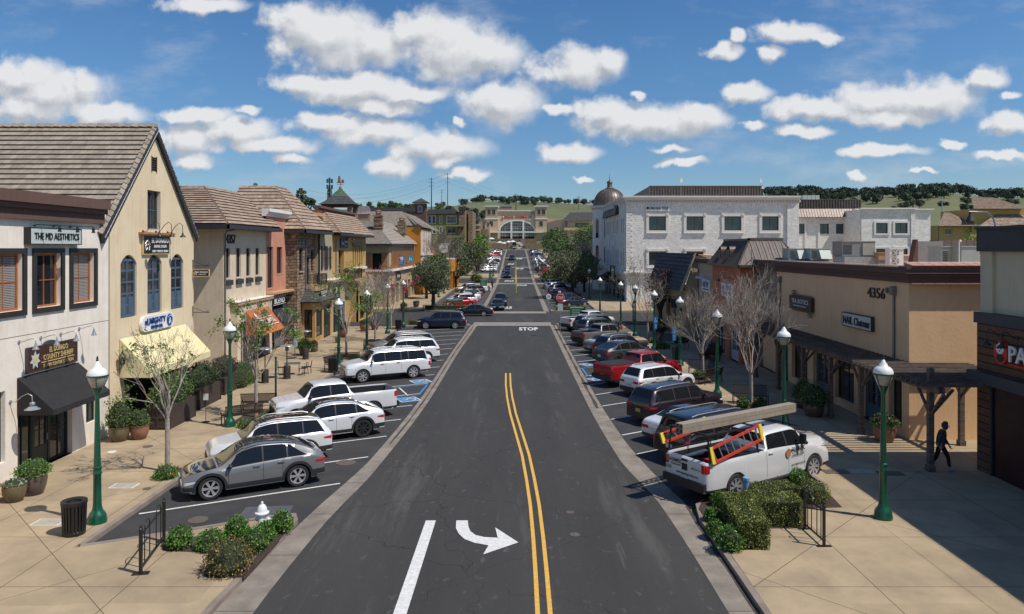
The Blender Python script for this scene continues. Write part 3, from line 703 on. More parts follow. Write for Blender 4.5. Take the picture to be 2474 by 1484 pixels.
 if 'bed' in k:dx.append((.5-k['rbot']-.004)*L)
 for x in dx:
  if min(abs(x-s.rx),abs(x-s.fx))<s.r+.12:x=s.rx+s.r+.13 if abs(x-s.rx)<abs(x-s.fx) else s.fx-s.r-.13
  mirror_grid(b,[[(x_,*s.side(x_,t,.003)) for t in (.1,.3,.5,.7,.85,1)] for x_ in (x+.006,x-.006)])
 xa,xb=dx[0],dx[-1] if len(dx)>1 else dx[0]
 b.build('panel_gap','car_gap',root)
 for sd_ in (1,-1):
  for x in dx[1:]:
   hx=x+.22
   if hx>dx[0]-.1:continue
   y,z=s.side(hx,.84,.02); hb=MB(); hb.box(hx-.11,hx+.11,sd_*y-.02,sd_*y+.02,z-.018,z+.018)
   fin(hb.build('door_handle','car_paint' if not chrome else 'chrome',root))
 # mirrors
 mx=(.5-k['dlo'][0]-.03)*L
 for sd_ in (1,-1):
  y,z=s.glass(mx,.05,0); hb=MB(); hb.ball((mx,sd_*(y+.13),z+.08),.1,10,6,sc_=(.75,1.15,.8)); hb.box(mx-.05,mx+.03,min(sd_*y,sd_*(y+.1)),max(sd_*y,sd_*(y+.1)),z+.0,z+.05)
  fin(hb.build('side_mirror','car_trim' if (k['clad'] or 'bed' in k) else 'car_paint',root,40))
 # lights, grille, plates
 zh=s.top(L/2-.05)-.13
 for sd_ in (1,-1):
  b=MB(); g_=[]
  for i in range(8):
   x=L/2-.004-.42*i/7; zz=zh+.05*i/7; hh=.075*(1-.55*i/7)
   g_.append([(x,sd_*(s.sidez(x,zz+hh*j/2,.012)[0]),zz+hh*j/2) for j in (-2,-1,0,1)])
  b.grid(g_,0,flip=sd_<0); y=s.w(L/2-.004)
  y0,y1=sorted((sd_*(y-.01),sd_*(y-.42))); b.box(L/2-.01,L/2+.014,y0,y1,zh-.07,zh+.045)
  b.build('headlight','lamp_clear',root,40)
  b=MB(); g_=[]; zr=s.zb(-L/2+.2)-.14; big='bed' in k or kind in ('big_suv',)
  hh=.19 if big else .085
  for i in range(8):
   x=-L/2+.004+(.16 if big else .36)*i/7; f=1-(.2 if big else .6)*i/7
   g_.append([(x,sd_*(s.sidez(x,zr+hh*j/2*f,.012)[0]),zr+hh*j/2*f) for j in (-2,-1,0,1)])
  b.grid(g_,0,flip=sd_>0); y=s.w(-L/2+.004)
  y0,y1=sorted((sd_*(y+.005),sd_*(y-(.12 if big else .4)))); b.box(-L/2-.016,-L/2+.03,y0,y1,zr-hh,zr+hh*.5)
  b.build('taillight','lamp_red',root,40)
 b=MB(); y=s.w(L/2)*.72; gh=.2 if 'bed' in k or kind in ('big_suv','mid_suv') else .1
 b.box(L/2-.02,L/2+.012,-y,y,zh-.12-gh*2,zh-.09)
 g=b.build('grille','car_trim',root)
 if gh>.15:
  b=MB()
  for i in range(4):b.box(L/2+.012,L/2+.024,-y+.03,y-.03,zh-.14-i*gh*.5-.02,zh-.14-i*gh*.5+.01)
  b.build('grille_bar','chrome' if chrome else 'car_trim',g)
 zp=s.zb(-L/2+.1)-(.33 if 'bed' not in k else .62)
 b=MB(); b.box(-L/2-.03,-L/2+.01,-.16,.16,zp-.08,zp+.08); b.build('licence_plate',platem,root)
 if 'bed' in k:
  b=MB(); b.box(-L/2-.1,-L/2+.03,-W/2+.1,W/2-.1,.5,.74); b.build('rear_bumper','chrome' if chrome else 'car_trim',root,30)
  b=MB(); x0,x1=(.5-.986)*L,(.5-k['bed']-.002)*L; zz=s.zb(0)
  g_=[[(x,sy_*(s.w(x)-.158),z) for z in (.83,s.zb(x)-.02)] for x in (x0,x1) for sy_ in (1,)]
  mirror_grid(b,g_); b.box(x0,x1,-W/2+.17,W/2-.17,.815,.83)
  b.build('bed_liner','car_trim',root)
 if k.get('rails'):
  for sd_ in (1,-1):
   b=MB(); pts=[]
   for i in range(9):
    x=lerp((.5-k['wtop']-.05)*L,(.5-k['rtop']+.05)*L,i/8); y=s.sec(x)[12][0]-.03
    pts.append((x,sd_*y,s.topy(x,y,.015 if i in (0,8) else .055)))
   b.tube(pts,.018,6); b.build('roof_rail','galv' if detail else 'car_trim',root,60)
 for x in (s.fx,s.rx):
  for sd_ in (1,-1):make_wheel(s.r,W,rim,root,x,sd_,ns)
 root['_L']=L; root['_W']=W
 return root
def recolor(root,c):
 for o in root.children_recursive:
  if o.type=='MESH' and any(m and m.name=='car_paint' for m in o.data.materials):o.color=tuple(c)+(1,)
# ---------------------------------------------------------------- vegetation
def rdir(r): 
 z=r.uniform(-1,1); a=r.uniform(0,6.283); q=math.sqrt(1-z*z); return Vector((q*math.cos(a),q*math.sin(a),z))
def leaf(mb,p,s,r,m=0):
 d=rdir(r); d.z=d.z*.6+.25; d.normalize(); a=d.orthogonal().normalized(); a.rotate(Matrix.Rotation(r.uniform(0,6.28),3,d)); b=d.cross(a)
 s1=s*r.uniform(.6,1.2)
 mb.add([p-a*s1*.5,p+b*s1*.32 ,p+a*s1*.5,p-b*s1*.32+d*s1*.1],[(0,1,2,3)],m)
def branch(tb,tw,p,d,L,rad,depth,r,tips,spread=.55,up=.25,kids=(2,3),seg=5,bend=.2,thin=.012,ratio=.72):
 n=4 if depth>1 else 3; path=[p.copy()]; rs=[rad]; q=p.copy(); dd=d.copy()
 for i in range(n):
  dd=(dd+rdir(r)*bend+Vector((0,0,up*.22))).normalized(); q=q+dd*(L/n); path.append(q.copy()); rs.append(max(rad*(1-.5*(i+1)/n),thin*.42))
 (tb if depth >= 3 else tw).tube(path,rs,seg if depth >= 3 else 3,cap=False)
 if depth <= 0:tips.append((q,dd)); return
 if depth <= 2:tips.append((path[1],dd))
 k=r.randint(*kids)
 for i in range(k):
  nd=(dd+rdir(r)*spread); nd.z+=up*.4; nd.normalize()
  branch(tb,tw,path[-1] if i<2 else path[-2],nd,L*ratio*r.uniform(.8,1.15),rad*.58,depth-1,r,tips,spread,up,kids,seg,bend,thin,ratio)
def street_tree(label,loc,h,trunk_h,crown_w,seed,leafm='leaf_bright',nleaf=0,leaf_s=.1,low=None,limbs=6,depth=4,group='street trees',twig=1,name='street_tree',rad=.09,bark='bark_pale',shape=1.0):
 r=random.Random(seed); root=thing(name,label,'tree',loc,group)
 tb,tw,tips=MB(),MB(),[]
 o=Vector(loc); top=o+Vector((0,0,trunk_h))
 tb.tube([o-Vector((0,0,.1)),o+Vector((.01,0,trunk_h*.5)),top],[rad*1.15,rad,rad*.92],8)
 ch=h-trunk_h
 for i in range(limbs):
  a=i*6.283/limbs+r.uniform(-.3,.3); t=r.uniform(.0,.12)
  el=R(r.uniform(50,66)) if i else R(88)
  out=crown_w/2/(ch)*shape
  d=Vector((math.cos(a)*out*1.3,math.sin(a)*out*1.3,1)).normalized() if i else Vector((0,0,1))
  L=ch*(.42 if i else .46)*r.uniform(.85,1.1)
  branch(tb,tw,top+Vector((0,0,-t)),d,L,rad*.42,depth,r,tips,spread=.55,up=.26,kids=(2,3) if twig<2 else (3,4),bend=.22)
 tb.build('trunk',bark,root,60)
 lm=MB()
 tips2=[t for t in tips if low is None or low(t[0]-o,r)]
 if nleaf and tips2:
  for i in range(nleaf):
   p,d=r.choice(tips2); q=p+rdir(r)*r.uniform(0,leaf_s*2.6); leaf(lm,q,leaf_s,r)
 o_=len(tw.v); ntw=len(tw.f)
 tw.add(lm.v,lm.f,1)
 tw.build('crown',['bark_pale' if bark=='bark_pale' and twig else 'bark_twig',leafm],root)
 return root
def leafy_tree(name,label,loc,h,trunk_h,cw,seed,leafm='leaf_dark',n=2600,s=.3,clumps=38,group=None,bark='bark_dark',rad=.2,cat='tree',flat=.9,limbs=5,lean=0):
 r=random.Random(seed); root=thing(name,label,cat,loc,group); o=Vector(loc); tb=MB()
 ch=h-trunk_h; cc=o+Vector((lean,0,trunk_h+ch*.5))
 tb.tube([o-Vector((0,0,.3)),o+Vector((lean*.4,0,trunk_h*.6)),o+Vector((lean*.8,0,trunk_h*1.1))],[rad*1.3,rad,rad*.8],8)
 C_=[]
 for i in range(clumps):
  d=rdir(r); q=r.uniform(.35,1)**.6
  p=cc+Vector((d.x*cw/2*q*.86,d.y*cw/2*q*.86,d.z*ch/2*q*flat)); C_.append((p,r.uniform(.11,.2)*cw))
 for i in range(limbs*2):
  p,_=r.choice(C_); st=o+Vector((lean*.8,0,trunk_h*r.uniform(.75,1.05)))
  mid=(st+p)/2+rdir(r)*cw*.05; tb.tube([st,mid,p],[rad*.6,rad*.35,rad*.12],5,cap=False)
 tb.build('trunk',bark,root,60); lm=MB()
 for i in range(n):
  p,q=C_[i % clumps]; d=rdir(r); k=r.uniform(.25,1)**.5
  leaf(lm,p+Vector((d.x,d.y,d.z*.75))*q*k,s,r)
 lm.build('crown',leafm,root); return root
def shrub(name,label,loc,w,h,seed,leafm='leaf_rose',n=900,s=.07,group=None,cat='shrub',box=None,rz=0,flowers=0,spiky=0,twig=0,parent=None,d=None):
 """leafy bush; box -> clipped hedge block"""
 r=random.Random(seed); mb=MB(); o=Vector(loc); d_=d or w
 for i in range(n):
  if box:
   f=r.random(); u,v,t=r.uniform(-.5,.5),r.uniform(-.5,.5),r.uniform(.02,1)
   if f<.36:t=1-abs(r.gauss(0,.025))
   elif f<.68:u=math.copysign(.5-abs(r.gauss(0,.03)),r.random()-.5)
   else:v=math.copysign(.5-abs(r.gauss(0,.03)),r.random()-.5)
   kx=1.01+.05*math.sin(u*w*5+seed+t*3); p=Vector((u*w,v*d_*kx,t*h*(1.0+.05*math.sin(u*w*4+seed)*math.cos(v*d_*5))))
  else:
   q=rdir(r); q.z=abs(q.z)**.8; k=r.uniform(.55,1)**.5*(1+.1*math.sin(q.x*7+seed)*math.cos(q.y*6))*r.uniform(.9,1.06)
   p=Vector((q.x*w/2*k,q.y*d_/2*k,h*.12+q.z*h*.88*k)); 
   if r.random()<.25:p=Vector((q.x*w/2*.93,q.y*d_/2*.93,r.uniform(.05,.5)*h))
  p.rotate(Matrix.Rotation(rz,3,'Z')); leaf(mb,o+p,s,r,0)
 if box: 
  c,s_=math.cos(rz),math.sin(rz); P=[(o.x+a*c-b*s_,o.y+a*s_+b*c,o.z) for a,b in ((-w*.44,-d_*.42),(w*.44,-d_*.42),(w*.44,d_*.42),(-w*.44,d_*.42))]
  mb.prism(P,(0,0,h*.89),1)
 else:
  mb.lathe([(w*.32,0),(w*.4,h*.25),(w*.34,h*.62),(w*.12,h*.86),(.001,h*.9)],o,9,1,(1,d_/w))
 for i in range(flowers):
  q=rdir(r); p=o+Vector((q.x*w*.48,q.y*d_*.48,h*r.uniform(.3,.95)))
  for k in range(3):leaf(mb,p+rdir(r)*.02,.09,r,2)
 for i in range(twig):
  q=rdir(r); q.z=abs(q.z)+.3; mb.tube([o+Vector((q.x*.05,q.y*.05,0)),o+Vector((q.x*w*.5,q.y*w*.5,h*(.6+.45*r.random())))],[.012,.004],3,m=1,cap=False)
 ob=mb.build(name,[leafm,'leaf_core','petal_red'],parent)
 if parent is None:tag(ob,label,cat,group)
 return ob
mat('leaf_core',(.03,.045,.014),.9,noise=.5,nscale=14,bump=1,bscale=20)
mat('pot_brown',(.13,.09,.075),.35,c2=(.07,.05,.045),nscale=2,coat=.2)
mat('pot_olive',(.16,.125,.06),.4,c2=(.09,.075,.04),nscale=2,coat=.2)
mat('pot_terra',(.3,.14,.09),.5,c2=(.2,.09,.06),nscale=2)
mat('wood_dark',(.06,.042,.035),.7,c2=(.035,.026,.022),nscale=3,stretch=(6,6,1))
mat('wood_beam',(.17,.135,.11),.8,c2=(.075,.055,.045),nscale=2.5,stretch=(1,1,5),bump=.2)
def potted(label,loc,w,h,potm,ph,plant=None,group='potted plants',ribs=0,seed=3,cat='plant pot'):
 """ceramic pot (top-level thing: pot, soil, plant)"""
 root=thing('planter_pot',label,cat,loc,group); mb=MB(); o=loc
 prof=[(w*.30,0),(w*.36,.03),(w*.46,h*.4),(w*.5,h*.72),(w*.47,h*.93),(w*.5,h*.96),(w*.5,h),(w*.43,h),(w*.42,h*.9)]
 seg=28; mb.lathe(prof,o,seg,cap=True)
 if ribs:
  for i,v in enumerate(mb.v):
   a=math.atan2(v[1]-o[1],v[0]-o[0])+(v[2]-o[2])*1.2; f=1+.02*math.sin(a*ribs); mb.v[i]=(o[0]+(v[0]-o[0])*f,o[1]+(v[1]-o[1])*f,v[2])
 mb.build('pot',potm,root,50)
 m2=MB(); m2.lathe([(.001,h*.9),(w*.425,h*.9)],o,16,cap=False); m2.build('soil','mulch',root)
 if plant:plant=dict(plant); plant.setdefault('seed',seed); shrub('plant',None,(o[0],o[1],o[2]+h*.85),plant.pop('w',w*1.1),plant.pop('h',ph),plant.pop('seed'),parent=root,**plant)
 return root
# ---------------------------------------------------------------- street furniture
def make_lamp():
 root=thing('street_lamp','','street lamp',(0,0,0),'green lamp posts along the pavements')
 mb=MB(); mb.lathe([(.27,0),(.27,.1),(.25,.14),(.255,.2),(.235,.24),(.21,.3),(.16,.36),(.135,.44),(.12,.56),(.112,.9),(.11,1.45),(.125,1.47),(.125,1.51),(.112,1.53),(.112,1.62),(.125,1.64),(.125,1.68),(.1,1.7)],(0,0,0),20)
 mb.build('base','lamp_green',root,40)
 mb=MB(); n=16; prof=[(.1,1.7),(.075,2.9),(.06,3.7),(.07,3.72),(.06,3.76),(.09,3.9),(.14,4.02),(.16,4.06)]
 mb.lathe(prof,(0,0,0),16); mb.build('post','lamp_green',root,40)
 mb=MB(); mb.lathe([(.13,4.06),(.17,4.1),(.25,4.3),(.275,4.4),(.27,4.42)],(0,0,0),20); mb.build('globe','lamp_glass',root,50)
 mb=MB()
 for k in range(4):
  a=k*math.pi/2+.4; c,s=math.cos(a),math.sin(a); mb.tube([(c*.16,s*.16,4.06),(c*.265,s*.265,4.3),(c*.29,s*.29,4.42)],.012,5)
 mb.lathe([(.285,4.4),(.3,4.41),(.3,4.44),(.28,4.45)],(0,0,0),20); mb.build('cage','lamp_green',root,50)
 mb=MB(); mb.lathe([(.29,4.45),(.285,4.5),(.26,4.57),(.19,4.64),(.13,4.67),(.11,4.74),(.07,4.78),(.05,4.84),(.03,4.86)],(0,0,0),24)
 mb.build('lamp_shade','lamp_white',root,60)
 mb=MB(); mb.ball((0,0,4.89),.04,8,6); mb.lathe([(.025,4.92),(.035,4.95),(.008,5.02)],(0,0,0),8); mb.build('finial','black_metal',root,60)
 return root
LAMP=make_lamp()
def make_bench():
 root=thing('park_bench','','bench',(0,0,0),'slatted metal benches'); W=1.8
 mb=MB(); n=40
 for i in range(n):
  x=-W/2+.03+(W-.06)*i/(n-1); mb.box(x-.016,x+.016,-.22,.2,.44,.45)
 mb.box(-W/2,W/2,-.23,-.19,.42,.455); mb.box(-W/2,W/2,.18,.21,.42,.455); mb.build('seat','bronze_metal',root)
 mb=MB()
 for i in range(n):
  x=-W/2+.03+(W-.06)*i/(n-1); mb.bar((x,.21,.5),(x,.33,.92),.03,.012)
 mb.bar((-W/2,.21,.5),(W/2,.21,.5),.03,.03); mb.bar((-W/2,.335,.93),(W/2,.335,.93),.04,.035); mb.build('backrest','bronze_metal',root)
 for s in (-1,1):
  for y in (-.22,.22):
   mb=MB(); mb.bar((s*(W/2-.02),y,0),(s*(W/2-.02),y*(1 if y<0 else .9),.44),.04,.04); mb.box(s*(W/2-.02)-.03,s*(W/2-.02)+.03,y-.05,y+.05,0,.02); mb.build('leg','bronze_metal',root)
  mb=MB(); mb.tube([(s*(W/2-.02),.3,.7),(s*(W/2),.05,.7),(s*(W/2),-.2,.67),(s*(W/2),-.3,.6),(s*(W/2),-.27,.53),(s*(W/2),-.2,.55),(s*(W/2),-.22,.44)],.016,6); mb.build('armrest','bronze_metal',root,60)
 return root
BENCH=make_bench()
def make_can():
 root=thing('litter_bin','','litter bin',(0,0,0),'black slatted litter bins')
 mb=MB(); mb.lathe([(.29,.0),(.3,.02),(.3,.1),(.285,.12),(.27,.12),(.27,.88),(.30,.9)],(0,0,0),28)
 for k in range(22):
  a=2*math.pi*k/22; c,s=math.cos(a),math.sin(a); mb.bar((c*.29,s*.29,.1),(c*.32,s*.32,.88),.055,.02,up=(c,s,0))
 mb.build('bin_body','black_metal',root,30)
 mb=MB(); mb.lathe([(.335,.86),(.345,.9),(.345,.97),(.33,.98),(.2,.95),(.19,.88)],(0,0,0),28,cap=False); mb.build('lid_ring','black_metal',root,40)
 mb=MB(); mb.lathe([(.001,.8),(.2,.8)],(0,0,0),20,cap=False); mb.build('liner','car_gap',root)
 return root
CAN=make_can()
def make_rack():
 root=thing('bike_rack','','bike rack',(0,0,0),'black hooped bike racks'); Lr=1.55
 for x in (-Lr/2,Lr/2):
  mb=MB(); mb.box(x-.035,x+.035,-.035,.035,0,1.12); mb.lathe([(.035,1.12),(.05,1.14),(.03,1.17)],(x,0,0),8); mb.ball((x,0,1.21),.04,8,6); mb.box(x-.07,x+.07,-.2,.2,0,.02); mb.build('post','black_metal',root,40)
 mb=MB(); mb.box(-Lr/2,Lr/2,-.02,.02,.13,.17); mb.box(-Lr/2,Lr/2,-.018,.018,.96,1.0)
 mb.build('rail','black_metal',root)
 for c in (-.38,.38):
  mb=MB(); w_=.16; pts=[(c-w_,0,.15),(c-w_,0,.98)]+[(c-w_*math.cos(a),0,1.0+.2*math.sin(a)) for a in [i*math.pi/8 for i in range(9)]]+[(c+w_,0,.98),(c+w_,0,.15)]
  mb.tube(pts,.015,6); mb.build('hoop','black_metal',root,60)
 return root
RACK=make_rack()
def hydrant(label,loc):
 root=thing('fire_hydrant',label,'fire hydrant',loc); o=loc
 mb=MB(); mb.lathe([(.17,0),(.17,.05),(.12,.06),(.11,.1),(.11,.5),(.14,.52),(.14,.56)],o,16); mb.build('barrel','white_iron',root,40)
 mb=MB(); mb.lathe([(.15,.56),(.2,.6),(.2,.63),(.15,.66),(.13,.76),(.08,.84),(.035,.86),(.035,.92),(.02,.94)],o,16); mb.build('bonnet','white_iron',root,40)
 for a,r_,l_ in ((-math.pi/2+.3,.085,.22),(math.pi-.2,.06,.18),(.2,.06,.2)):
  c,s=math.cos(a),math.sin(a); p=Vector(o)+Vector((0,0,.42)); q=Vector((c,s,0))
  mb=MB(); mb.tube([p,p+q*l_*.8,p+q*l_*.801,p+q*l_],[r_*.75,r_*.75,r_,r_],12); mb.tube([p+q*l_,p+q*(l_+.04)],.025,6); mb.build('outlet_cap','white_iron',root,40)
 return root
def signpost(name,label,loc,h,cat='sign',group=None,postm='galv'):
 root=thing(name,label,cat,loc,group); mb=MB(); mb.box(loc[0]-.025,loc[0]+.025,loc[1]-.025,loc[1]+.025,loc[2],loc[2]+h); mb.build('post',postm,root); return root
def panel(root,nm,fr,u0,u1,v0,v1,m,d=.02,d0=0,edge=None):
 mb=MB(); mb.fbox(fr,u0,u1,v0,v1,d0,d0+d); return mb.build(nm,m,root)
mat('stop_red',(.5,.012,.02),.4); mat('sign_green',(.01,.16,.07),.4); mat('sign_blue',(.02,.2,.5),.4)
def lettering(name,fr,items,m,parent):
 mb=MB()
 for it in items:text(mb,*it[:1],fr,*it[1:4],**(it[4] if len(it)>4 else {}))
 return mb.build(name,m,parent)
def heater(label,loc,group='patio heaters'):
 root=thing('patio_heater',label,'patio heater',loc,group); o=loc
 mb=MB(); mb.lathe([(.24,0),(.24,.04),(.22,.06),(.22,.78),(.2,.82),(.05,.83)],o,18); mb.build('tank_housing','bronze_metal',root,40)
 mb=MB(); mb.lathe([(.035,.8),(.035,1.75)],o,8); mb.build('pole','bronze_metal',root,60)
 mb=MB(); mb.lathe([(.09,1.75),(.11,1.78),(.11,2.0),(.08,2.04)],o,14); mb.build('burner','grey_metal',root,40)
 mb=MB(); mb.lathe([(.43,2.08),(.42,2.1),(.2,2.16),(.02,2.18)],o,24); mb.build('reflector','galv',root,60); return root
def make_table():
 root=thing('cafe_table','','table',(0,0,0)); mb=MB(); mb.box(-.5,.5,-.38,.38,.72,.75); mb.build('tabletop','grey_metal',root)
 for x in (-.42,.42):
  for y in (-.3,.3):mb=MB(); mb.box(x-.02,x+.02,y-.02,y+.02,0,.72); mb.build('leg','black_metal',root)
 return root
def make_chair():
 root=thing('cafe_chair','','chair',(0,0,0),'black metal cafe chairs'); mb=MB(); mb.box(-.2,.2,-.2,.2,.44,.46); mb.build('seat','black_metal',root)
 mb=MB(); mb.tube([(-.19,.2,.45),(-.18,.25,.8),(0,.27,.86),(.18,.25,.8),(.19,.2,.45)],.014,6); mb.bar((0,.21,.46),(0,.26,.85),.08,.01); mb.build('backrest','black_metal',root,60)
 for x in (-.18,.18):
  for y in (-.18,.18):mb=MB(); mb.bar((x,y,.45),(x*1.2,y*1.2,0),.022,.022); mb.build('leg','black_metal',root)
 return root
# ---------------------------------------------------------------- people
def skinned(name,chains,mat_,parent,sub=1):
 """chains: list of [(x,y,z,r),...]; the first point of a chain may repeat an earlier point to join it"""
 vs,es,rs,idx=[],[],[],{}
 off=Vector(parent['_o'])
 for ch in chains:
  last=None
  for p in ch:
   k=tuple(round(c,4) for c in p[:3])
   if k not in idx:idx[k]=len(vs); vs.append(Vector(p[:3])-off); rs.append(p[3])
   if last is not None and last != idx[k]:es.append((last,idx[k]))
   last=idx[k]
 me=bpy.data.meshes.new(name); me.from_pydata(vs,es,[]); ob=bpy.data.objects.new(name,me); col.objects.link(ob)
 sk=ob.modifiers.new('s','SKIN'); sk.use_smooth_shade=True
 for i,r_ in enumerate(rs):me.skin_vertices[0].data[i].radius=(r_,r_) if not isinstance(r_,tuple) else r_
 me.skin_vertices[0].data[0].use_root=True
 su=ob.modifiers.new('u','SUBSURF'); su.levels=su.render_levels=sub
 bpy.context.view_layer.update()
 m2=bpy.data.meshes.new_from_object(ob.evaluated_get(bpy.context.evaluated_depsgraph_get()))
 bpy.data.objects.remove(ob); m2.materials.clear(); m2.materials.append(MATS[mat_]); m2.polygons.foreach_set('use_smooth',[True]*len(m2.polygons))
 ob=bpy.data.objects.new(name,m2); col.objects.link(ob); ob.parent=parent; return ob
mat('skin',(.42,.25,.18),.6); mat('skin_dark',(.2,.11,.075),.6); mat('cloth_black',(.008,.008,.01),.9); mat('cloth_dark',(.02,.02,.028),.9); mat('jeans',(.05,.1,.2),.9); mat('hair_dark',(.02,.012,.01),.7)
mat('shoe_blue',(.15,.25,.38),.7); mat('top_brown',(.25,.1,.06),.9); mat('hood_jacket',(.05,.042,.065),.9)
def person(label,loc,face,h=1.72,skin='skin',topm='hood_jacket',legm='cloth_black',shoem='shoe_blue',stride=.5,arm=(.25,-.2),hood=True,hair=None,headbow=.0,hold=None,stoop=0):
 """figure facing angle `face`; local: x forward, y left"""
 root=thing('person',label,'person',loc); o=Vector(loc); M=Matrix.Rotation(face,3,'Z'); k=h/1.72
 def T(x,y,z,r):p=o+M @ Vector((x,y,z))*k; return (p.x,p.y,p.z,r*k)
 s=stride/2; fl,fr_=(s,.1),(-s,-.1)
 hip=T(0,0,.93,.13)
 hz=.93-.05*stride
 def leg(sx_,y): 
  kn=(sx_*.62+.06,y,.49); an=(sx_,y,.1 if sx_>0 else .16)
  return kn,an
 k1,a1=leg(s,.09); k2,a2=leg(-s,-.09)
 st=stoop
 chest=T(.02+st*.5,0,1.3,.15); neckp=T(.05+st,0,1.47,.06); headc=(.09+st+headbow,0,1.58)
 # bare body
 arms=[]
 for side,ax in ((1,arm[0]),(-1,arm[1])):
  sh_=T(.02+st*.8,side*.18,1.39,.06); el=T(ax*.5+st*.6,side*.24,1.12,.042); wr=T(ax+.1+st*.5,side*.22,.9 if not hold else 1.15,.03)
  arms.append((sh_,el,wr,ax,side))
 body=[[hip,chest,neckp,T(headc[0]-.02,0,1.53,.06),T(headc[0],0,1.6,.085),T(headc[0],0,1.67,.075)],
   [hip,T(k1[0]*.1,.09,.88,.09),T(*k1,.058),T(*a1,.038),T(a1[0]+.13,a1[1],.035,.032)],
   [hip,T(k2[0]*.1,-.09,.88,.09),T(*k2,.058),T(*a2,.038),T(a2[0]+.1,a2[1],.05,.032)]]
 for sh_,el,wr,ax,side in arms:
  hz_=(wr[0],wr[1],wr[2])
  body.append([chest,sh_,el,wr])
  d=(Vector(wr[:3])-Vector(el[:3])).normalized(); sd_=M @ Vector((0,1,0)); fw=M @ Vector((1,0,0))
  palm=Vector(wr[:3])+d*.07*k; body.append([wr,(*palm,.026*k)])
  for q,(l_,w_) in enumerate(((.07,.03),(.08,.01),(.075,-.01),(.06,-.03))):
   p1=palm+d*l_*.5*k+fw*w_*k; p2=palm+d*l_*k+fw*(w_+.005)*k-sd_*side*.015*k; body.append([(*palm,.026*k),(*p1,.009*k),(*p2,.0075*k)])
  tq=Vector(wr[:3])+d*.035*k+fw*.035*k; body.append([wr,(*tq,.011*k),(*(tq+d*.04*k+fw*.012*k),.008*k)])
 skinned('body',body,skin,root,1)
 hd=MB(); hc=o+M @ Vector((headc[0],0,1.62))*k
 f=M @ Vector((1,0,0)); l_=M @ Vector((0,1,0))
 hd.tube([hc+f*.085*k+Vector((0,0,.02)),hc+f*.105*k-Vector((0,0,.02))],[.008,.014],6)
 hd.build('nose',skin,root,60)
 for s2 in (1,-1):
  e=MB(); p=hc+f*.08*k+l_*.033*s2*k+Vector((0,0,.02)); e.ball(p,.011,6,5); e.build('eye','hair_dark',root,60)
 mo=MB(); p=hc+f*.083*k-Vector((0,0,.045)); mo.bar(p-l_*.022,p+l_*.022,.008,.008); mo.build('mouth','stop_red' if hair else 'hair_dark',root)
 # clothes
 g_=lambda t,e:(t[0],t[1],t[2],t[3]+e)
 tp=[[T(0,0,.84,.155),g_(hip,.035),g_(chest,.035),(*neckp[:3],.085*k)]]
 for sh_,el,wr,ax,side in arms:tp.append([g_(chest,.035),g_(sh_,.03),g_(el,.025),(*(Vector(wr[:3])*.97+Vector(el[:3])*.03),wr[3]+.018)])
 skinned('jacket',tp,topm,root,1)
 for kn,an,y in ((k1,a1,.09),(k2,a2,-.09)):
  skinned('trouser_leg',[[T(0,y*.8,.92,.1),T(kn[0]*.3,y,.8,.105),T(*kn,.075),T(an[0],an[1],an[2]+.03,.055)]],legm,root,1)
  skinned('shoe',[[T(an[0]-.06,an[1],an[2]-.045,.045),T(an[0]+.04,an[1],an[2]-.045,.048),T(an[0]+.16,an[1],an[2]-.055,.038)]],shoem,root,1)
 if hood:
  hb=MB(); hb.ball(hc-f*.03*k+Vector((0,0,.02)),.135*k,14,10,sc_=(1,.92,1.1)); 
  hb.v=[v if (Vector(v)-hc).dot(f)<.045 else tuple(Vector(v)-f*((Vector(v)-hc).dot(f)-.045)) for v in hb.v]
  hb.build('hood',topm,root,60)
 if hair:
  hb=MB(); hb.ball(hc-f*.025*k+Vector((0,0,.03)),.115*k,12,9,sc_=(1,1,1)); hb.v=[v if (Vector(v)-hc).dot(f)<.03 else tuple(Vector(v)-f*((Vector(v)-hc).dot(f)-.03)) for v in hb.v]
  r=random.Random(5)
  for i in range(70):
   a=r.uniform(-2.2,2.2); p=hc-f*.03*k+(f*-math.cos(a)+l_*math.sin(a))*.1*k; hb.tube([p+Vector((0,0,.06)),p-Vector((0,0,.12))+rdir(r)*.03,p-Vector((0,0,.28*k))+rdir(r)*.05],[.02,.024,.01],4)
  hb.build('hair',hair,root,60)
 return root
# ---------------------------------------------------------------- ground
XL,XR=-12.05,10.75                                  # kerb lines of the two parking bays
LO=[(-30,-7.1),(0,-7.05),(14,-7.0),(17,-6.95),(22.4,-6.54),(29,-5.75),(41.6,-5.28),(60,-5.14),(79,-4.85),(100,-4.75),(160,-4.55),(330,-4.3)]   # outer edge of the left gutter
LI=[(-30,-6.1),(0,-6.1),(16.6,-6.04),(22,-5.83),(27,-5.33),(41,-4.75),(57,-4.62),(79,-4.2),(100,-4.15),(160,-3.9),(330,-3.7)]
RI=[(-30,5.0),(16.6,4.91),(19.3,4.88),(23.6,4.75),(28.9,4.13),(39.5,3.87),(79,3.75),(100,3.8),(160,4.0),(330,4.1)]
RO=[(-30,5.75),(16.6,5.6),(19.3,5.62),(23.2,5.62),(26.5,5.2),(32,4.75),(41,4.55),(79,4.45),(100,4.5),(160,4.6),(330,4.7)]
def cf(K):return lambda y:interp(K,y)
lo,li,ri,ro=cf(LO),cf(LI),cf(RI),cf(RO)
def frange(a,b,s): 
 n=max(1,int(round((b-a)/s))); return [a+(b-a)*i/n for i in range(n+1)]
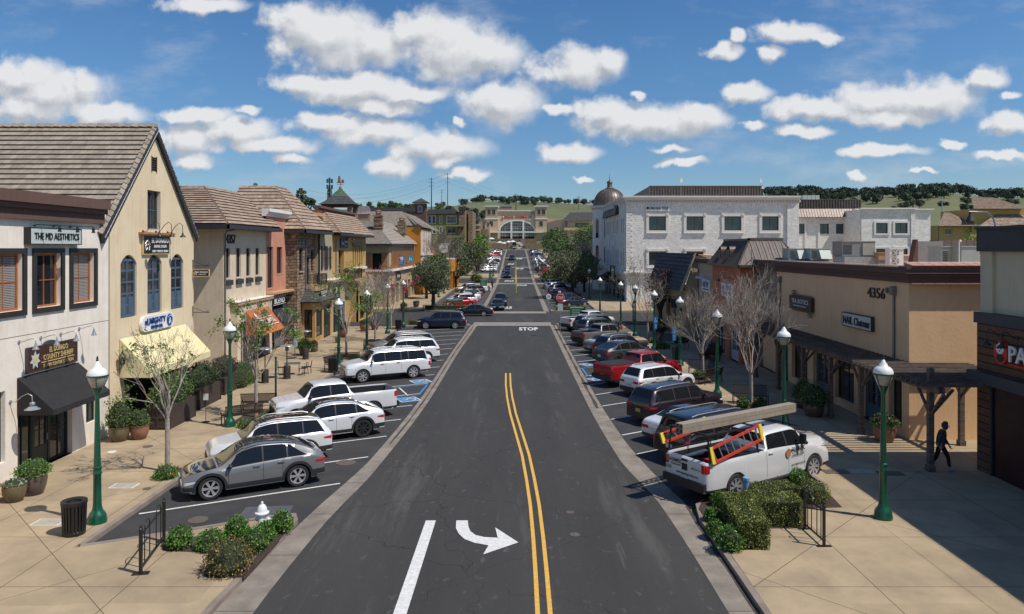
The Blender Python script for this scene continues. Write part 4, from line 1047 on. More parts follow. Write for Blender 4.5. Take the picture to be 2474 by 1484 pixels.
def strip(mb,fa,fb,y0,y1,z,step=1.5,m=0,thick=0):
 fa=fa if callable(fa) else (lambda y,c=fa:c); fb=fb if callable(fb) else (lambda y,c=fb:c)
 mb.grid([[(fa(y),y,gz(y)+z),(fb(y),y,gz(y)+z)] for y in frange(y0,y1,step)],m)
 if thick:
  ys=frange(y0,y1,step)
  for f in (fa,fb):mb.grid([[(f(y),y,gz(y)+z),(f(y),y,gz(y)+z-thick)] for y in ys],m)
  for y in (y0,y1):mb.face([(fa(y),y,gz(y)+z),(fb(y),y,gz(y)+z),(fb(y),y,gz(y)+z-thick),(fa(y),y,gz(y)+z-thick)],m)
def slab(mb,pts,z,thick=.16,m=0):
 """flat raised polygon"""
 mb.prism([(x,y,gz(y)+z-thick) for x,y in pts],(0,0,thick),m)
# terrain with the hills: skyline measured as view angle
SK=[(-3000,520),(0,520),(600,512),(850,506),(900,500),(1000,503),(1100,497),(1140,488),(1180,486),(1260,489),(1340,491),(1430,494),(1500,494),(1700,492),(1850,470),(1900,470),(2000,476),(2100,473),(2200,466),(2260,462),(2330,470),(2400,478),(2473,476),(2800,470),(5000,500)]
def hz(x,y):
 if y<520:return 0
 u=HX+x/y*F_; e=(HY-interp(SK,u))/F_; RY=1750.0
 t=min(1,(y-520)/(RY-520)); f=t*t*(3-2*t)*.35+t*.65
 z0=gz(y); z=lerp(13.6,CAMZ+e*RY,f**1.15)
 z+=(math.sin(x*.011+1)*math.cos(y*.007)*9+math.sin(x*.031)*math.sin(y*.022+2)*3.5)*math.sin(math.pi*min(t,1))*1.2
 if y>RY:z -= (y-RY)*.12
 return z
mat('grass_hill',(.135,.145,.062),.95,c2=(.09,.105,.045),nscale=.006,tex='world',detail=10,stretch=(1,.5,1))
mb=MB(); ys=[-60,0]+list(range(40,520,12))+list(range(520,1800,24))+list(range(1800,2700,120)); rows=[]
for y in ys:
 sp_=max(1.0,y/700); n=90; r_=[]
 for i in range(n+1):
  t=2*i/n-1; x=math.copysign(abs(t)**1.3,t)*(260 if y<200 else 260+(y-200)*1.1)
  z=(gz(y) if y<520 else hz(x,y))-.06
  if abs(x)>60 and y<520:z -= 0
  r_.append((x,y,z))
 rows.append(r_)
mb.grid(rows); ter=struct(mb.build('terrain','grass_hill',None,80))
# asphalt roads and bays
mb=MB(); strip(mb,lambda y:li(y),lambda y:ri(y),-30,330,.0,1.5)
struct(mb.build('road','asphalt'))
mb=MB(); strip(mb,lambda y:max(XL,lo(y)-40),lo,20.2,78.6,-.005); strip(mb,ro,XR,23.5,77.5,-.005)
strip(mb,XL,lo,98,151,-.005); strip(mb,ro,XR,96,158,-.005); strip(mb,XL,lo,196,318,-.005); strip(mb,ro,XR,196,318,-.005)
struct(mb.build('parking_bay','asphalt_bay'))
mb=MB(); strip(mb,-70,-4.2,79,96,-.004); strip(mb,3.7,60,80,95,-.004); strip(mb,-60,-3.9,163,178,-.004); strip(mb,4,60,163,178,-.004)
struct(mb.build('side_street','asphalt_bay'))
mb=MB(); strip(mb,lo,li,-30,79.2,.004); strip(mb,ri,ro,-30,79.5,.004); strip(mb,lo,li,96,330,.004); strip(mb,ri,ro,96,330,.004)
struct(mb.build('gutter','gutter'))
mat('gutter_stain',(.075,.062,.052),.9,noise=.5,nscale=4,tex='world')
mb=MB(); 
def wob(f,a,ph):return lambda y:f(y)+a*math.sin(y*1.1+ph)+a*.6*math.sin(y*2.7+ph)
strip(mb,wob(lambda y:lerp(lo(y),li(y),.4),.012,0),wob(lambda y:lerp(lo(y),li(y),.56),.016,2),31,79,.008,.6)
strip(mb,wob(lambda y:ro(y)-.12,.02,1),wob(lambda y:ro(y)-.01,.0,2),-10,23.6,.008,.5)
strip(mb,wob(lambda y:lerp(ri(y),ro(y),.5),.02,0),wob(lambda y:lerp(ri(y),ro(y),.72),.03,2),38,79,.008,.6)
struct(mb.build('gutter_dirt','gutter_stain'))
# concrete joints across the gutter
mb=MB()
for y in frange(-20,78,3.05):strip(mb,lo,li,y,y+.015,.010,.02); strip(mb,ri,ro,y,y+.015,.010,.02)
struct(mb.build('gutter_joint','gutter_stain'))
# pavements
def paving():
 m=bpy.data.materials.new('paving'); m.use_nodes=True; t=m.node_tree; b=t.nodes['Principled BSDF']; MATS['paving']=m
 b.inputs['Roughness'].default_value=.85; b.inputs['Specular IOR Level'].default_value=.25
 g_=N(t,'ShaderNodeNewGeometry'); sp_=N(t,'ShaderNodeSeparateXYZ'); t.links.new(g_.outputs['Position'],sp_.inputs[0])
 def lines(ax,ay,per,ph,wd):
  a=N(t,'ShaderNodeMath',operation='MULTIPLY'); t.links.new(sp_.outputs[0],a.inputs[0]); a.inputs[1].default_value=ax
  b_=N(t,'ShaderNodeMath',operation='MULTIPLY_ADD'); t.links.new(sp_.outputs[1],b_.inputs[0]); b_.inputs[1].default_value=ay; t.links.new(a.outputs[0],b_.inputs[2])
  c=N(t,'ShaderNodeMath',operation='ADD'); t.links.new(b_.outputs[0],c.inputs[0]); c.inputs[1].default_value=ph
  pp=N(t,'ShaderNodeMath',operation='PINGPONG'); t.links.new(c.outputs[0],pp.inputs[0]); pp.inputs[1].default_value=per/2
  l=N(t,'ShaderNodeMath',operation='LESS_THAN'); t.links.new(pp.outputs[0],l.inputs[0]); l.inputs[1].default_value=wd; return l.outputs[0]
 n1=N(t,'ShaderNodeTexNoise'); n1.inputs['Scale'].default_value=.7; n1.inputs['Detail'].default_value=9; n1.inputs['Roughness'].default_value=.65; t.links.new(g_.outputs['Position'],n1.inputs['Vector'])
 r1=N(t,'ShaderNodeMapRange'); r1.inputs[1].default_value=.35; r1.inputs[2].default_value=.7; t.links.new(n1.outputs[0],r1.inputs[0])
 mx=N(t,'ShaderNodeMixRGB'); mx.inputs[1].default_value=(.41,.32,.205,1); mx.inputs[2].default_value=(.28,.22,.15,1); t.links.new(r1.outputs[0],mx.inputs[0])
 # some slabs poured greyer
 vo=N(t,'ShaderNodeTexVoronoi',feature='F1',distance='CHEBYCHEV'); vo.inputs['Scale'].default_value=.33; vo.inputs['Randomness'].default_value=.1; t.links.new(g_.outputs['Position'],vo.inputs['Vector'])
 sc_=N(t,'ShaderNodeSeparateColor'); t.links.new(vo.outputs['Color'],sc_.inputs[0])
 lt=N(t,'ShaderNodeMapRange'); lt.inputs[3].default_value=.9; lt.inputs[4].default_value=1.07; t.links.new(sc_.outputs[0],lt.inputs[0])
 sc2=N(t,'ShaderNodeVectorMath',operation='SCALE'); t.links.new(mx.outputs[0],sc2.inputs[0]); t.links.new(lt.outputs[0],sc2.inputs['Scale'])
 cur=sc2.outputs[0]; acc=None
 for a in ((1,0,3.05,.35,.011),(0,1,3.05,.6,.011),(.7071,.7071,6.1,1.1,.010),(.7071,-.7071,6.1,2.3,.010)):
  l=lines(*a)
  if acc is None:acc=l
  else:
   q=N(t,'ShaderNodeMath',operation='MAXIMUM'); t.links.new(acc,q.inputs[0]); t.links.new(l,q.inputs[1]); acc=q.outputs[0]
 m2=N(t,'ShaderNodeMixRGB'); t.links.new(acc,m2.inputs[0]); t.links.new(cur,m2.inputs[1]); m2.inputs[2].default_value=(.1,.07,.045,1)
 t.links.new(m2.outputs[0],b.inputs['Base Color'])
 n3=N(t,'ShaderNodeTexNoise'); n3.inputs['Scale'].default_value=40; n3.inputs['Detail'].default_value=4; t.links.new(g_.outputs['Position'],n3.inputs['Vector'])
 bp=N(t,'ShaderNodeBump'); bp.inputs['Strength'].default_value=.25; bp.inputs['Distance'].default_value=.01; t.links.new(n3.outputs[0],bp.inputs['Height']); t.links.new(bp.outputs[0],b.inputs['Normal'])
paving()
SW=.13; KL=-12.22; KR=10.92
mb=MB(); strip(mb,-70,KL,-12,77,SW,3,thick=.2)
slab(mb,[(KL,-12),(-7.25,-12),(-7.2,0),(-7.16,14),(-7.12,16.9),(-6.86,20.9),(-6.83,22.1),(-7.05,22.4),(-9.1,21.45),(-10.6,20.75),(KL,20.0)],SW,.2)
strip(mb,KR,70,-12,78,SW,3,thick=.2)
slab(mb,[(5.8,-12),(KR+.01,-12),(KR+.01,25.5),(6.9,24.2),(6.4,23.95),(6.0,23.35),(5.84,22.2),(5.8,15)],SW,.2)
strip(mb,-60,KL,98,161,SW,3,thick=.2); strip(mb,KR,60,96,161,SW,3,thick=.2)
strip(mb,-60,KL,180,330,SW,3,thick=.2); strip(mb,KR,60,180,330,SW,3,thick=.2)
# bulbs at the street corners
for (a,b,y0,y1,cut) in ((KL,None,152,161,1),(None,KR,159,161.5,1),(KL,None,180,195,1),(None,KR,180,195,1)):
 strip(mb,a if a else (lambda y:ro(y)+.02),b if b else (lambda y:lo(y)-.02),y0,y1,SW,1.5,thick=.2)
struct(mb.build('pavement','paving'))
mb=MB()
# kerbs: left bay, left planter, right bay, right planter
strip(mb,KL,XL,20.25,77,SW+.004,3.05,thick=.3); strip(mb,XR,KR,25.5,78,SW+.004,3.05,thick=.3)
strip(mb,KL,XL,98,152,SW+.004,3.05,thick=.3); strip(mb,XR,KR,96,159,SW+.004,3.05,thick=.3); strip(mb,KL,XL,196,318,SW+.004,6,thick=.3); strip(mb,XR,KR,196,318,SW+.004,6,thick=.3)
def kerb_path(pts,wd=.17,z=SW+.005,h=.3):
 n=len(pts); V2=[Vector((p[0],p[1],0)) for p in pts]; L,R_=[],[]
 for i in range(n):
  d=(V2[min(i+1,n-1)]-V2[max(i-1,0)]).normalized(); s=Vector((-d.y,d.x,0))*wd/2; L.append(V2[i]+s); R_.append(V2[i]-s)
 for i in range(n-1):
  a,b,c,d=L[i],L[i+1],R_[i+1],R_[i]
  mb.prism([(p.x,p.y,gz(p.y)+z-h) for p in (a,b,c,d)],(0,0,h))
kerb_path([(-7.16,-12),(-7.12,0),(-7.08,14),(-7.03,17),(-6.75,20.8),(-6.72,22.1),(-6.9,22.55),(-7.3,22.5),(-9.06,21.6),(-10.6,20.85),(-12.1,20.15)])
kerb_path([(5.71,-12),(5.70,0),(5.72,16),(5.72,22.2),(5.9,23.4),(6.35,24.0),(6.9,24.25),(10.82,25.6)])
struct(mb.build('kerb','kerb'))
# planting beds
mb=MB()
def bedg(pts):slab(mb,[tuple(G(x,y,SW))[:2] for x,y in pts],SW+.006,.05)
bedg([(393,1331),(507,1336),(491,1394),(589,1397),(706,1272),(699,1259),(600,1276),(470,1297),(388,1309)])
bedg([(1686,1230),(1722,1282),(1757,1330),(1854,1328),(1853,1277),(1942,1277),(1942,1229),(2034,1226),(1999,1189),(1930,1150),(1800,1170),(1700,1203)])
for (x,y,a,b) in ((-12.72,26.7,.48,.6),(-12.85,35.6,.62,1.3),(-12.9,55.7,.65,1.0),(-12.75,65,.52,1.0),(-12.85,75,.6,.9),(11.55,45.4,.6,1.2),(12.2,37.0,.7,1.0),(11.6,64,.6,1.2)):
 strip(mb,x-a,x+a,y-b,y+b,SW+.006,1,thick=.05)
struct(mb.build('planting_bed','mulch'))
# intersection bulbs with planting and far kerbs
mb=MB(); slab(mb,[(-12.2,76.9),(KL,79.3),(-5.2,79.3),(-4.9,78.7),(-6.2,77.5),(-9,77.3)],SW,.2); slab(mb,[(4.55,77.6),(4.6,79.4),(5.5,80),(12,80),(12,77.6),(8,77.3)],SW,.2)
slab(mb,[(-12.2,98.1),(-12.2,96.6),(-6.3,96.6),(-4.9,97.3),(-5.0,99.2),(-8,99.6)],SW,.2); slab(mb,[(4.65,95.4),(12,95),(12,97.5),(8,98.4),(4.7,97.9)],SW,.2)
struct(mb.build('corner_kerb','kerb'))
# ---------------------------------------------------------------- painted markings (sheets 4 mm up)
def line(mb,a,b,w_=.1,z=.008,m=0):
 a,b=Vector((a[0],a[1],0)),Vector((b[0],b[1],0)); d=(b-a); s=Vector((-d.y,d.x,0)).normalized()*w_/2
 n=max(1,int(d.length/4)); 
 for i in range(n):
  p,q=a+d*i/n,a+d*(i+1)/n; mb.face([(v.x,v.y,gz(v.y)+z) for v in (p-s,q-s,q+s,p+s)],m)
mb=MB()
for k in range(0,19):
 y=22.9+3.12*k; xe=lo(y+3)-.18
 if y+.526*(xe+11.9)>78:break
 line(mb,(-11.9,y),(xe,y+.526*(xe+11.9)))
for k in range(0,19):
 y=26.5+3.0*k
 if k==0:line(mb,(5.6,26.9),(10.6,30.2)); continue
 x0=ro(y)+.05; line(mb,(x0,y+.05),(10.7,y+.05+.65*(10.7-x0)))
for k in range(18):
 y=99.6+3.12*k; line(mb,(-11.9,y-3),(lo(y)-.2,y+.5)); y=98.5+3.05*k
 if y<155:line(mb,(ro(y)+.1,y),(10.7,y+4))
for k in range(36):
 y=198+3.1*k; line(mb,(-11.9,y-3),(lo(y)-.2,y+.5)); line(mb,(ro(y)+.1,y),(10.7,y+4))
struct(mb.build('painted_line','paint_white'))
mb=MB()
def gpoly(px,z=.009):return [tuple(G(x,y,0)+Vector((0,0,z))) for x,y in px]
a=[G(1028,1258),G(1053,1258),G(986,1484),G(945,1484)]; d1=(a[3]-a[0]); d2=(a[2]-a[1])
line(mb,((a[0]+a[1])/2)[:2],((a[0]+a[1])/2+(d1+d2)*.5*1.2)[:2],.31,.009)
# curved turn arrow
mb.face(gpoly([(1102,1258),(1130,1258),(1131,1272),(1136,1284),(1148,1293),(1168,1298),(1202,1300),(1196,1275),(1252,1311),(1167,1340),(1180,1318),(1146,1312),(1122,1303),(1108,1290),(1101,1276)]))
struct(mb.build('turn_arrow','paint_white'))
mb=MB(); yl=[(1232,902),(1233,930),(1237,960),(1246,1000),(1262,1050),(1278,1100),(1291,1160),(1302,1220),(1312,1300),(1320,1380),(1329,1484)]
yr=[(1224.5,902)]
W_=[G(*p) for p in yl]; 
d=(W_[-1]-W_[-2]).normalized(); W_.append(W_[-1]+d*14)
for sg in (0,1):
 for i in range(len(W_)-1):
  ox=-.29*(1-sg); a,b=W_[i]+Vector((ox,0,0)),W_[i+1]+Vector((ox,0,0))
  mb.face([(a.x-.055,a.y,.009),(b.x-.055,b.y,.009),(b.x+.055,b.y,.009),(a.x+.055,a.y,.009)])
for ox in (-.12,.12):line(mb,(.1+ox,164),(.1+ox,220),.08)
struct(mb.build('centre_line','paint_yellow'))
# stop bars with concrete bands + STOP
mb=MB(); mw=MB()
for (y0,y1) in ((78.9,81.6),(93.8,95.6),(160.5,163.3),(178.5,180.5),(221,223),(258,260)):
 xa=lambda y:li(y)-.5; xb=lambda y:ri(y)+.1
 if y0<100:xb=lambda y:ri(y)+.2
 strip(mb,xa,xb,y0,y1,.005,1)
 for q in (y0,y1):strip(mw,xa,xb,q-.12,q+.12,.010,.24)
struct(mb.build('crosswalk_band','gutter')); struct(mw.build('crosswalk_line','paint_white'))
class Gr:
 def __init__(s,x,y,flip=1):s.x,s.y,s.f=x,y,flip
 def pt(s,u,v,d=0):return Vector((s.x+u*s.f,s.y+v*s.f,gz(s.y+v*s.f)+.009+d))
mb=MB()
for (x,y,wd,hh,fl) in ((.35,73.9,2.0,3.0,1),(.3,153.5,2.2,4.5,1),(.3,213,2.1,5.5,1),(.3,252,2.1,5.5,1),(-.5,104,-2.2,3.6,-1),(-.4,172.5,-2.2,4.5,-1),(-.4,236,-2.1,5,-1)):
 text(mb,'STOP',Gr(x,y,fl),0,0,hh,0,0,width=abs(wd),bold=.03)
struct(mb.build('stop_lettering','paint_white'))
# accessible bay markings
mb=MB(); ml=MB()
def oframe(b,P,w_=.12):
 for i in range(len(P)-1):line(b,P[i],P[i+1],w_,.010)
oframe(mb,[(-11.8,38.6),(-5.55,41.5),(-5.42,44.6),(-11.8,41.4)]); oframe(mb,[(4.75,47.5),(4.65,50.6),(10.6,54.5)]); oframe(mb,[(4.75,47.5),(10.6,51.2)])
for i in range(5):line(ml,(-6.1-i*1.2,41.2-i*.55),(-6.1-i*1.2-.9,43.6-i*.6),.09)
for i in range(5):line(ml,(5.1+i*1.2,48.1+i*.75),(4.9+i*1.2+1,50.4+i*.75),.09)
SYM=[(-5.95,40.2,-.876,-.48),(-5.98,45.7,-.876,-.48),(5.3,46.4,.84,.545),(5.3,52.3,.84,.545)]
for (x,y,dx,dy) in SYM:
 c=Vector((x,y,0)); d=Vector((dx,dy,0)); s=Vector((-dy,dx,0)); P=lambda a,b:tuple(c+d*a+s*b+Vector((0,0,.009+gz(y))))
 mb.face([P(-.6,-.6),P(-.6,.6),P(.6,.6),P(.6,-.6)])
 for (a0,b0,a1,b1) in ((-.55,-.55,.55,-.55),(.55,-.55,.55,.55),(.55,.55,-.55,.55),(-.55,.55,-.55,-.55),(.35,0,.05,.02),(.05,.02,0,-.25),(0,-.25,-.3,-.3)):
  line(ml,P(a0,b0)[:2],P(a1,b1)[:2],.07,.014)
 ring=[P(-.12+.28*math.cos(t),.05+.28*math.sin(t))[:2] for t in [i*math.pi/6+1.2 for i in range(9)]]
 for a,b in zip(ring,ring[1:]):line(ml,a,b,.06,.014)
struct(mb.build('blue_marking','paint_blue')); struct(ml.build('white_marking','paint_white'))
# covers and lids
def lid(name,label,x,y,r_=.3,z=.0,m='iron_lid',sq=None,cat='manhole cover',rz=0,rim=None):
 mb=MB()
 if sq:
  c,s=math.cos(rz),math.sin(rz); q=[(x+a*c-b*s,y+a*s+b*c,z-.02) for a,b in ((-sq[0],-sq[1]),(sq[0],-sq[1]),(sq[0],sq[1]),(-sq[0],sq[1]))]; mb.prism(q,(0,0,.032))
  q=[(x+(a*c-b*s)*.9,y+(a*s+b*c)*.9,z+.012) for a,b in ((-sq[0],-sq[1]),(sq[0],-sq[1]),(sq[0],sq[1]),(-sq[0],sq[1]))]; mb.prism(q,(0,0,.004),1)
 else:mb.lathe([(r_,z-.02),(r_,z+.010),(r_*.86,z+.012)],(x,y,0),24); mb.lathe([(r_*.84,z+.0125),(.001,z+.016)],(x,y,0),24,1,cap=False)
 o=mb.build(name,[rim or m,m]); tag(o,label,cat,'covers let into the ground')
p=G(1388,1292); lid('manhole_cover','small round rusty cover in the road near the yellow double line',p.x,p.y,.15)
p=G(1377,1238); lid('manhole_cover','small round dark cover in the road, the farther of two',p.x,p.y,.13)
p=G(835,1118); lid('manhole_cover','round iron manhole cover in the parking bay beside the grey crossover',p.x,p.y,.38)
p=G(478,1256); lid('manhole_cover','round dark manhole cover in the empty bay above the hydrant bed',p.x,p.y,.3)
p=G(641,1240); lid('drain_grate','large grey rectangular steel grate beside the white hydrant',p.x,p.y,sq=(.75,.6),cat='drain grate',m='grey_metal',rz=.1)
for (x,y,lb) in ((300,1174,'pale rectangular utility lid with a worn white rim near the tree bed'),(118,1262,'square utility lid behind the black litter bin'),(705,1083,'square grey utility lid in the pavement near the wooden planter')):
 p=G(x,y,SW); lid('utility_lid',lb,p.x,p.y,z=SW,sq=(.42,.26),m='concrete_lid',cat='utility lid',rim='white_paint')
p=G(270,1092,SW); lid('utility_lid','small round white lid in the pavement in front of the white shop',p.x,p.y,.17,z=SW,m='white_paint',cat='utility lid')
p=G(357,1079,SW); lid('manhole_cover','round brown cover in the pavement below the potted plants',p.x,p.y,.2,z=SW)
p=G(355,1181,SW); lid('manhole_cover','small round brown cover beside the pale rectangular lid',p.x,p.y,.14,z=SW)
for (x,y,lb) in ((2018,1140,'dark rectangular lid in the shaded pavement, left of the white one'),(2080,1139,'pale rectangular lid in the shaded pavement between two dark ones'),(2150,1144,'dark rectangular lid in the shaded pavement behind the lamp post')):
 p=G(x,y,SW); lid('utility_lid',lb,p.x,p.y,z=SW,sq=(.45,.25),m='concrete_lid' if 'pale' in lb else 'iron_lid',cat='utility lid')
# ---------------------------------------------------------------- building materials
stucco('st_white',(.82,.755,.66),(.54,.44,.35),.62); stucco('st_cream',(.74,.62,.43),(.55,.37,.19),.62,scale=.5)
stucco('st_sand',(.66,.56,.42),(.45,.32,.2),.6); stucco('st_salmon',(.52,.23,.15),(.62,.4,.33),.6); stucco('st_tan',(.40,.33,.23),(.25,.19,.12),.6)
stucco('st_gold',(.50,.32,.12),(.36,.21,.08),.5); stucco('st_brown',(.46,.36,.235),(.33,.25,.16),.5); stucco('st_orange',(.50,.22,.035),(.38,.15,.03),.5)
stucco('st_4356',(.80,.53,.31),(.58,.37,.2),.5,scale=.6); stucco('st_terra',(.55,.2,.11),(.38,.13,.08),.5); stucco('st_olive',(.5,.42,.27),(.38,.31,.2),.5)
stucco('st_greybrown',(.28,.21,.16),(.2,.15,.12),.5); stucco('st_panda',(.56,.5,.36),(.42,.36,.26),.5); stucco('st_green',(.25,.24,.08),(.2,.19,.07),.4)
stucco('st_cinema',(.5,.38,.26),(.42,.31,.21),.4); stucco('st_cinema_light',(.62,.52,.38),(.55,.45,.33),.3); stucco('st_yellow',(.48,.33,.13),(.4,.27,.1),.4)
stucco('st_whitetrim',(.76,.73,.68),(.58,.54,.49),.5); stucco('cornice_brown',(.14,.085,.07),(.09,.058,.05),.6); stucco('cornice_red',(.45,.24,.17),(.3,.15,.11),.5)
stucco('ledge_tan',(.5,.32,.17),(.3,.19,.1),.6)
tiled('tile_grey',(.36,.305,.245),(.27,.225,.18),(.15,.12,.1),.33,.4,.008,.2,nb=.22)
tiled('tile_tan',(.42,.32,.24),(.27,.19,.145),(.16,.11,.085),.4,.4,.008,.2,nb=.22)
tiled('tile_slate',(.10,.10,.105),(.07,.07,.074),(.035,.035,.035),.3,.4,.01,.4)
tiled('tile_pale',(.42,.38,.32),(.33,.29,.24),(.18,.15,.12),.33,.4,.008,.2)
mat('tile_gap',(.025,.02,.018),.9)
tiled('stone_white',(.88,.85,.79),(.74,.71,.66),(.6,.57,.53),.6,.3,.008,.7,nb=.12,wn=.22,bdist=.04)
tiled('stone_brown',(.42,.3,.2),(.22,.155,.11),(.1,.075,.055),.5,.26,.025,1.0,nb=.5,wn=.2,bdist=.05)
tiled('seam_grey',(.15,.125,.11),(.15,.125,.11),(.05,.04,.036),.45,30,.018,.6,nb=.08,rough=.4)
tiled('seam_dark',(.06,.055,.055),(.06,.055,.055),(.018,.016,.016),.3,30,.03,.8,nb=.1,rough=.4)
tiled('ribs_brown',(.16,.125,.095),(.16,.125,.095),(.03,.025,.02),.42,40,.12,1,nb=.05)
tiled('copper_roof',(.12,.2,.12),(.09,.14,.09),(.04,.05,.04),.5,.3,.03,.4,nb=.3)
tiled('siding',(.17,.09,.05),(.10,.06,.04),(.035,.022,.018),60,.28,.025,.6,nb=.2)
mat('trim_charcoal',(.035,.035,.04),.6,noise=.2); mat('band_grey',(.055,.055,.062),.6,noise=.15)
mat('wood_orange',(.44,.2,.085),.6,noise=.3,nscale=3); mat('frame_orange',(.42,.13,.035),.5,noise=.25,nscale=3); mat('surround_black',(.03,.027,.025),.6,noise=.3,nscale=3)
mat('blue_shutter',(.085,.13,.19),.5,noise=.2,nscale=2); mat('fabric_black',(.02,.019,.021),.85,noise=.25,nscale=3); mat('fabric_yellow',(.76,.66,.38),.85,noise=.12,nscale=2); mat('fabric_orange',(.5,.14,.035),.85,noise=.15,nscale=2)
mat('green_frame',(.012,.03,.025),.5); mat('aqua',(.03,.35,.42),.5); mat('interior_dark',(.012,.01,.01),.9); mat('panda_dark',(.035,.008,.012),.5,noise=.5,nscale=2); mat('logo_red',(.6,.03,.015),.4)
mat('board_wood',(.085,.035,.02),.5,c2=(.03,.014,.01),nscale=3,stretch=(1,.6,12)); mat('gold_letters',(.62,.47,.2),.5); mat('blue_letters',(.01,.06,.25),.4)
mat('sign_pale',(.5,.55,.53),.5); mat('navy',(.015,.03,.085),.5); mat('dome_brown',(.15,.12,.1),.42,c2=(.1,.08,.068),nscale=2,metal=.3); mat('rust',(.32,.12,.06),.7,noise=.3,nscale=8)
mat('ac_pale',(.38,.43,.40),.5,noise=.15,nscale=2); mat('ac_grey',(.24,.245,.25),.5,noise=.2,nscale=2); mat('roof_flat',(.3,.32,.34),.8,noise=.3,nscale=1); mat('cardboard',(.36,.24,.13),.8)
def stripes():
 m=bpy.data.materials.new('fabric_stripe'); m.use_nodes=True; t=m.node_tree; b=t.nodes['Principled BSDF']; MATS['fabric_stripe']=m
 g_=N(t,'ShaderNodeNewGeometry'); s=N(t,'ShaderNodeSeparateXYZ'); t.links.new(g_.outputs['Position'],s.inputs[0]); q=N(t,'ShaderNodeMath',operation='PINGPONG'); t.links.new(s.outputs[1],q.inputs[0]); q.inputs[1].default_value=.22
 l=N(t,'ShaderNodeMath',operation='LESS_THAN'); t.links.new(q.outputs[0],l.inputs[0]); l.inputs[1].default_value=.11; x=N(t,'ShaderNodeMixRGB'); t.links.new(l.outputs[0],x.inputs[0]); x.inputs[1].default_value=(.45,.36,.25,1); x.inputs[2].default_value=(.05,.035,.03,1)
 t.links.new(x.outputs[0],b.inputs['Base Color']); b.inputs['Roughness'].default_value=.85
stripes()
Z0=SW
def PX(x,y,Y):return Vector(((x-HX)*Y/F_,Y,CAMZ+(HY-y)*Y/F_))
def boxpart(nm,parent,m,fr,u0,u1,v0,v1,d0,d1,label=None,smooth=0):
 mb=MB(); mb.fbox(fr,u0,u1,v0,v1,d0,d1); o=mb.build(nm,m,parent)
 if label:o['label']=label
 return o
def cornice(parent,m,fr,u0,u1,bands,nm='cornice'):
 mb=MB()
 for (v0,v1,d) in bands:mb.fbox(fr,u0,u1,v0,v1,-.25,d)
 return mb.build(nm,m,parent)
def core(parent,m,x0,x1,y0,y1,z0,z1,roofm='roof_flat',nm='back_walls'):
 mb=MB(); mb.box(x0,x1,y0,y1,z0,z1); mb.build(nm,m,parent)
def awning(parent,fr,u0,u1,v1,v0,proj,m,val=.18,label=None,nm='awning'):
 mb=MB(); P=fr.pt
 a,b,c,d=P(u0,v1,.02),P(u1,v1,.02),P(u1,v0,proj),P(u0,v0,proj); n=12
 # slightly sagging cloth
 rows=[]
 for i in range(7):
  t=i/6; rows.append([P(lerp(u0,u1,j/n),lerp(v1,v0,t)-.03*math.sin(math.pi*t)*(1-.5*math.cos(j*math.pi*2/3)),lerp(.02,proj,t)) for j in range(n+1)])
 mb.grid(rows); mb.face([a,d,P(u0,v0-val,proj),P(u0,v0-val,.02)]); mb.face([b,c,P(u1,v0-val,proj),P(u1,v0-val,.02)])
 mb.grid([[P(lerp(u0,u1,j/n),v0,proj) for j in range(n+1)],[P(lerp(u0,u1,j/n),v0-val-.015*(j%2),proj+.004) for j in range(n+1)]])
 o=mb.build(nm,m,parent,60)
 for s in (0,):
  f=MB(); f.tube([P(u0+.03,v0-.02,proj-.02),P(u1-.03,v0-.02,proj-.02)],.02,6); f.build('frame','black_metal',o)
 if label:o['label']=label
 return o
def gooseneck(parent,fr,u,v,reach=.55,drop=-.05,m='black_metal',rise=.18,shade=.13,big=False,label=None):
 P=fr.pt; mb=MB(); mb.tube([P(u,v,0),P(u,v,.03)],.07,10)
 pts=[P(u,v,.02),P(u,v+.01,reach*.25),P(u,v+rise*.7,reach*.55),P(u,v+rise,reach*.8),P(u,v+rise*.75,reach*.98),P(u,v+drop,reach)]
 mb.tube(pts,.016,6); o=mb.build('wall_lamp',m,parent,60)
 s=MB(); c=P(u,v+drop,reach)
 s.lathe([(.03,.02),(.045,-.05),(.06,-.1),(shade*.6,-.13),(shade,-.2),(shade*1.02,-.22)],c,14,cap=False)
 if big:s.lathe([(.07,-.0),(.09,-.03),(.09,-.1)],c,12); s.lathe([(.1,-.14),(.2,-.22),(.26,-.25)],c,18,cap=False)
 s.build('lamp_shade',m,o,60); return o
def sign(parent,fr,u0,u1,v0,v1,m,d0=.02,d1=.1,label=None,rim=None,oval=False,nm='sign'):
 mb=MB()
 if oval:
  n=40; rv=(v1-v0)/2; cy=(v0+v1)/2; pts=[]
  for i in range(n):
   a=2*math.pi*i/n; uu=((u1-rv) if math.cos(a)>0 else (u0+rv))+rv*math.cos(a); pts.append(fr.pt(uu,cy+rv*math.sin(a),d0))
  mb.prism(pts,fr.N*(d1-d0))
 else:mb.fbox(fr,u0,u1,v0,v1,d0,d1)
 o=mb.build(nm,m,parent)
 if rim and not oval:
  r=MB(); w_=.035; r.fbox(fr,u0-w_,u0,v0-w_,v1+w_,d0,d1+.015); r.fbox(fr,u1,u1+w_,v0-w_,v1+w_,d0,d1+.015); r.fbox(fr,u0,u1,v1,v1+w_,d0,d1+.012); r.fbox(fr,u0,u1,v0-w_,v0,d0,d1+.012); r.build('rim',rim,o)
 if label:o['label']=label
 return o
def words(o,fr,items,m,d,th=.02,mirror=False,nm='lettering'):
 """items: (text, u, v, height, width)"""
 mb=MB()
 for it in items:text(mb,it[0],fr,it[1],it[2],it[3],d,d+th,width=it[4],mirror=mirror,bold=min(it[5],.012) if len(it)>5 else .0)
 return mb.build(nm,m,o)
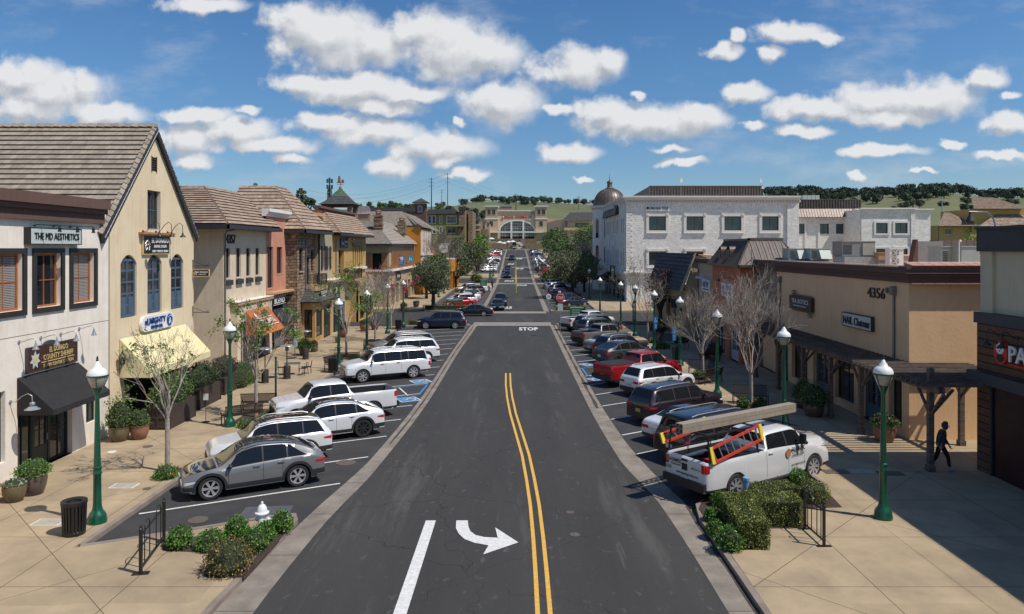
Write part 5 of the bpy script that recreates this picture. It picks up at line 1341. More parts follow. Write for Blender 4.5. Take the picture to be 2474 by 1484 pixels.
def door(parent,fr,u0,u1,v0,v1,fm,gm='glass_shop',leaves=2,depth=.25,nm='door'):
 mb=MB(); d=-depth+.02; mb.fbox(fr,u0,u0+.08,v0,v1,d,d+.08); mb.fbox(fr,u1-.08,u1,v0,v1,d,d+.08); mb.fbox(fr,u0+.08,u1-.08,v1-.08,v1,d,d+.076)
 w_=(u1-u0-.16)/leaves
 for i in range(leaves):
  a=u0+.08+i*w_; mb.fbox(fr,a+.005,a+.1,v0+.02,v1-.085,d,d+.06); mb.fbox(fr,a+w_-.1,a+w_-.005,v0+.02,v1-.085,d,d+.06); mb.fbox(fr,a+.1,a+w_-.1,v0+.02,v0+.75,d,d+.055); mb.fbox(fr,a+.1,a+w_-.1,v1-.19,v1-.085,d,d+.055)
  mb.fbox(fr,a+w_/2-.015,a+w_/2+.015,v0+.75,v1-.19,d,d+.045)
  for k in (1,2):vv=lerp(v0+.75,v1-.19,k/3); mb.fbox(fr,a+.1,a+w_-.1,vv-.012,vv+.012,d,d+.044)
 o=mb.build(nm,fm,parent); p=MB(); p.fbox(fr,u0+.05,u1-.05,v0+.3,v1-.1,d+.004,d+.02); p.build('pane',gm,o)
 h=MB()
 for i in range(leaves):a=u0+.08+i*w_+(w_-.06 if i==0 else .06); h.fbox(fr,a-.012,a+.012,v0+.9,v0+1.15,d+.06,d+.1)
 h.build('handle','galv',o); return o
def finish_roof(parent,mb,m,nm='roof',label=None):
 o=mb.build(nm,[m,'tile_gap'],parent)
 if label:o['label']=label
 return o
def pipe(parent,pts,r_=.05,m='pipe_grey',nm='downpipe'):
 mb=MB(); mb.tube(pts,r_,8); return mb.build(nm,m,parent,50)
# ================================================================ LEFT ROW
# -- white shop with the sheriff station
fr=FX(-17.9,1)
B=thing('shop_building','white stuccoed shop with orange framed windows, brown cornice and black awning, nearest on the left','building',(-17.9,24,0),'shops along the left pavement')
H=[(29.25,30.75,6.16,8.2),(27.02,28.5,6.16,8.2),(24.8,26.28,6.16,8.2),(22.4,23.9,6.16,8.2),(26.05,29.26,Z0,2.95),(30.2,30.95,1.07,2.1),(24.0,25.42,.9,3.4)]
mb=MB(); wall(mb,fr,[(14,0),(31.88,0),(31.88,10.2),(14,10.2)],H,.28); mb.fbox(fr,14,31.88,0,10.1,-12,-.3); mb.build('wall','st_white',B)
for i,h in enumerate(H[:4]):window(fr,h,B,'frame_orange','glass_dark',.08,2,2,.24,surround='surround_black',sw=.2,sd=.07,blinds=(i in (0,2)))
window(fr,H[5],B,'green_frame','glass_shop',.06,2,1,.2); window(fr,H[6],B,'green_frame','glass_shop',.07,2,1,.25)
window(fr,(26.05,27.1,Z0,2.95),B,'green_frame','glass_shop',.07,2,1,.28,name='shop_window'); door(B,fr,27.1,28.1,Z0,2.95,'green_frame',leaves=1,depth=.28); window(fr,(28.1,29.26,Z0,2.95),B,'green_frame','glass_shop',.07,2,1,.28,name='shop_window')
cornice(B,'cornice_brown',fr,14,31.3,[(10.05,10.46,.42),(9.85,10.05,.3),(9.45,9.85,.16)])
mb=MB(); mb.fbox(fr,14,31.88,5.22,5.24,-.02,.004); mb.build('joint','cornice_brown',B)
s=sign(B,fr,26.4,29.45,8.57,9.14,'sign_pale',.0,.24,rim='black_metal',label='pale sign with black lettering under three swan-neck lamps'); words(s,fr,[('THE MD AESTHETICS',26.6,8.72,.26,2.7)],'black_letters',.24,.03)
for u in (26.95,28.05,29.1):gooseneck(B,fr,u,9.28,.95,-.05,rise=-.02,shade=.07,m='black_metal')
mb=MB(); mb.fbox(fr,26.8,29.2,9.27,9.33,0,.05); mb.build('lamp_rail','st_white',B)
s=sign(B,fr,26.45,29.4,3.84,4.72,'board_wood',.03,.1,rim='band_grey',label='dark wooden sheriff station board with star badge')
mb=MB(); mb.prism([fr.pt(27.75+.4*math.cos(a),4.72+.17*math.sin(a),.03) for a in [i*math.pi/8 for i in range(9)]],fr.N*.08); mb.build('crest','band_grey',s)
words(s,fr,[('EL DORADO',27.68,4.43,.2,1.12),('COUNTY SHERIFF',27.32,4.17,.2,1.82),('TOWN CENTER STATION',27.3,3.9,.13,1.85)],'gold_letters',.1,.015)
mb=MB(); mb.fbox(fr,27.2,29.2,4.09,4.12,.1,.112); mb.build('rule','gold_letters',s)
mb=MB(); c=(26.85,4.25); pts=[]
for i in range(14):a=math.pi/2+i*math.pi/7; q=.34 if i % 2==0 else .19; pts.append(fr.pt(c[0]+q*math.cos(a)*.85,c[1]+q*math.sin(a),.1))
mb.prism(pts,fr.N*.012); mb.build('star_badge','sign_pale',s)
mb=MB(); mb.prism([fr.pt(c[0]+.12*math.cos(a),c[1]+.12*math.sin(a),.114) for a in [i*math.pi/8 for i in range(16)]],fr.N*.004); mb.build('badge_ring','gold_letters',s)
for u in (26.1,27.3,28.5,29.7):gooseneck(B,fr,u,5.02 if u<29 else 5.1,.62,-.05,m='galv',rise=.12,shade=.11)
gooseneck(B,fr,25.65,2.95,.8,-.0,m='galv',rise=.3,shade=.1,big=True)
awning(B,fr,26.0,29.62,3.74,2.6,1.32,'fabric_black',.2)
mb=MB(); mb.box(-17.85,-16.95,19,23.7,Z0,Z0+.5); mb.box(-17.9,-16.9,18.9,23.8,Z0+.5,Z0+.56); tag(mb.build('low_wall','cornice_red'),'low pinkish wall at the left edge behind the two pots','wall')
# -- gable shop
fr=FX(-17.88,1)
B=thing('shop_building','cream gabled shop with steep tiled roof, blue arched windows and pale yellow awning','building',(-17.88,36,0),'shops along the left pavement')
H=[(32.8,34.2,5.2,8.1),(35.2,36.62,5.2,8.1),(37.6,39.0,5.2,8.1),(35.2,36.5,9.33,11.24),(35.62,36.05,12.2,12.9),(33.1,38.9,Z0,3.1)]
mb=MB(); wall(mb,fr,[(31.9,0),(40.25,0),(40.25,9.2),(35.85,14.1),(31.9,9.6)],H,.3)
mb.box(-30,-18.2,31.9,40.25,0,9.2); mb.face([(-18.2,40.25,0),(-17.88,40.25,0),(-17.88,40.25,9.2),(-18.2,40.25,9.2)])
mb.build('wall','st_cream',B)
def arch_fill(parent,fr,h,m,rise=.42):
 mb=MB(); u0,u1,v0,v1=h; n=10; P=[]
 for s_ in (0,1):
  for i in range(n//2):
   t0,t1=(i/n,(i+1)/n) if s_==0 else (.5+i/n,.5+(i+1)/n)
   f=lambda t:v1-rise*(1-math.sin(math.pi*t)**.8)
   mb.prism([fr.pt(lerp(u0,u1,t0),f(t0),-.2),fr.pt(lerp(u0,u1,t1),f(t1),-.2),fr.pt(lerp(u0,u1,t1),v1,-.2),fr.pt(lerp(u0,u1,t0),v1,-.2)],fr.N*.2)
 mb.build('arch',m,parent)
for h in H[:3]:
 arch_fill(B,fr,h,'st_cream'); w_=window(fr,(h[0]+.03,h[1]-.03,h[2]+.03,h[3]-.2),B,'blue_shutter','glass_dark',.11,2,5,.16,'shuttered_window',.09)
 mb=MB()
 for q in (0,1):a=lerp(h[0],h[1],q*.5)+.12; b=lerp(h[0],h[1],q*.5+.5)-.1; mb.fbox(fr,a,b,h[2]+.1,h[2]+.95,-.14,-.09); mb.fbox(fr,a+.06,b-.06,h[2]+.18,h[2]+.85,-.09,-.075)
 mb.build('shutter_panel','blue_shutter',w_)
window(fr,H[3],B,'blue_shutter','glass_dark',.08,2,2,.25)
mb=MB(); h=H[4]
for i in range(6):v=h[2]+i*.115; mb.fbox(fr,h[0],h[1],v,v+.05,-.15,.0)
mb.fbox(fr,h[0]-.05,h[0],h[2]-.05,h[3]+.05,-.05,.03); mb.fbox(fr,h[1],h[1]+.05,h[2]-.05,h[3]+.05,-.05,.03); mb.build('gable_vent','wood_dark',B)
mb=MB(); mb.fbox(fr,h[0],h[1],h[2],h[3],-.29,-.2); mb.build('vent_back','interior_dark',B)
mb=MB(); mb.fbox(fr,33.1,38.9,Z0,3.1,-.3,-.28)
for u in (34.5,36,37.5):mb.fbox(fr,u-.04,u+.04,Z0,3.1,-.28,-.2)
mb.build('shop_window','glass_shop',B)
mb=MB(); rz_,re=14.42,9.02
a=(-17.78,31.1,re); b=(-17.78,35.85,rz_); c_=(-48,35.85,rz_); d_=(-48,31.1,re)
roof(mb,[a,d_,c_,b],(0,1,1),.34,.06); roof(mb,[(-17.78,40.5,9.18),(-17.78,35.85,rz_),(-48,35.85,rz_),(-48,40.5,9.18)],(0,-1,1),.34,.06)
ridge_caps(mb,(-48,35.85,rz_+.05),(-17.75,35.85,rz_+.05)); ridge_caps(mb,(-17.86,31.05,re+.03),(-17.86,35.85,rz_+.05),.28,.06,.34); ridge_caps(mb,(-17.86,40.55,9.2),(-17.86,35.85,rz_+.05),.28,.06,.34)
finish_roof(B,mb,'tile_grey')
mb=MB()
for (y0,z0) in ((31.1,re),(40.5,9.18)):
 mb.prism([(-17.8,y0,z0-.03),(-17.8,35.85,rz_-.05),(-17.8,35.85,rz_-.42),(-17.8,y0+(.12 if y0<35 else -.12),z0-.42)],(.1,0,0))
mb.prism([(-22,31.14,re-.04),(-17.71,31.14,re-.04),(-17.71,31.24,re-.42),(-22,31.24,re-.42)],(0,.04,0))
mb.build('bargeboard','trim_charcoal',B)
# string of small white bulbs
def bulbs(label,pts,n):
 mb=MB(); path=[Vector(p) for p in pts]; seg=[(b-a).length for a,b in zip(path,path[1:])]; T_=sum(seg)
 for i in range(n):
  s_=T_*i/(n-1); 
  for (a,b),L in zip(zip(path,path[1:]),seg):
   if s_ <= L+1e-6:p=a+(b-a)*(s_/L); break
   s_ -= L
  mb.ball(p,.022,6,4)
 mb.tube(path,.008,4); return tag(mb.build('string_lights','white_letters',None),label,'string lights','strings of white bulbs along the eaves')
bulbs('string of white bulbs along the steep gable edge',[(-17.66,31.2,re-.15),(-17.66,35.85,rz_-.2),(-17.66,40.4,9.03)],44)
s=sign(B,fr,34.65,37.2,8.13,9.0,'black_sign',.02,.1,rim='gold_letters',label='black sign with raised white lettering and tooth emblem')
words(s,fr,[('EL DORADO',35.42,8.66,.24,1.68),('DENTAL STUDIO',35.65,8.43,.13,1.25),('FAMILY · COSMETIC · IMPLANT',35.48,8.2,.11,1.6)],'white_letters',.1,.02)
def tooth(parent,fr,u,v,s_,d,mirror=1):
 mb=MB(); P=lambda a,b:fr.pt(u+a*s_*mirror,v+b*s_,d)
 mb.tube([P(-.5,.1),P(0,.5),P(.5,.1)],.03*s_*2,4); mb.tube([P(-.4,-.1),P(-.3,-.5),P(0,-.25),P(.3,-.5),P(.4,-.1),P(.2,.1),P(0,0),P(-.2,.1),P(-.4,-.1)],.025*s_*2,4); mb.build('tooth_emblem','white_letters',parent)
tooth(s,fr,35.0,8.55,.5,.11)
for u in (34.75,36.0,37.2):gooseneck(B,fr,u,9.2,.8,-.02,m='black_metal',rise=.5,shade=.15)
boxpart('shelf',B,'wood_orange',fr,34.35,37.5,9.06,9.17,0,.28)
s=sign(B,fr,34.37,37.6,4.38,5.14,'white_letters',.02,.16,oval=True,label='white rounded sign with blue letters and round emblem')
words(s,fr,[('aLMIGHTY',34.62,4.72,.3,2.05,.012),('FOOD CO.',35.2,4.47,.17,1.15,.02)],'blue_letters',.16,.05)
mb=MB(); mb.prism([fr.pt(37.1+.3*math.cos(a),4.76+.3*math.sin(a),.16) for a in [i*math.pi/12 for i in range(24)]],fr.N*.03); mb.build('round_emblem','blue_letters',s)
mb=MB(); mb.tube([fr.pt(37.0,4.56,.2),fr.pt(37.1,4.85,.2),fr.pt(37.2,4.56,.2)],.02,4); mb.tube([fr.pt(37.05,4.66,.2),fr.pt(37.15,4.66,.2)],.015,4)
for k in range(5):a=R(30+30*k); mb.tube([fr.pt(37.1+.17*math.cos(a),4.83+.12*math.sin(a),.2),fr.pt(37.1+.24*math.cos(a),4.83+.18*math.sin(a),.2)],.015,4)
mb.build('emblem_lines','white_letters',s)
awning(B,fr,32.7,39.2,4.3,2.85,1.38,'fabric_yellow',.3)
def lantern(parent,fr,u,v,d=.25):
 p=fr.pt(u,v,d); mb=MB(); mb.lathe([(.06,0),(.1,.04),(.17,.36),(.19,.38),(.05,.55),(.02,.66)],p,8); mb.tube([fr.pt(u,v-.2,0),fr.pt(u,v-.15,d*.8),fr.pt(u,v,d)],.018,6); mb.build('wall_lantern','bronze_metal',parent,40)
lantern(B,fr,32.5,3.15)
f2=FY(40.1)
def bracket(parent,f2,x0,x1,v,m='black_metal'):
 mb=MB(); mb.bar(f2.pt(x0,v),f2.pt(x1,v),.03,.03); mb.bar(f2.pt(x0,v-.22),f2.pt(x0,v+.35),.04,.03); mb.tube([f2.pt(x0,v+.25),f2.pt(lerp(x0,x1,.25),v+.2),f2.pt(lerp(x0,x1,.6),v+.05),f2.pt(x1,v+.02)],.012,5)
 mb.tube([f2.pt(x1-.04+.06*math.cos(a),v+.07+.06*math.sin(a)) for a in [i*.7 for i in range(9)]],.01,4); return mb.build('sign_bracket',m,parent)
bk=bracket(B,f2,-17.85,-16.95,7.42); bracket(B,f2,-17.85,-16.95,4.85)
s=sign(B,f2,-17.82,-16.95,6.86,7.2,'black_sign',0,.06,rim='gold_letters',label='small hanging black sign with white letters'); words(s,f2,[('EL DORADO',-17.58,7.03,.1,.58),('DENTAL STUDIO',-17.5,6.93,.05,.4)],'white_letters',.06,.01); tooth(s,f2,-17.69,7.02,.2,.07)
# -- 4357 hipped house
B=thing('shop_building','sand coloured shop with hipped tile roof and the black number 4357','building',(-19.8,53,0),'shops along the left pavement')
fr=FX(-19.8,1); f2=FY(49.1)
H=[(49.35,50.2,6.35,8.4),(51.3,52.15,6.35,8.4),(53.2,54.05,6.35,8.4),(55.1,55.95,6.35,8.4)]
mb=MB(); wall(mb,fr,[(49.1,0),(57.5,0),(57.5,10.1),(49.1,10.1)],H,.2); wall(mb,f2,[(-40,0),(-19.8,0),(-19.8,10.1),(-40,10.1)],[],.2); mb.box(-40,-20.02,49.3,57.5,0,10.05)
mb.build('wall','st_sand',B)
mb=MB(); mb.box(-19.8,-19.3,50.3,50.9,Z0,4.4); mb.box(-19.8,-19.3,56.7,57.4,Z0,4.4); mb.box(-19.8,-19.3,50.9,56.7,3.2,4.4); mb.build('shopfront','st_sand',B)
window(FX(-19.5,1),(50.9,53.8,Z0,3.2),B,'white_frame','glass_shop',.08,3,1,.1,'shop_window'); door(B,FX(-19.5,1),53.8,56.7,Z0,3.2,'dark_frame',depth=.1)
for h in H:
 window(fr,h,B,'dark_frame','glass_dark',.05,2,1,.18,surround='st_sand',sw=.1,sd=.03)
 mb=MB(); mb.fbox(fr,h[0]-.05,h[1]+.25,5.85,6.2,.03,.17); o=mb.build('window_box','trim_charcoal',B); m2=MB()
 for i in range(4):
  for v in (5.94,6.11):m2.fbox(fr,h[0]+.05+i*.27,h[0]+.09+i*.27,v-.02,v+.02,.17,.185)
 m2.build('stud','galv',o)
words(B,fr,[('4357',49.5,8.72,.62,1.65,.03)],'black_letters',.02,.05,nm='house_number')
mb=MB(); mb.fbox(fr,50.15,57.45,4.42,4.62,0,.62); mb.fbox(fr,50.2,57.4,4.3,4.42,0,.55); mb.build('ledge','ledge_tan',B)
mb=MB(); mb.fbox(fr,50.1,57.5,4.62,4.66,-.0,.66); mb.build('ledge_top','st_whitetrim',B)
e=10.0; A1=(-18.85,47.5,e); A2=(-23.3,54.3,12.96); A3=(-23.3,61.2,13.0); A4=(-18.85,58.2,e); A5=(-44,47.5,e); A6=(-44,54.3,12.96)
mb=MB(); roof(mb,[A1,A2,A3,A4],(-1,0,1),.46,.07); roof(mb,[A1,A2,A6,A5],(0,1,1),.46,.07); ridge_caps(mb,A1,A2); ridge_caps(mb,A2,A3); ridge_caps(mb,A2,A6)
mb.face([A3,A4,(-23.3,61.2,e)],1); finish_roof(B,mb,'tile_tan')
mb=MB(); mb.prism([(-18.75,47.4,e-.02),(-44,47.4,e-.02),(-44,47.4,e-.3),(-18.75,47.4,e-.3)],(0,.12,0)); mb.prism([(-18.87,47.4,e-.02),(-18.87,58.3,e-.02),(-18.87,58.3,e-.3),(-18.87,47.4,e-.3)],(.12,0,0)); mb.box(-19.8,-18.87,47.52,58.2,e-.3,e-.24); mb.box(-40,-19.8,47.52,49.1,e-.3,e-.24)
mb.build('fascia','trim_charcoal',B); pipe(B,[(-18.9,49.0,9.8),(-18.92,49.0,9.68),(-19.6,49.18,9.55),(-19.7,49.2,9.4),(-19.7,49.2,Z0)],.055)
# spotlight stay
awning(B,FX(-19.3,1),51.8,56.5,3.9,2.2,1.3,'fabric_orange',.02,label='rust orange awning printed with a white surfboard and lettering')
class Tilt:   # frame lying on an awning slope
 def __init__(s,o,U,V):s.o=Vector(o); s.U=Vector(U).normalized(); s.V=Vector(V).normalized(); s.N=s.U.cross(s.V).normalized(); s.N=s.N if s.N.z>0 else -s.N
 def pt(s,u,v,d=0):return s.o+s.U*u+s.V*v+s.N*d
ft=Tilt((-18.0,51.8,2.2),(0,1,0),(-1.28,0,1.7)); aw=[c for c in B.children if c.name.startswith('awning')][-1]
mb=MB(); text(mb,'TAN CENTRAL',ft,1.1,.75,.38,.05,.06,width=2.9,bold=.02); mb.fbox(ft,1.0,4.2,.55,.6,.05,.06); mb.fbox(ft,.9,3.9,1.25,1.3,.05,.06)
mb.prism([ft.pt(1.05+.22*math.cos(a)-.55*math.sin(a)*.3,1.15+.9*math.sin(a)*.75,.045) for a in [i*math.pi/10 for i in range(20)]],ft.N*.01); mb.build('print','white_letters',aw)
# -- salmon shop
B=thing('shop_building','narrow salmon pink shop with white cornice and black awning, left row','building',(-19.8,60,0),'shops along the left pavement')
fr=FX(-19.79,1); H=[(57.75,59.1,5.2,8.5),(60.0,61.4,6.28,8.5),(58.2,62.2,Z0,3.2)]
mb=MB(); wall(mb,fr,[(57.5,0),(62.4,0),(62.4,11),(57.5,11)],H,.2); mb.box(-34,-20.01,57.5,62.4,0,11); mb.build('wall','st_salmon',B)
window(fr,H[0],B,'dark_frame','glass_dark',.07,2,4,.2,surround='st_salmon',sw=.12,sd=.03); window(fr,H[1],B,'dark_frame','glass_dark',.07,2,2,.2,surround='st_salmon',sw=.12,sd=.03)
cornice(B,'st_whitetrim',FX(-19.79,1),57.2,62.8,[(10.95,11.1,.12),(11.1,11.3,.24),(11.3,11.56,.4)]); 
mb=MB(); mb.fbox(fr,57.45,62.6,4.72,4.88,0,.75); o=mb.build('ledge','ledge_tan',B); mb=MB()
for i in range(9):mb.fbox(fr,57.6+i*.58,57.8+i*.58,4.55,4.72,0,.7)
mb.build('rafter_end','wood_beam',B)
s=sign(B,fr,57.6,60.9,3.78,4.5,'black_sign',.4,.5,label='black sign with tall white letters between two white rules'); words(s,fr,[('BLEND',58.0,3.93,.42,2.5)],'white_letters',.5,.02); mb=MB(); mb.fbox(fr,57.7,60.8,3.82,3.85,.5,.51); mb.fbox(fr,57.7,60.8,4.44,4.47,.5,.51); mb.build('rule','white_letters',s)
awning(B,fr,57.9,62.2,3.75,2.45,1.3,'fabric_black',.02); door(B,fr,59.8,62.2,Z0,3.2,'white_frame',depth=.2); window(fr,(58.2,59.8,Z0,3.2),B,'dark_frame','glass_shop',.07,2,1,.2,'shop_window')
# -- stone shop
B=thing('shop_building','rough brown stone shop with hipped tile roof and a small balcony','building',(-18.8,66,0),'shops along the left pavement')
fr=FX(-18.8,1); f2=FY(62.42); fr3=FX(-19.3,1)
mb=MB(); wall(mb,fr,[(62.42,0),(64.8,0),(64.8,10.1),(62.42,10.1)],[(62.95,64.0,6.4,8.4)],.2); wall(mb,f2,[(-20,0),(-18.8,0),(-18.8,10.1),(-20,10.1)],[],.1); wall(mb,fr3,[(64.8,4),(69.6,4),(69.6,10.1),(64.8,10.1)],[(66.6,67.8,5,7.6),(68.4,69.2,6.2,8.2)],.2)
mb.box(-34,-19.55,62.6,69.6,0,10.05); mb.build('wall','stone_brown',B)
window(fr,(62.95,64.0,6.4,8.4),B,'dark_frame','glass_dark',.06,2,3,.2); window(fr3,(66.6,67.8,5,7.6),B,'dark_frame','glass_dark',.06,2,3,.2); window(fr3,(68.4,69.2,6.2,8.2),B,'dark_frame','glass_dark',.06,1,3,.2)
boxpart('sill',B,'ledge_tan',fr,62.85,64.1,6.28,6.38,0,.12)
mb=MB(); mb.box(-19.3,-17.95,64.9,69.2,4.75,4.95); mb.box(-19.3,-17.9,64.85,69.25,4.55,4.75); mb.build('balcony_floor','ledge_tan',B)
def railing(parent,pts,z,h=1.05,sp=.13,m='black_metal'):
 mb=MB()
 for a,b in zip(pts,pts[1:]):
  a,b=Vector((a[0],a[1],z)),Vector((b[0],b[1],z)); n=max(1,int((b-a).length/sp))
  mb.bar(a+Vector((0,0,h)),b+Vector((0,0,h)),.05,.04); mb.bar(a+Vector((0,0,.1)),b+Vector((0,0,.1)),.03,.03)
  for i in range(n+1):p=a+(b-a)*i/n; mb.bar(p,p+Vector((0,0,h)),.018 if i%6 else .045,.018 if i%6 else .045)
 return mb.build('railing',m,parent)
railing(B,[(-19.3,64.95),(-18.0,64.95),(-18.0,69.15),(-19.3,69.15)],4.95)
e=10.02; A1=(-18.0,62.0,e); A2=(-21.9,66.2,14.0); A3=(-21.9,69.0,14.05); A4=(-18.0,71.2,e); A5=(-25.2,66.2,14.0); A6=(-26.2,62.0,e)
mb=MB(); roof(mb,[A1,A2,A3,A4],(-1,0,1),.46,.07); roof(mb,[A1,A2,A5,(-25.2,62.0,e)],(0,1,1),.46,.07); ridge_caps(mb,A1,A2); ridge_caps(mb,A2,A3); ridge_caps(mb,A5,A2); ridge_caps(mb,A4,A3)
mb.face([A3,A4,(-25,71.2,e)],1); mb.face([A5,A3,(-25,71.2,e),(-25.2,62,e)],1); finish_roof(B,mb,'tile_tan')
mb=MB(); mb.prism([(-17.9,61.9,e-.02),(-25,61.9,e-.02),(-25,61.9,e-.3),(-17.9,61.9,e-.3)],(0,.12,0)); mb.prism([(-18.02,61.9,e-.02),(-18.02,71.3,e-.02),(-18.02,71.3,e-.3),(-18.02,61.9,e-.3)],(.12,0,0)); mb.box(-19.4,-18.02,62.02,71.2,e-.3,e-.24); mb.build('fascia','trim_charcoal',B)
pipe(B,[(-18.1,64.3,9.7),(-18.2,64.4,9.3),(-18.7,64.7,9.1),(-18.7,64.7,4.3)],.055)
# bay with slate hip
mb=MB(); fb=FX(-17.65,1); wall(mb,fb,[(63.8,0),(69.6,0),(69.6,3.7),(63.8,3.7)],[(64.2,66.2,.5,3),(66.7,69.1,Z0,3.1)],.15); wall(mb,FY(63.8),[(-18.9,0),(-17.65,0),(-17.65,3.7),(-18.9,3.7)],[(-18.6,-17.9,.5,3)],.15); mb.build('bay_wall','st_gold',B)
window(fb,(64.2,66.2,.5,3),B,'dark_frame','glass_shop',.08,1,2,.15,'shop_window'); door(B,fb,66.7,69.1,Z0,3.1,'dark_frame',depth=.15); window(FY(63.8),(-18.6,-17.9,.5,3),B,'dark_frame','glass_shop',.06,1,2,.15,'shop_window')
mb=MB(); roof(mb,[(-17.2,63.3,3.7),(-17.2,70,3.7),(-18.5,68.5,4.85),(-18.5,65,4.85)],(-1,0,1),.25,.03); roof(mb,[(-17.2,63.3,3.7),(-18.8,63.3,3.7),(-18.8,65,4.85),(-18.5,65,4.85)],(0,1,1),.25,.03); mb.box(-18.8,-17.15,63.28,70,3.6,3.69,1); finish_roof(B,mb,'tile_slate','bay_roof')
s=sign(B,FX(-17.9,1),65.2,67.5,3.95,4.62,'black_sign',.3,.38,label='black sign with white letters above the slate bay'); words(s,FX(-17.9,1),[('CULTURE',65.35,4.2,.32,2.0),('Aesthetics & Tattoo',65.8,4.02,.12,1.2)],'white_letters',.38,.02)
# -- tan shop with black shutters
B=thing('shop_building','tan shop with curved parapet, tall black shutters and a flat white-topped ledge','building',(-18.8,72,0),'shops along the left pavement')
fr=FX(-18.79,1); mb=MB(); wall(mb,fr,[(69.62,0),(74.3,0),(74.3,10),(69.62,10)],[(70.5,71.2,6.6,8.4),(72.4,73.1,6.6,8.4)],.2)
mb.box(-30,-19,69.62,74.3,0,10); mb.box(-21.5,-20.4,70.2,75.4,10,11.6); mb.box(-18.8,-17.9,70.0,76.0,Z0,5.1); mb.build('wall','st_tan',B)
cornice(B,'ledge_tan',FX(-20.4,1),70,75.6,[(11.0,11.25,.12),(11.3,11.6,.3),(11.65,11.95,.5)])
for h in ((70.5,71.2,6.6,8.4),(72.4,73.1,6.6,8.4)):
 w_=window(fr,h,B,'dark_frame','glass_dark',.05,1,3,.2)
 for u in (h[0]-.55,h[1]+.03):
  mb=MB(); mb.fbox(fr,u,u+.5,6.3,8.6,.02,.08)
  for k in range(3):mb.fbox(fr,u-.03,u+.53,6.5+k*.9,6.6+k*.9,.08,.11)
  mb.build('shutter','trim_charcoal',w_)
mb=MB(); mb.box(-18.8,-17.55,69.8,76.1,5.1,5.3); o=mb.build('ledge','ledge_tan',B); mb=MB(); mb.box(-18.8,-17.6,69.85,76.05,5.3,5.33); mb.build('ledge_top','st_whitetrim',B)
fb=FX(-17.9,1); s=sign(B,fb,70.8,73.5,3.45,4.65,'black_sign',.0,.1,label='square black sign with a white leaf emblem'); mb=MB(); mb.prism([fb.pt(72.1+.22*math.cos(a),4.2+.33*math.sin(a),.1) for a in [i*math.pi/8 for i in range(16)]],fb.N*.01); mb.build('leaf_emblem','white_letters',s)
words(s,fb,[('LIVING WELL',71.2,3.68,.12,1.9),('AND COMPANY',71.5,3.54,.08,1.3)],'white_letters',.1,.01)
door(B,FX(-17.65,1),71.2,73.4,Z0,3,'dark_frame',depth=.2); window(FX(-17.65,1),(74.0,75.6,.6,3),B,'white_frame','glass_shop',.07,2,1,.2,'shop_window')
# -- gold shop with balcony
B=thing('shop_building','golden plaster shop with slim columns, iron balcony and striped awnings','building',(-18.8,82,0),'shops along the left pavement')
fr=FX(-18.8,1); H=[(77.0,79.4,5.4,8.2)]+[(83.6+i*1.15,84.35+i*1.15,6.3,8.6) for i in range(5)]+[(89.6,90.1,7.4,8.6)]
mb=MB(); wall(mb,fr,[(74.32,0),(91,0),(91,10),(74.32,10)],H,.5); mb.box(-30,-19.32,74.32,91,0,10); wall(mb,FX(-17.9,1),[(82.6,0),(91,0),(91,5.1),(82.6,5.1)],[(83.4,86,Z0,3),(87,90.2,Z0,3)],.3); mb.box(-18.8,-18.2,82.6,91,0,5.1); mb.build('wall','st_gold',B)
for h in H:window(fr,h,B,'dark_frame','glass_dark',.05,1 if h[1]-h[0]<1 else 2,1,.5)
for h in ((83.4,86,Z0,3),(87,90.2,Z0,3)):window(FX(-17.9,1),h,B,'dark_frame','glass_shop',.07,2,1,.3,'shop_window')
mb=MB(); mb.box(-18.8,-17.45,75.9,82.7,4.85,5.05); mb.build('balcony_floor','ledge_tan',B); railing(B,[(-18.8,76),(-17.5,76),(-17.5,82.6),(-18.8,82.6)],5.05)
mb=MB(); mb.fbox(fr,83.3,90.4,5.9,6.15,0,.3); mb.build('ledge','st_whitetrim',B); mb=MB(); roof(mb,[(-18.5,83.3,8.7),(-18.5,89.4,8.7),(-18.78,89.4,9.1),(-18.78,83.3,9.1)],(-1,0,1),.2,.03); finish_roof(B,mb,'tile_pale','hood_roof')
e=10.0; mb=MB(); A1,A2,A3,A4=(-17.9,74.2,e),(-20.3,76.8,12.35),(-20.3,91,12.45),(-17.9,91.2,e)
roof(mb,[A1,A2,A3,A4],(-1,0,1),.36,.06); roof(mb,[A1,A2,(-20.3,74.2,e)],(0,1,1),.36,.06); ridge_caps(mb,A1,A2); finish_roof(B,mb,'tile_tan')
mb=MB(); mb.box(-30,-20.3,74.4,91,10,12.35); mb.build('attic_wall','st_salmon',B); cornice(B,'cornice_brown',FX(-20.3,1),74.2,91.2,[(12.35,12.55,.1),(12.55,12.8,.3)])
mb=MB(); mb.prism([(-17.92,74.1,e-.02),(-17.92,91.3,e-.02),(-17.92,91.3,e-.3),(-17.92,74.1,e-.3)],(.12,0,0)); mb.box(-18.8,-17.92,74.2,91.2,e-.3,e-.24); mb.build('fascia','trim_charcoal',B); pipe(B,[(-18.0,75.4,9.7),(-18.7,75.6,9.2),(-18.7,75.6,5.4)],.055)
s=sign(B,fr,77.4,80.9,8.45,9.5,'navy',.02,.12,label='navy sign with white lettering above the balcony'); words(s,fr,[('Vista',77.9,8.8,.3,1.1),("Sotheby's",79.2,8.95,.3,1.5),('REALTY',79.3,8.62,.1,1.2)],'white_letters',.12,.015)
for u in (78.2,80.4):gooseneck(B,fr,u,9.55,.8,0,rise=.25,shade=.15)
for (a,b) in ((83,86.2),(87,90.4)):
 awning(B,FX(-17.9,1),a,b,4.6,3.0,1.3,'fabric_stripe',.05,label='brown and cream striped curved awning')
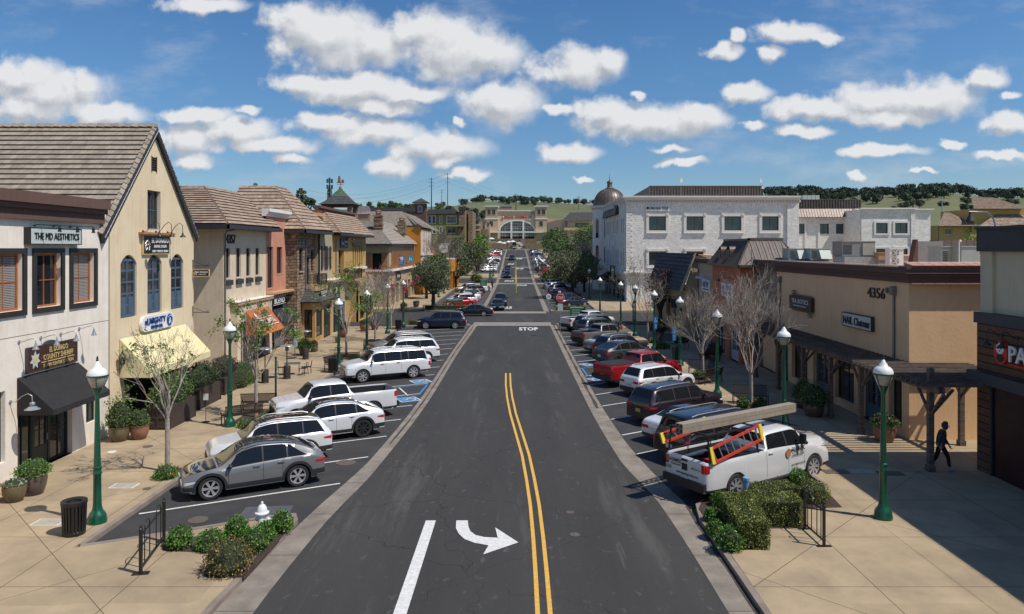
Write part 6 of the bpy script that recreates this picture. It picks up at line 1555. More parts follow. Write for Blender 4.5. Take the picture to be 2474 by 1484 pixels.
g_=thing('barbecue_grill','black lidded grill on the iron balcony of the golden shop','grill',(-18.2,78,5.05)); mb=MB(); mb.ball((-18.2,78,6.0),.38,12,8,sc_=(.8,1.4,.7)); mb.build('lid','black_metal',g_,60)
for dx in (-.25,.25):
 for dy in (-.4,.4):mb=MB(); mb.bar((-18.2+dx,78+dy,5.05),(-18.2+dx*.8,78+dy*.8,5.85),.04,.04); mb.build('leg','black_metal',g_)
# -- brown shop with wooden fins
B=thing('shop_building','long brown shop with pale tile roof, stone chimneys and upright wooden fins','building',(-17.8,112,0),'shops along the left pavement')
fr=FX(-17.8,1); f2=FY(102); H2=[(-20.2,-18.85,5.4,7.7)]
mb=MB(); wall(mb,f2,[(-30,0),(-17.8,0),(-17.8,9),(-30,9)],H2,.5); wall(mb,fr,[(102,0),(128,0),(128,9),(102,9)],[(104+i*.92,104.62+i*.92,5.6,7.9) for i in range(25)]+[(104+i*4,106.8+i*4,Z0,3.2) for i in range(6)],.4); mb.box(-30,-18.25,102.5,128,0,9); mb.build('wall','st_brown',B)
window(f2,H2[0],B,'wood_dark','interior_dark',.08,1,1,.5); mb=MB(); mb.fbox(f2,-21.0,-20.25,5.4,7.8,.0,.07); mb.build('shutter','wood_orange',B); mb=MB(); mb.fbox(f2,-18.8,-18.05,5.4,7.8,0,.07); mb.build('shutter','wood_orange',B)
mb=MB()
for i in range(26):mb.fbox(fr,103.7+i*.92,103.95+i*.92,5.5,8.0,0,.22)
mb.build('timber_fins','wood_orange',B); mb=MB(); mb.fbox(fr,104,128,5.6,7.9,-.41,-.38); mb.fbox(fr,104,128,Z0,3.2,-.41,-.38); mb.build('glazing','glass_dark',B)
mb=MB(); mb.fbox(fr,102,128,5.1,5.35,0,.45); mb.fbox(f2,-23,-17.4,5.1,5.35,0,.3); mb.build('ledge','st_whitetrim',B)
e=9.0; A1,A2,A3,A4=(-17.3,101.2,e),(-22,112,12.6),(-22,137.5,12.8),(-17.3,127,e)
mb=MB(); roof(mb,[A1,A2,A3,A4],(-1,0,1),.4,.06); roof(mb,[A1,A2,(-32,112,12.6),(-32,101.2,e)],(0,1,1),.4,.06); ridge_caps(mb,A1,A2); ridge_caps(mb,A2,A3)
finish_roof(B,mb,'tile_pale'); mb=MB(); mb.prism([(-17.3,101.1,e-.02),(-17.3,127,e-.02),(-17.3,127,e-.25),(-17.3,101.1,e-.25)],(.1,0,0)); mb.prism([(-17.2,101.1,e-.02),(-30,101.1,e-.02),(-30,101.1,e-.25),(-17.2,101.1,e-.25)],(0,.1,0)); mb.build('fascia','trim_charcoal',B)
# big back roof with dormer
mb=MB(); b1=15.1; roof(mb,[(-18.2,128.5,12.4),(-21,135,b1),(-32,135,b1),(-36,128.5,12.4)],(0,1,1),.4,.06); roof(mb,[(-16.6,130.5,12.0),(-16.6,160,12.0),(-21,152,b1),(-21,135,b1)],(-1,0,1),.4,.06); ridge_caps(mb,(-32,135,b1),(-21,135,b1)); ridge_caps(mb,(-21,135,b1),(-17.3,129,12.3))
mb.box(-36,-21,128.7,150,9,12.4,1); finish_roof(B,mb,'tile_pale','upper_roof')
mb=MB(); c=PX(920,540,118); mb.box(-30,-22.5,118,128,9,12.3); mb.build('upper_wall','st_brown',B)
def chimney(parent,x,y,z0,z1,w=.8):
 r=random.Random(int(y)); mb=MB(); z=z0
 while z<z1:
  h=r.uniform(.18,.3); k=w*r.uniform(.85,1.1)/2; mb.box(x-k,x+k,y-k,y+k,z,min(z+h,z1)); z+=h
 o=mb.build('chimney','stone_brown',parent); mb=MB(); mb.box(x-w*.28,x+w*.28,y-w*.28,y+w*.28,z1,z1+.25); mb.box(x-w*.36,x+w*.36,y-w*.36,y+w*.36,z1+.5,z1+.56)
 for sx_ in (-1,1):
  for sy_ in (-1,1):mb.box(x+sx_*w*.26-.04,x+sx_*w*.26+.04,y+sy_*w*.26-.04,y+sy_*w*.26+.04,z1+.25,z1+.5)
 mb.lathe([(w*.5,z1+.56),(.03,z1+.8)],(x,y,0),4); mb.build('chimney_pot','rust',o)
p=PX(914,520,108); chimney(B,p.x,p.y,10.5,p.z,1.25); p=PX(970.5,536,122); chimney(B,p.x,p.y,10.5,p.z,1.35)
# dormer
mb=MB(); a,b=PX(924.5,536,128),PX(957.5-8,506,128); a,b=PX(927,535,127),PX(953,512,127); a,b=PX(924,0,127),PX(953,0,127)
x0,x1=(922.5-HX)*127/F_-.0,(955-HX)*127/F_; x0,x1=(922.5-HX)*127/F_,(955.0-HX)*127/F_
x0,x1=(923-HX)*126/F_-.8,(923-HX)*126/F_+1.6
s=sign(B,FY(109.9),-17.72,-16.85,5.9,7.3,'sign_blue',0,.08,label='blue hanging sign with round white seal'); mb=MB(); f3=FY(109.82); mb.prism([f3.pt(-17.28+.3*math.cos(a),6.85+.32*math.sin(a),0) for a in [i*math.pi/12 for i in range(24)]],f3.N*.01); mb.build('seal','white_letters',s); words(s,f3,[('CONSUMER',-17.62,6.35,.1,.68),('LAW',-17.4,6.2,.1,.25),('MORTGAGE',-17.6,6.02,.1,.65)],'white_letters',.0,.01)
f3=FY(118); mb=MB(); mb.prism([f3.pt(-17.15+.52*math.cos(a),6.7+.52*math.sin(a),0) for a in [i*math.pi/14 for i in range(28)]],f3.N*.08); s=mb.build('round_sign','aqua',B); s['label']='round teal sign with a white sail emblem'; mb=MB(); mb.prism([f3.pt(-17.3,6.5,.08),f3.pt(-17.1,6.5,.08),f3.pt(-17.25,7.0,.08)],f3.N*.01); mb.prism([f3.pt(-17.05,6.5,.08),f3.pt(-16.85,6.5,.08),f3.pt(-17.05,6.95,.08)],f3.N*.01); mb.fbox(f3,-17.4,-16.9,6.4,6.43,.08,.09); mb.build('sail_emblem','white_letters',s)
s=sign(B,fr,107.5,112,3.6,5.0,'black_sign',.0,.12,label='black shop sign above the ground floor'); words(s,fr,[('Barber',108.4,4.0,.5,2.6)],'white_letters',.12,.02)
# -- orange corner building
B=thing('shop_building','bright orange building with white fins and a rounded orange terrace','building',(-16.8,140,0),'shops along the left pavement')
fr=FX(-16.8,1); f2=FY(128.2)
mb=MB(); wall(mb,fr,[(128.2,0),(144,0),(144,12.1),(128.2,12.1)],[(129.3+i*2.6,130.9+i*2.6,7.4,11.6) for i in range(5)]+[(129.3+i*1.9,130.5+i*1.9,4.0,7.0) for i in range(7)],.4); wall(mb,f2,[(-30,0),(-16.8,0),(-16.8,12.1),(-30,12.1)],[],.2); mb.box(-30,-17.3,128.5,144,0,12); mb.box(-30,-16.6,144,160,0,8.8); mb.build('wall','st_orange',B)
mb=MB()
for i in range(6):mb.fbox(fr,128.5+i*2.6,129.3+i*2.6,7.4,11.7,0,.2)
for i in range(8):mb.fbox(fr,128.6+i*1.9,129.25+i*1.9,4.0,7.0,0,.2)
mb.fbox(fr,128.2,144,7.1,7.35,0,.35); mb.fbox(fr,128.2,144,3.7,3.95,0,.35); mb.build('white_fins','st_whitetrim',B)
mb=MB(); mb.fbox(fr,128.5,144,4,11.7,-.42,-.4); mb.build('glazing','glass_dark',B)
mb=MB(); pts=[(-16.8,140)]+[(-13.2+1.2*math.cos(a),141.2+1.2*math.sin(a)) for a in [-math.pi/2,-math.pi/4,0]]+[(-12.0,156),(-16.8,156)]; mb.prism([(x,y,3.9) for x,y in pts],(0,0,2.3)); o=mb.build('terrace','st_orange',B)
mb=MB(); mb.prism([(x*1.01,y,6.2) for x,y in pts],(0,0,.25)); mb.build('coping','st_whitetrim',o); mb=MB()
for y in (141,146,151,155.5):mb.box(-12.7,-12.2,y-.25,y+.25,Z0,3.9)
mb.build('pillar','st_orange',B)
mb=MB(); roof(mb,[(-16.3,127.8,12.1),(-16.3,144.3,12.1),(-17.6,144.3,12.9),(-17.6,127.8,12.9)],(-1,0,1),.3,.05); finish_roof(B,mb,'tile_pale','hood_roof')
cornice(B,'trim_charcoal',FX(-16.6,1),144.5,160,[(8.8,9.3,.3)])
f3=FY(160.2); s=sign(B,FY(150),-15.9,-14.0,7.5,9.1,'white_letters',0,.1,label='white hanging sign with black letters'); words(s,FY(150),[('LIVITY',-15.7,8.1,.35,1.5)],'black_letters',.1,.01)
s=sign(B,FY(140),-16.75,-15.7,5.3,6.9,'black_sign',0,.1,label='small black hanging sign with a white flower'); mb=MB(); f3=FY(139.9); mb.prism([f3.pt(-16.22+.3*math.cos(a)*(1+.3*math.cos(5*a)),6.2+.3*math.sin(a)*(1+.3*math.cos(5*a)),0) for a in [i*math.pi/16 for i in range(32)]],f3.N*.01); mb.build('flower_emblem','white_letters',s)
# -- bell tower behind
def sq_tower_roof(mb,c,prof,m=0):
 for (a,z0),(b,z1) in zip(prof,prof[1:]):
  q=[(c[0]+sx_*r_,c[1]+sy_*r_,z) for z,r_ in ((z0,a),(z1,b)) for sx_,sy_ in ((-1,-1),(1,-1),(1,1),(-1,1))]
  for i in range(4):j=(i+1)%4; P=[Vector(q[i]),Vector(q[j]),Vector(q[4+j]),Vector(q[4+i])]; up=(P[3]+P[2]-P[0]-P[1]); roof(mb,[P[0],P[1],P[2],P[3]] if b>.01 else P[:3],up,.3,.03,m)
T0=104.0; tx=(822-HX)*T0/F_; k=T0/F_
B=thing('bell_tower','open brown tower with flared green copper roof and a rusty weathervane','tower',(tx,T0,0))
mb=MB(); zf=lambda y:CAMZ+(HY-y)*k
for sx_ in (-1,1):
 for sy_ in (-1,1):mb.box(tx+sx_*1.75-.3,tx+sx_*1.75+.3,T0+sy_*1.75-.3,T0+sy_*1.75+.3,0,zf(497))
mb.box(tx-2.1,tx+2.1,T0-2.1,T0+2.1,0,zf(512)-.2); mb.build('pillars','stone_brown',B)
mb=MB(); mb.box(tx-2.15,tx+2.15,T0-2.15,T0+2.15,zf(500),zf(495.5)); mb.build('ring_beam','wood_dark',B)
mb=MB(); sq_tower_roof(mb,(tx,T0),[(2.5,zf(496)),(1.75,zf(488)),(1.05,zf(475))]); finish_roof(B,mb,'tile_slate'); mb=MB(); sq_tower_roof(mb,(tx,T0),[(1.05,zf(475)),(.12,zf(456))]); finish_roof(B,mb,'copper_roof','roof_tip')
mb=MB(); mb.lathe([(.25,zf(456.5)),(.2,zf(453)),(.04,zf(449)),(.04,zf(436)),(.03,zf(425))],(tx,T0,0),8); mb.box(tx-.5,tx+.5,T0-.1,T0+.1,zf(442.5),zf(440)); mb.ball((tx+.35,T0,zf(437)),.2,10,6,sc_=(1,.2,1)); mb.prism([(tx-.35,T0-.05,zf(440)),(tx-.05,T0-.05,zf(440)),(tx-.1,T0-.05,zf(426)),(tx-.3,T0-.05,zf(426))],(0,.1,0)); mb.bar((tx-.45,T0,zf(446)),(tx+.45,T0,zf(446)),.05,.05); mb.build('weathervane','rust',B,40)
# -- low grey-roofed pavilion roofs behind
B=thing('pavilion','low brown metal hipped roof behind the gold shop','building',(-31.5,125,0)); mb=MB(); z1,z2=PX(0,514,125).z,PX(0,553/1.0-80+20,125).z
xa,xb=(892-HX)*125/F_,(905-HX)*125/F_; xl,xr=(854-HX)*125/F_,(905-HX)*125/F_
mb.face([(xl,122,PX(0,516,122).z),(xr,122,PX(0,511,122).z),(xr-1.6,128,PX(0,498,128).z),(xl,128,PX(0,498,128).z)],0,[(0,0),(4,0),(3,3),(0,3)]); mb.build('roof','seam_grey',B); mb=MB(); mb.box(xl,xr-.3,122.3,130,0,PX(0,516,122).z-.1); mb.build('wall','st_greybrown',B)
# -- green apartment block
Y0=200.0; f2=FY(Y0); q=lambda x:(x-HX)*Y0/F_; zz=lambda y:CAMZ+(HY-y)*Y0/F_
B=thing('apartment_block','green apartment block with white framed windows and balconies','building',(q(1070),Y0,2))
H=[]
for (x0,x1,y0,y1) in ((1034,1041,522,540),(1044,1052,522,540),(1062,1067,522,540),(1079,1102,522,540),(1044,1052,549,564),(1062,1067,549,564),(1080,1101,549,564),(1080,1101,575,588)):H.append((q(x0),q(x1),zz(y1),zz(y0)))
mb=MB(); wall(mb,f2,[(q(1030),0),(q(1109),0),(q(1109),zz(517)),(q(1030),zz(517))],H,.3); mb.box(q(1030),q(1122),Y0+.35,Y0+16,0,zz(518)); mb.build('wall','st_green',B)
for h in H:window(f2,h,B,'white_frame','glass_blue',.14,2 if h[1]-h[0]<1.3 else 3,2,.3,surround='white_frame',sw=.14,sd=.08)
mb=MB(); mb.box(q(1109),q(1124),Y0-1,Y0+16,0,zz(508)); mb.box(q(1128),q(1139),Y0+4,Y0+20,0,zz(508)); mb.build('stone_wing','stone_brown',B)
cornice(B,'band_grey',FY(Y0-1),q(1108),q(1126),[(zz(508),zz(501),.4)]); mb=MB(); mb.box(q(1108),q(1126),Y0-1.3,Y0+16,zz(502),zz(501)+.1); c=((q(1117)),Y0+7); sq_tower_roof(mb,c,[(1.6,zz(501)),(.1,zz(494))]); finish_roof(B,mb,'tile_slate','wing_roof')
for (y0,y1) in ((544,548),(570,575)):
 mb=MB(); mb.box(q(1078),q(1123),Y0-2.2,Y0,zz(y1),zz(y0)); o=mb.build('balcony_floor','st_green',B)
 railing(B,[(q(1078),Y0-2.1),(q(1122.5),Y0-2.1)],zz(y0),1.1,.3)
mb=MB(); mb.box(q(1076),q(1079),Y0-2.2,Y0-1.8,0,zz(546)); mb.box(q(1121),q(1123.5),Y0-2.2,Y0-1.8,0,zz(546)); mb.build('pillar','st_green',B)
mb=MB(); mb.box(q(1068),q(1116),Y0-2.6,Y0,zz(592),zz(588)); mb.build('ledge','st_whitetrim',B)
mb=MB(); mb.box(q(1070),q(1078),Y0-2.4,Y0,0,zz(592)); mb.box(q(1108),q(1116),Y0-2.4,Y0,0,zz(592)); mb.box(q(1078),q(1108),Y0-2.4,Y0,zz(600),zz(592)); mb.build('porch','stone_brown',B)
mb=MB(); e=zz(517); roof(mb,[(q(1026),Y0-.8,e),(q(1111),Y0-.8,e),(q(1096),Y0+6,zz(506)+.3),(q(1030),Y0+6,zz(506)+.3)],(0,1,1),.5,.05); finish_roof(B,mb,'tile_slate')
B=thing('stair_tower','square brown tower with pyramid roof and one white framed window','tower',(q(1018),190,0)); Y1=190.0; f3=FY(Y1); q1=lambda x:(x-HX)*Y1/F_; z1=lambda y:CAMZ+(HY-y)*Y1/F_
h=(q1(1010),q1(1019),z1(512),z1(498)); mb=MB(); wall(mb,f3,[(q1(1003),0),(q1(1028),0),(q1(1028),z1(492)),(q1(1003),z1(492))],[h],.2); mb.box(q1(1003),q1(1028),Y1+.25,Y1+3,0,z1(492)); mb.build('wall','cornice_brown',B); window(f3,h,B,'white_frame','glass_blue',.1,1,1,.2,surround='white_frame',sw=.1,sd=.05)
mb=MB(); sq_tower_roof(mb,((q1(1003)+q1(1028))/2,Y1+1.4),[(2.2,z1(490)),(.06,z1(478.5))]); finish_roof(B,mb,'tile_slate'); mb=MB(); mb.fbox(f3,q1(1002),q1(1029),z1(493),z1(491),0,.2); mb.build('trim','st_whitetrim',B)
B=thing('apartment_block','long low brown block with grey roof behind the green apartments','building',(-42,215,0)); mb=MB(); mb.box(-46,-26,208,225,0,PX(0,513,215).z); mb.build('wall','st_greybrown',B); mb=MB(); roof(mb,[(-47,206,PX(0,512,206).z),(-25,206,PX(0,512,206).z),(-28,216,PX(0,502,216).z),(-44,216,PX(0,502,216).z)],(0,1,1),.6,.05); finish_roof(B,mb,'tile_slate')
# ================================================================ RIGHT ROW
GR='shops along the right pavement'
# -- nearest: dark sided restaurant
B=thing('shop_building','beige and charcoal restaurant with brown boarding and a round red sign','building',(17.4,25,0),GR)
fr=FX(17.4,-1)
mb=MB(); wall(mb,fr,[(-8,6.0),(27.1,6.0),(27.1,8.3),(-8,8.3)],[(-8.0,26.45,6.02,8.28)],.12); mb.fbox(fr,-8,26.45,6.02,8.28,-.3,-.12); mb.box(17.55,40,-8,27.1,0,9); mb.fbox(FY(27.1),17.4,40,0,9,-.02,0); mb.build('wall','st_panda',B)
mb=MB(); mb.fbox(fr,-8,27.2,8.28,9.1,-.3,.1); mb.fbox(fr,-8,27.2,9.1,9.2,-.3,.18); mb.build('parapet','trim_charcoal',B)
mb=MB(); mb.fbox(fr,-8,27.25,5.62,6.02,-.2,.18); mb.build('band','band_grey',B)
mb=MB(); wall(mb,FX(17.3,-1),[(-8,3.85),(27.12,3.85),(27.12,5.62),(-8,5.62)],[],.1); wall(mb,FX(17.28,-1),[(26.4,0),(27.12,0),(27.12,3.5),(26.4,3.5)],[],.1); mb.face([(17.28,27.13,0),(17.7,27.13,0),(17.7,27.13,5.6),(17.28,27.13,5.6)],0,[(0,0),(.4,0),(.4,5.6),(0,5.6)]); mb.build('boarding','siding',B)
mb=MB(); mb.fbox(FX(17.4,-1),-8,27.3,3.45,3.86,-.1,.42); mb.build('canopy_fascia','band_grey',B)
mb=MB(); mb.fbox(FX(17.4,-1),-8,26.3,.1,3.45,.0,.05); mb.build('glazing','panda_dark',B)
mb=MB()
for u in (26.35,24.2,22.0,19.8):mb.fbox(FX(17.33,-1),u-.05,u+.05,.1,3.45,0,.06)
mb.build('window_frame','trim_charcoal',B)
fs=FX(17.28,-1); mb=MB(); mb.prism([fs.pt(25.6+.36*math.cos(a),4.72+.42*math.sin(a),.02) for a in [i*math.pi/16 for i in range(32)]],fs.N*.14); s=mb.build('round_sign','logo_red',B); s['label']='round red sign with a white bear face'
mb=MB(); mb.prism([fs.pt(25.6+.2*math.cos(a),4.86+.2*math.sin(a),.16) for a in [i*math.pi/10 for i in range(20)]],fs.N*.02); o=mb.build('bear_face','white_letters',s)
mb=MB(); 
for du in (-.15,.15):mb.prism([fs.pt(25.6+du+.07*math.cos(a),5.04+.07*math.sin(a),.155) for a in [i*math.pi/5 for i in range(10)]],fs.N*.025)
for du in (-.075,.075):mb.prism([fs.pt(25.6+du+.035*math.cos(a),4.88+.055*math.sin(a),.18) for a in [i*math.pi/5 for i in range(10)]],fs.N*.01)
mb.prism([fs.pt(25.6+.03*math.cos(a),4.77+.025*math.sin(a),.18) for a in [i*math.pi/5 for i in range(10)]],fs.N*.01); mb.prism([fs.pt(25.6+.19*math.cos(a),4.52+.14*math.sin(a),.16) for a in [i*math.pi/8 for i in range(16)]],fs.N*.015); mb.build('bear_markings','black_letters',s)
words(B,fs,[('PANDA',25.18,4.45,.56,2.6,.03)],'white_letters',.1,.06,mirror=True)
mb=MB(); mb.fbox(fs,22.4,25.3,4.32,4.38,.02,.12); mb.build('sign_rail','logo_red',B)
for u in (25.75,24.95):gooseneck(B,fs,u,5.3,.55,-.12,m='trim_charcoal',rise=.22,shade=.16)
bulbs('row of white bulbs on the charcoal parapet at the right edge',[(17.2,8,9.26),(17.2,27.1,9.26)],40)
# -- tan building with number
B=thing('shop_building','low tan building with brown cornice, black number 4356 and a timber pergola in front','building',(17,40,0),GR)
fr=FX(17.0,-1); f2=FY(31.3)
H=[(31.9,33.0,.5,2.8),(33.5,35.6,Z0,2.8),(36.4,38.6,.5,2.8),(39.4,41.4,Z0,2.8),(42.2,44.6,.5,2.8),(45.2,46.6,Z0,2.8)]
mb=MB(); wall(mb,fr,[(31.3,0),(47.1,0),(47.1,7),(31.3,7)],H,.3); wall(mb,f2,[(17,0),(40,0),(40,7),(17,7)],[],.2); mb.box(17.35,40,31.5,62,0,6.6); mb.build('wall','st_4356',B)
for i,h in enumerate(H):(door if h[2]<.3 else window)(*((B,fr,*h,'blue_shutter') if h[2]<.3 else (fr,h,B,'dark_frame','glass_shop',.08,2,1,.3,'shop_window')),**({'depth':.3} if h[2]<.3 else {}))
mb=MB(); mb.box(17.0,17.02,31.3,31.3,0,0.01)
mb=MB(); bands=[(6.9,7.15,.10),(7.15,7.3,.2),(7.3,7.5,.32)]
for v0,v1,d in bands:mb.box(17-d,17.3,31.3-d,50.3,v0,v1)
mb.build('cornice','cornice_brown',B)
mb=MB()
for v0,v1,d in bands:mb.box(17.3,40,31.3-d,31.5,v0,v1)
mb.box(17-.3,40,31.3-.36,31.6,7.5,7.62); mb.box(17.3,40,31.3-.14,31.3-.1,6.88,6.98); mb.build('end_cornice','cornice_brown',B)
mb=MB(); n=42
for i in range(n):x=16.95+i*.5; mb.hexa([(x,30.93,7.62),(x+.47,30.93,7.62),(x+.47,31.6,7.62),(x,31.6,7.62),(x,30.9,7.66),(x+.47,30.9,7.66),(x+.47,31.6,7.78),(x,31.6,7.78)])
for i in range(n):x=16.95+i*.5; mb.box(x,x+.47,30.99,31.2,6.86,6.9)
mb.build('coping_tile','cornice_red',B); mb=MB()
for i in range(38):y=31.5+i*.5; mb.box(16.66,17.3,y,y+.47,7.5,7.58)
mb.build('coping','cornice_brown',B)
mb=MB(); mb.fbox(f2,20.3,20.33,Z0,6.85,0,.006); mb.build('joint','cornice_brown',B)
bulbs('string of white bulbs along the cornice of the tan building',[(22,30.9,7.8),(16.7,30.9,7.8)],12); bulbs('string of white bulbs on the long street cornice of the tan building',[(16.72,31.4,7.64),(16.72,50,7.64)],70)
s=sign(B,fr,41.2,44.4,4.78,5.52,'navy',.03,.2,rim='trim_charcoal',label='dark hanging board with pale serif letters and iron scrolls'); s.data.materials[0]=MATS['black_sign']
words(s,fr,[('TEA XOTICS',44.1,5.12,.25,2.5),('ORGANIC BUBBLE TEA, COFFEE & MORE',43.8,4.93,.08,1.9)],'white_letters',.2,.01,mirror=True)
mb=MB(); mb.fbox(fr,41.2,44.4,5.6,5.63,.08,.12); mb.fbox(fr,41.2,44.4,4.66,4.69,.08,.12)
for (cu,cv,sg) in ((44.2,5.75,-1),(41.4,4.5,1)):
 for k in range(3):mb.tube([fr.pt(cu+sg*k*.22+.13*math.cos(a),cv+.1*math.sin(a),.1) for a in [i*.7 for i in range(9)]],.018,4)
mb.build('scrollwork','bronze_metal',s)
words(B,fr,[('4356',34.95,6.04,.5,1.65,.03)],'black_letters',.0,.05,mirror=True,nm='house_number')
s=sign(B,fr,34.3,37.3,4.47,5.1,'sign_pale',.03,.18,rim='wood_dark',label='pale weathered board with dark decorative letters'); words(s,fr,[('NAIL Chateau',37.15,4.58,.38,2.7,.02)],'black_letters',.18,.03,mirror=True)
for (y,v) in ((46.4,6.2),(32.45,6.3)):
 pipe(B,[(16.93,y,v),(16.93,y,Z0)],.055,'grey_metal'); boxpart('rain_head',B,'grey_metal',fr,y-.14,y+.14,v,v+.4,.0,.2)
boxpart('alarm_box',B,'grey_metal',fr,33.0,33.15,6.35,6.6,0,.1)
# pergola
B2=thing('pergola','weathered timber pergola on square posts in front of the tan building','pergola',(15.4,37,0))
PP=[(15.4,26.9),(15.4,32.3),(15.4,35.4),(15.4,38.8),(15.4,42.4),(15.4,46.4),(18.7,30.4)]
for i,(x,y) in enumerate(PP):
 mb=MB(); zt=3.95 if i==0 else 3.3; mb.box(x-.095,x+.095,y-.095,y+.095,Z0+.2,zt); mb.box(x-.13,x+.13,y-.13,y+.13,Z0,Z0+.22); mb.build('post','wood_beam',B2)
 mb=MB()
 for sg in (-1,1):mb.bar((x,y+sg*.1,2.3),(x,y+sg*.85,3.15),.08,.09)
 mb.bar((x+.1,y,2.3),(x+.85,y,3.15),.08,.09); mb.build('brace','wood_beam',B2)
mb=MB(); mb.box(15.27,15.36,26.2,48.4,3.12,3.34); mb.box(15.44,15.53,26.2,48.4,3.12,3.34); mb.box(16.85,16.93,31.3,48.4,3.12,3.34); mb.box(18.62,18.78,26.4,31.2,3.12,3.34); mb.build('beam','wood_beam',B2)
y=26.3; k=0
while y<48.2:
 x1_=19.4 if y<31.0 else 16.97; mb=MB(); mb.box(14.75,x1_,y,y+.07,3.345,3.5); mb.build('slat','wood_beam',B2); y+=.36
mb=MB()
for i in range(5):mb.tube([(18.2+i*.32+.16*math.cos(a),27.2,3.75+.14*math.sin(a)) for a in [j*.7+i for j in range(8)]],.016,4)
mb.build('scrollwork','black_metal',B2)
# -- grey-brown infill, terracotta tower, cream shop, slate roof shop
B=thing('shop_building','narrow grey-brown shaded shop between the tan and terracotta buildings','building',(17.15,49.3,0),GR)
fr=FX(17.15,-1); mb=MB(); wall(mb,fr,[(47.12,0),(51.6,0),(51.6,7.5),(47.12,7.5)],[(47.8,50.8,Z0,2.9)],.3); mb.box(17.5,30,47.12,51.6,6.6,7.5); mb.build('wall','st_greybrown',B); cornice(B,'cornice_brown',fr,47.1,51.6,[(7.2,7.35,.15),(7.35,7.62,.3)]); window(fr,(47.8,50.8,Z0,2.9),B,'white_frame','glass_shop',.08,3,1,.3,'shop_window')
boxpart('wall_light',B,'grey_metal',fr,50.9,51.3,6.5,6.7,0,.25)
B=thing('shop_building','terracotta shop with steep ribbed metal mansard roof and white oval sign','building',(16,55,0),GR)
fr=FX(16.0,-1); H=[(53.3,54.4,2.9,4.1),(52.0,54.2,Z0,2.5),(55.4,58.2,Z0,2.7)]
mb=MB(); wall(mb,fr,[(51.6,0),(58.9,0),(58.9,7.2),(51.6,7.2)],H,.25); wall(mb,FY(51.6),[(16,0),(17.2,0),(17.2,7.2),(16,7.2)],[],.1); mb.box(17.2,24,51.7,58.9,0,7.2); mb.face([(16,58.9,0),(16,58.9,7.2),(24,58.9,7.2),(24,58.9,0)],0,[(0,0),(0,7),(8,7),(8,0)]); mb.build('wall','st_terra',B)
arch_fill(B,fr,H[0],'st_terra',.4); window(fr,H[0],B,'white_frame','glass_dark',.08,2,3,.2,surround='white_frame',sw=.1,sd=.05); door(B,fr,*H[1],'white_frame',depth=.25); window(fr,H[2],B,'white_frame','glass_shop',.08,3,1,.25,'shop_window')
e=7.2; A1,A2,A3,A4=(15.65,50.9,e),(17.0,52.7,9.0),(17.0,58.9,9.0),(15.65,59.2,e); A5,A6=(20.3,50.9,e),(19.35,52.7,9.0)
mb=MB(); mb.face([A1,A2,A3,A4],0,[(0,0),(1.8,2.2),(8,2.2),(8.3,0)]); mb.build('roof','seam_dark',B); mb=MB(); mb.face([A1,A5,A6,A2],0,[(0,0),(4.65,0),(3.7,2.5),(1.35,2.5)]); mb.face([A5,(20.3,59.2,e),(19.35,58.9,9.0),A6],0,[(0,0),(8,0),(8,2.2),(1.8,2.2)]); mb.face([A2,A6,(19.35,58.9,9.0),A3],0,[(0,0),(1,0),(1,1),(0,1)]); mb.build('end_roof','seam_grey',B)
mb=MB(); mb.bar(A1,A2,.12,.06); mb.bar(A5,A6,.12,.06); mb.box(16.9,19.45,52.6,52.75,8.95,9.15); mb.box(16.9,17.05,52.6,58.95,8.95,9.12); mb.box(15.6,20.4,50.85,50.95,7.05,7.22); mb.box(15.58,15.68,50.85,59.2,7.05,7.22); 
for i in range(9):x=16.1+i*.45; t=.0; a=Vector((x,50.9,e)); b=Vector((max(17.05,min(19.3,x)),52.7,9.0)); mb.bar(a if 0 else (x,50.88,e),(x if 17 <= x <= 19.35 else (17.0 if x<17 else 19.35),52.68 if 17 <= x <= 19.35 else 50.9+(1.8*(x-15.65)/1.35 if x<17 else 1.8*(20.3-x)/.95),9.0 if 17 <= x <= 19.35 else 7.2+(1.8*(x-15.65)/1.35 if x<17 else 1.8*(20.3-x)/.95)),.035,.06)
for i in range(22):y=51.3+i*.36; f=min(1,(y-50.9)/1.8); mb.bar((15.65,y,e+.02),(15.65+1.35*f,y,7.22+1.8*f),.03,.06)
mb.build('roof_seam','dome_brown',B)
for y in (54.6,56.9):
 mb=MB(); n=8; rr=.36
 P=[[(16.05+(.95 if j else 0),y+rr*math.cos(a),8.2+rr*math.sin(a)) for j in (0,1)] for a in [i*math.pi/n for i in range(n+1)]]; mb.grid(P); mb.box(16.0,16.95,y-rr,y-rr+.03,7.45,8.2); mb.box(16.0,16.95,y+rr-.03,y+rr,7.45,8.2); mb.box(15.98,16.04,y-rr,y+rr,7.5,8.3)
 for k in range(7):mb.box(15.93,16.0,y-rr,y+rr,7.5+k*.12,7.54+k*.12)
 mb.build('roof_vent','dome_brown',B,40)
s=sign(B,fr,53.0,55.9,4.75,5.75,'white_letters',.03,.14,label='white cut-corner sign with dark letters'); words(s,fr,[('ALLUSE',55.6,5.3,.3,2.3),('FOR BODY',55.4,4.9,.22,1.9)],'black_letters',.14,.02,mirror=True)
gooseneck(B,fr,55.3,6.1,.5,0,rise=.15); gooseneck(B,fr,53.0,6.1,.5,0,rise=.15)
B=thing('shop_building','narrow cream shop with white sign and a row of white barn lamps','building',(16.5,62,0),GR)
fr=FX(16.5,-1); mb=MB(); wall(mb,fr,[(58.92,0),(65.6,0),(65.6,7.4),(58.92,7.4)],[(59.6,62.0,Z0,2.8),(62.8,65.0,Z0,2.8)],.25); mb.box(16.8,26,58.92,65.6,0,7.3); mb.build('wall','st_olive',B); cornice(B,'cornice_brown',fr,58.9,65.6,[(7.1,7.25,.12),(7.25,7.48,.25)])
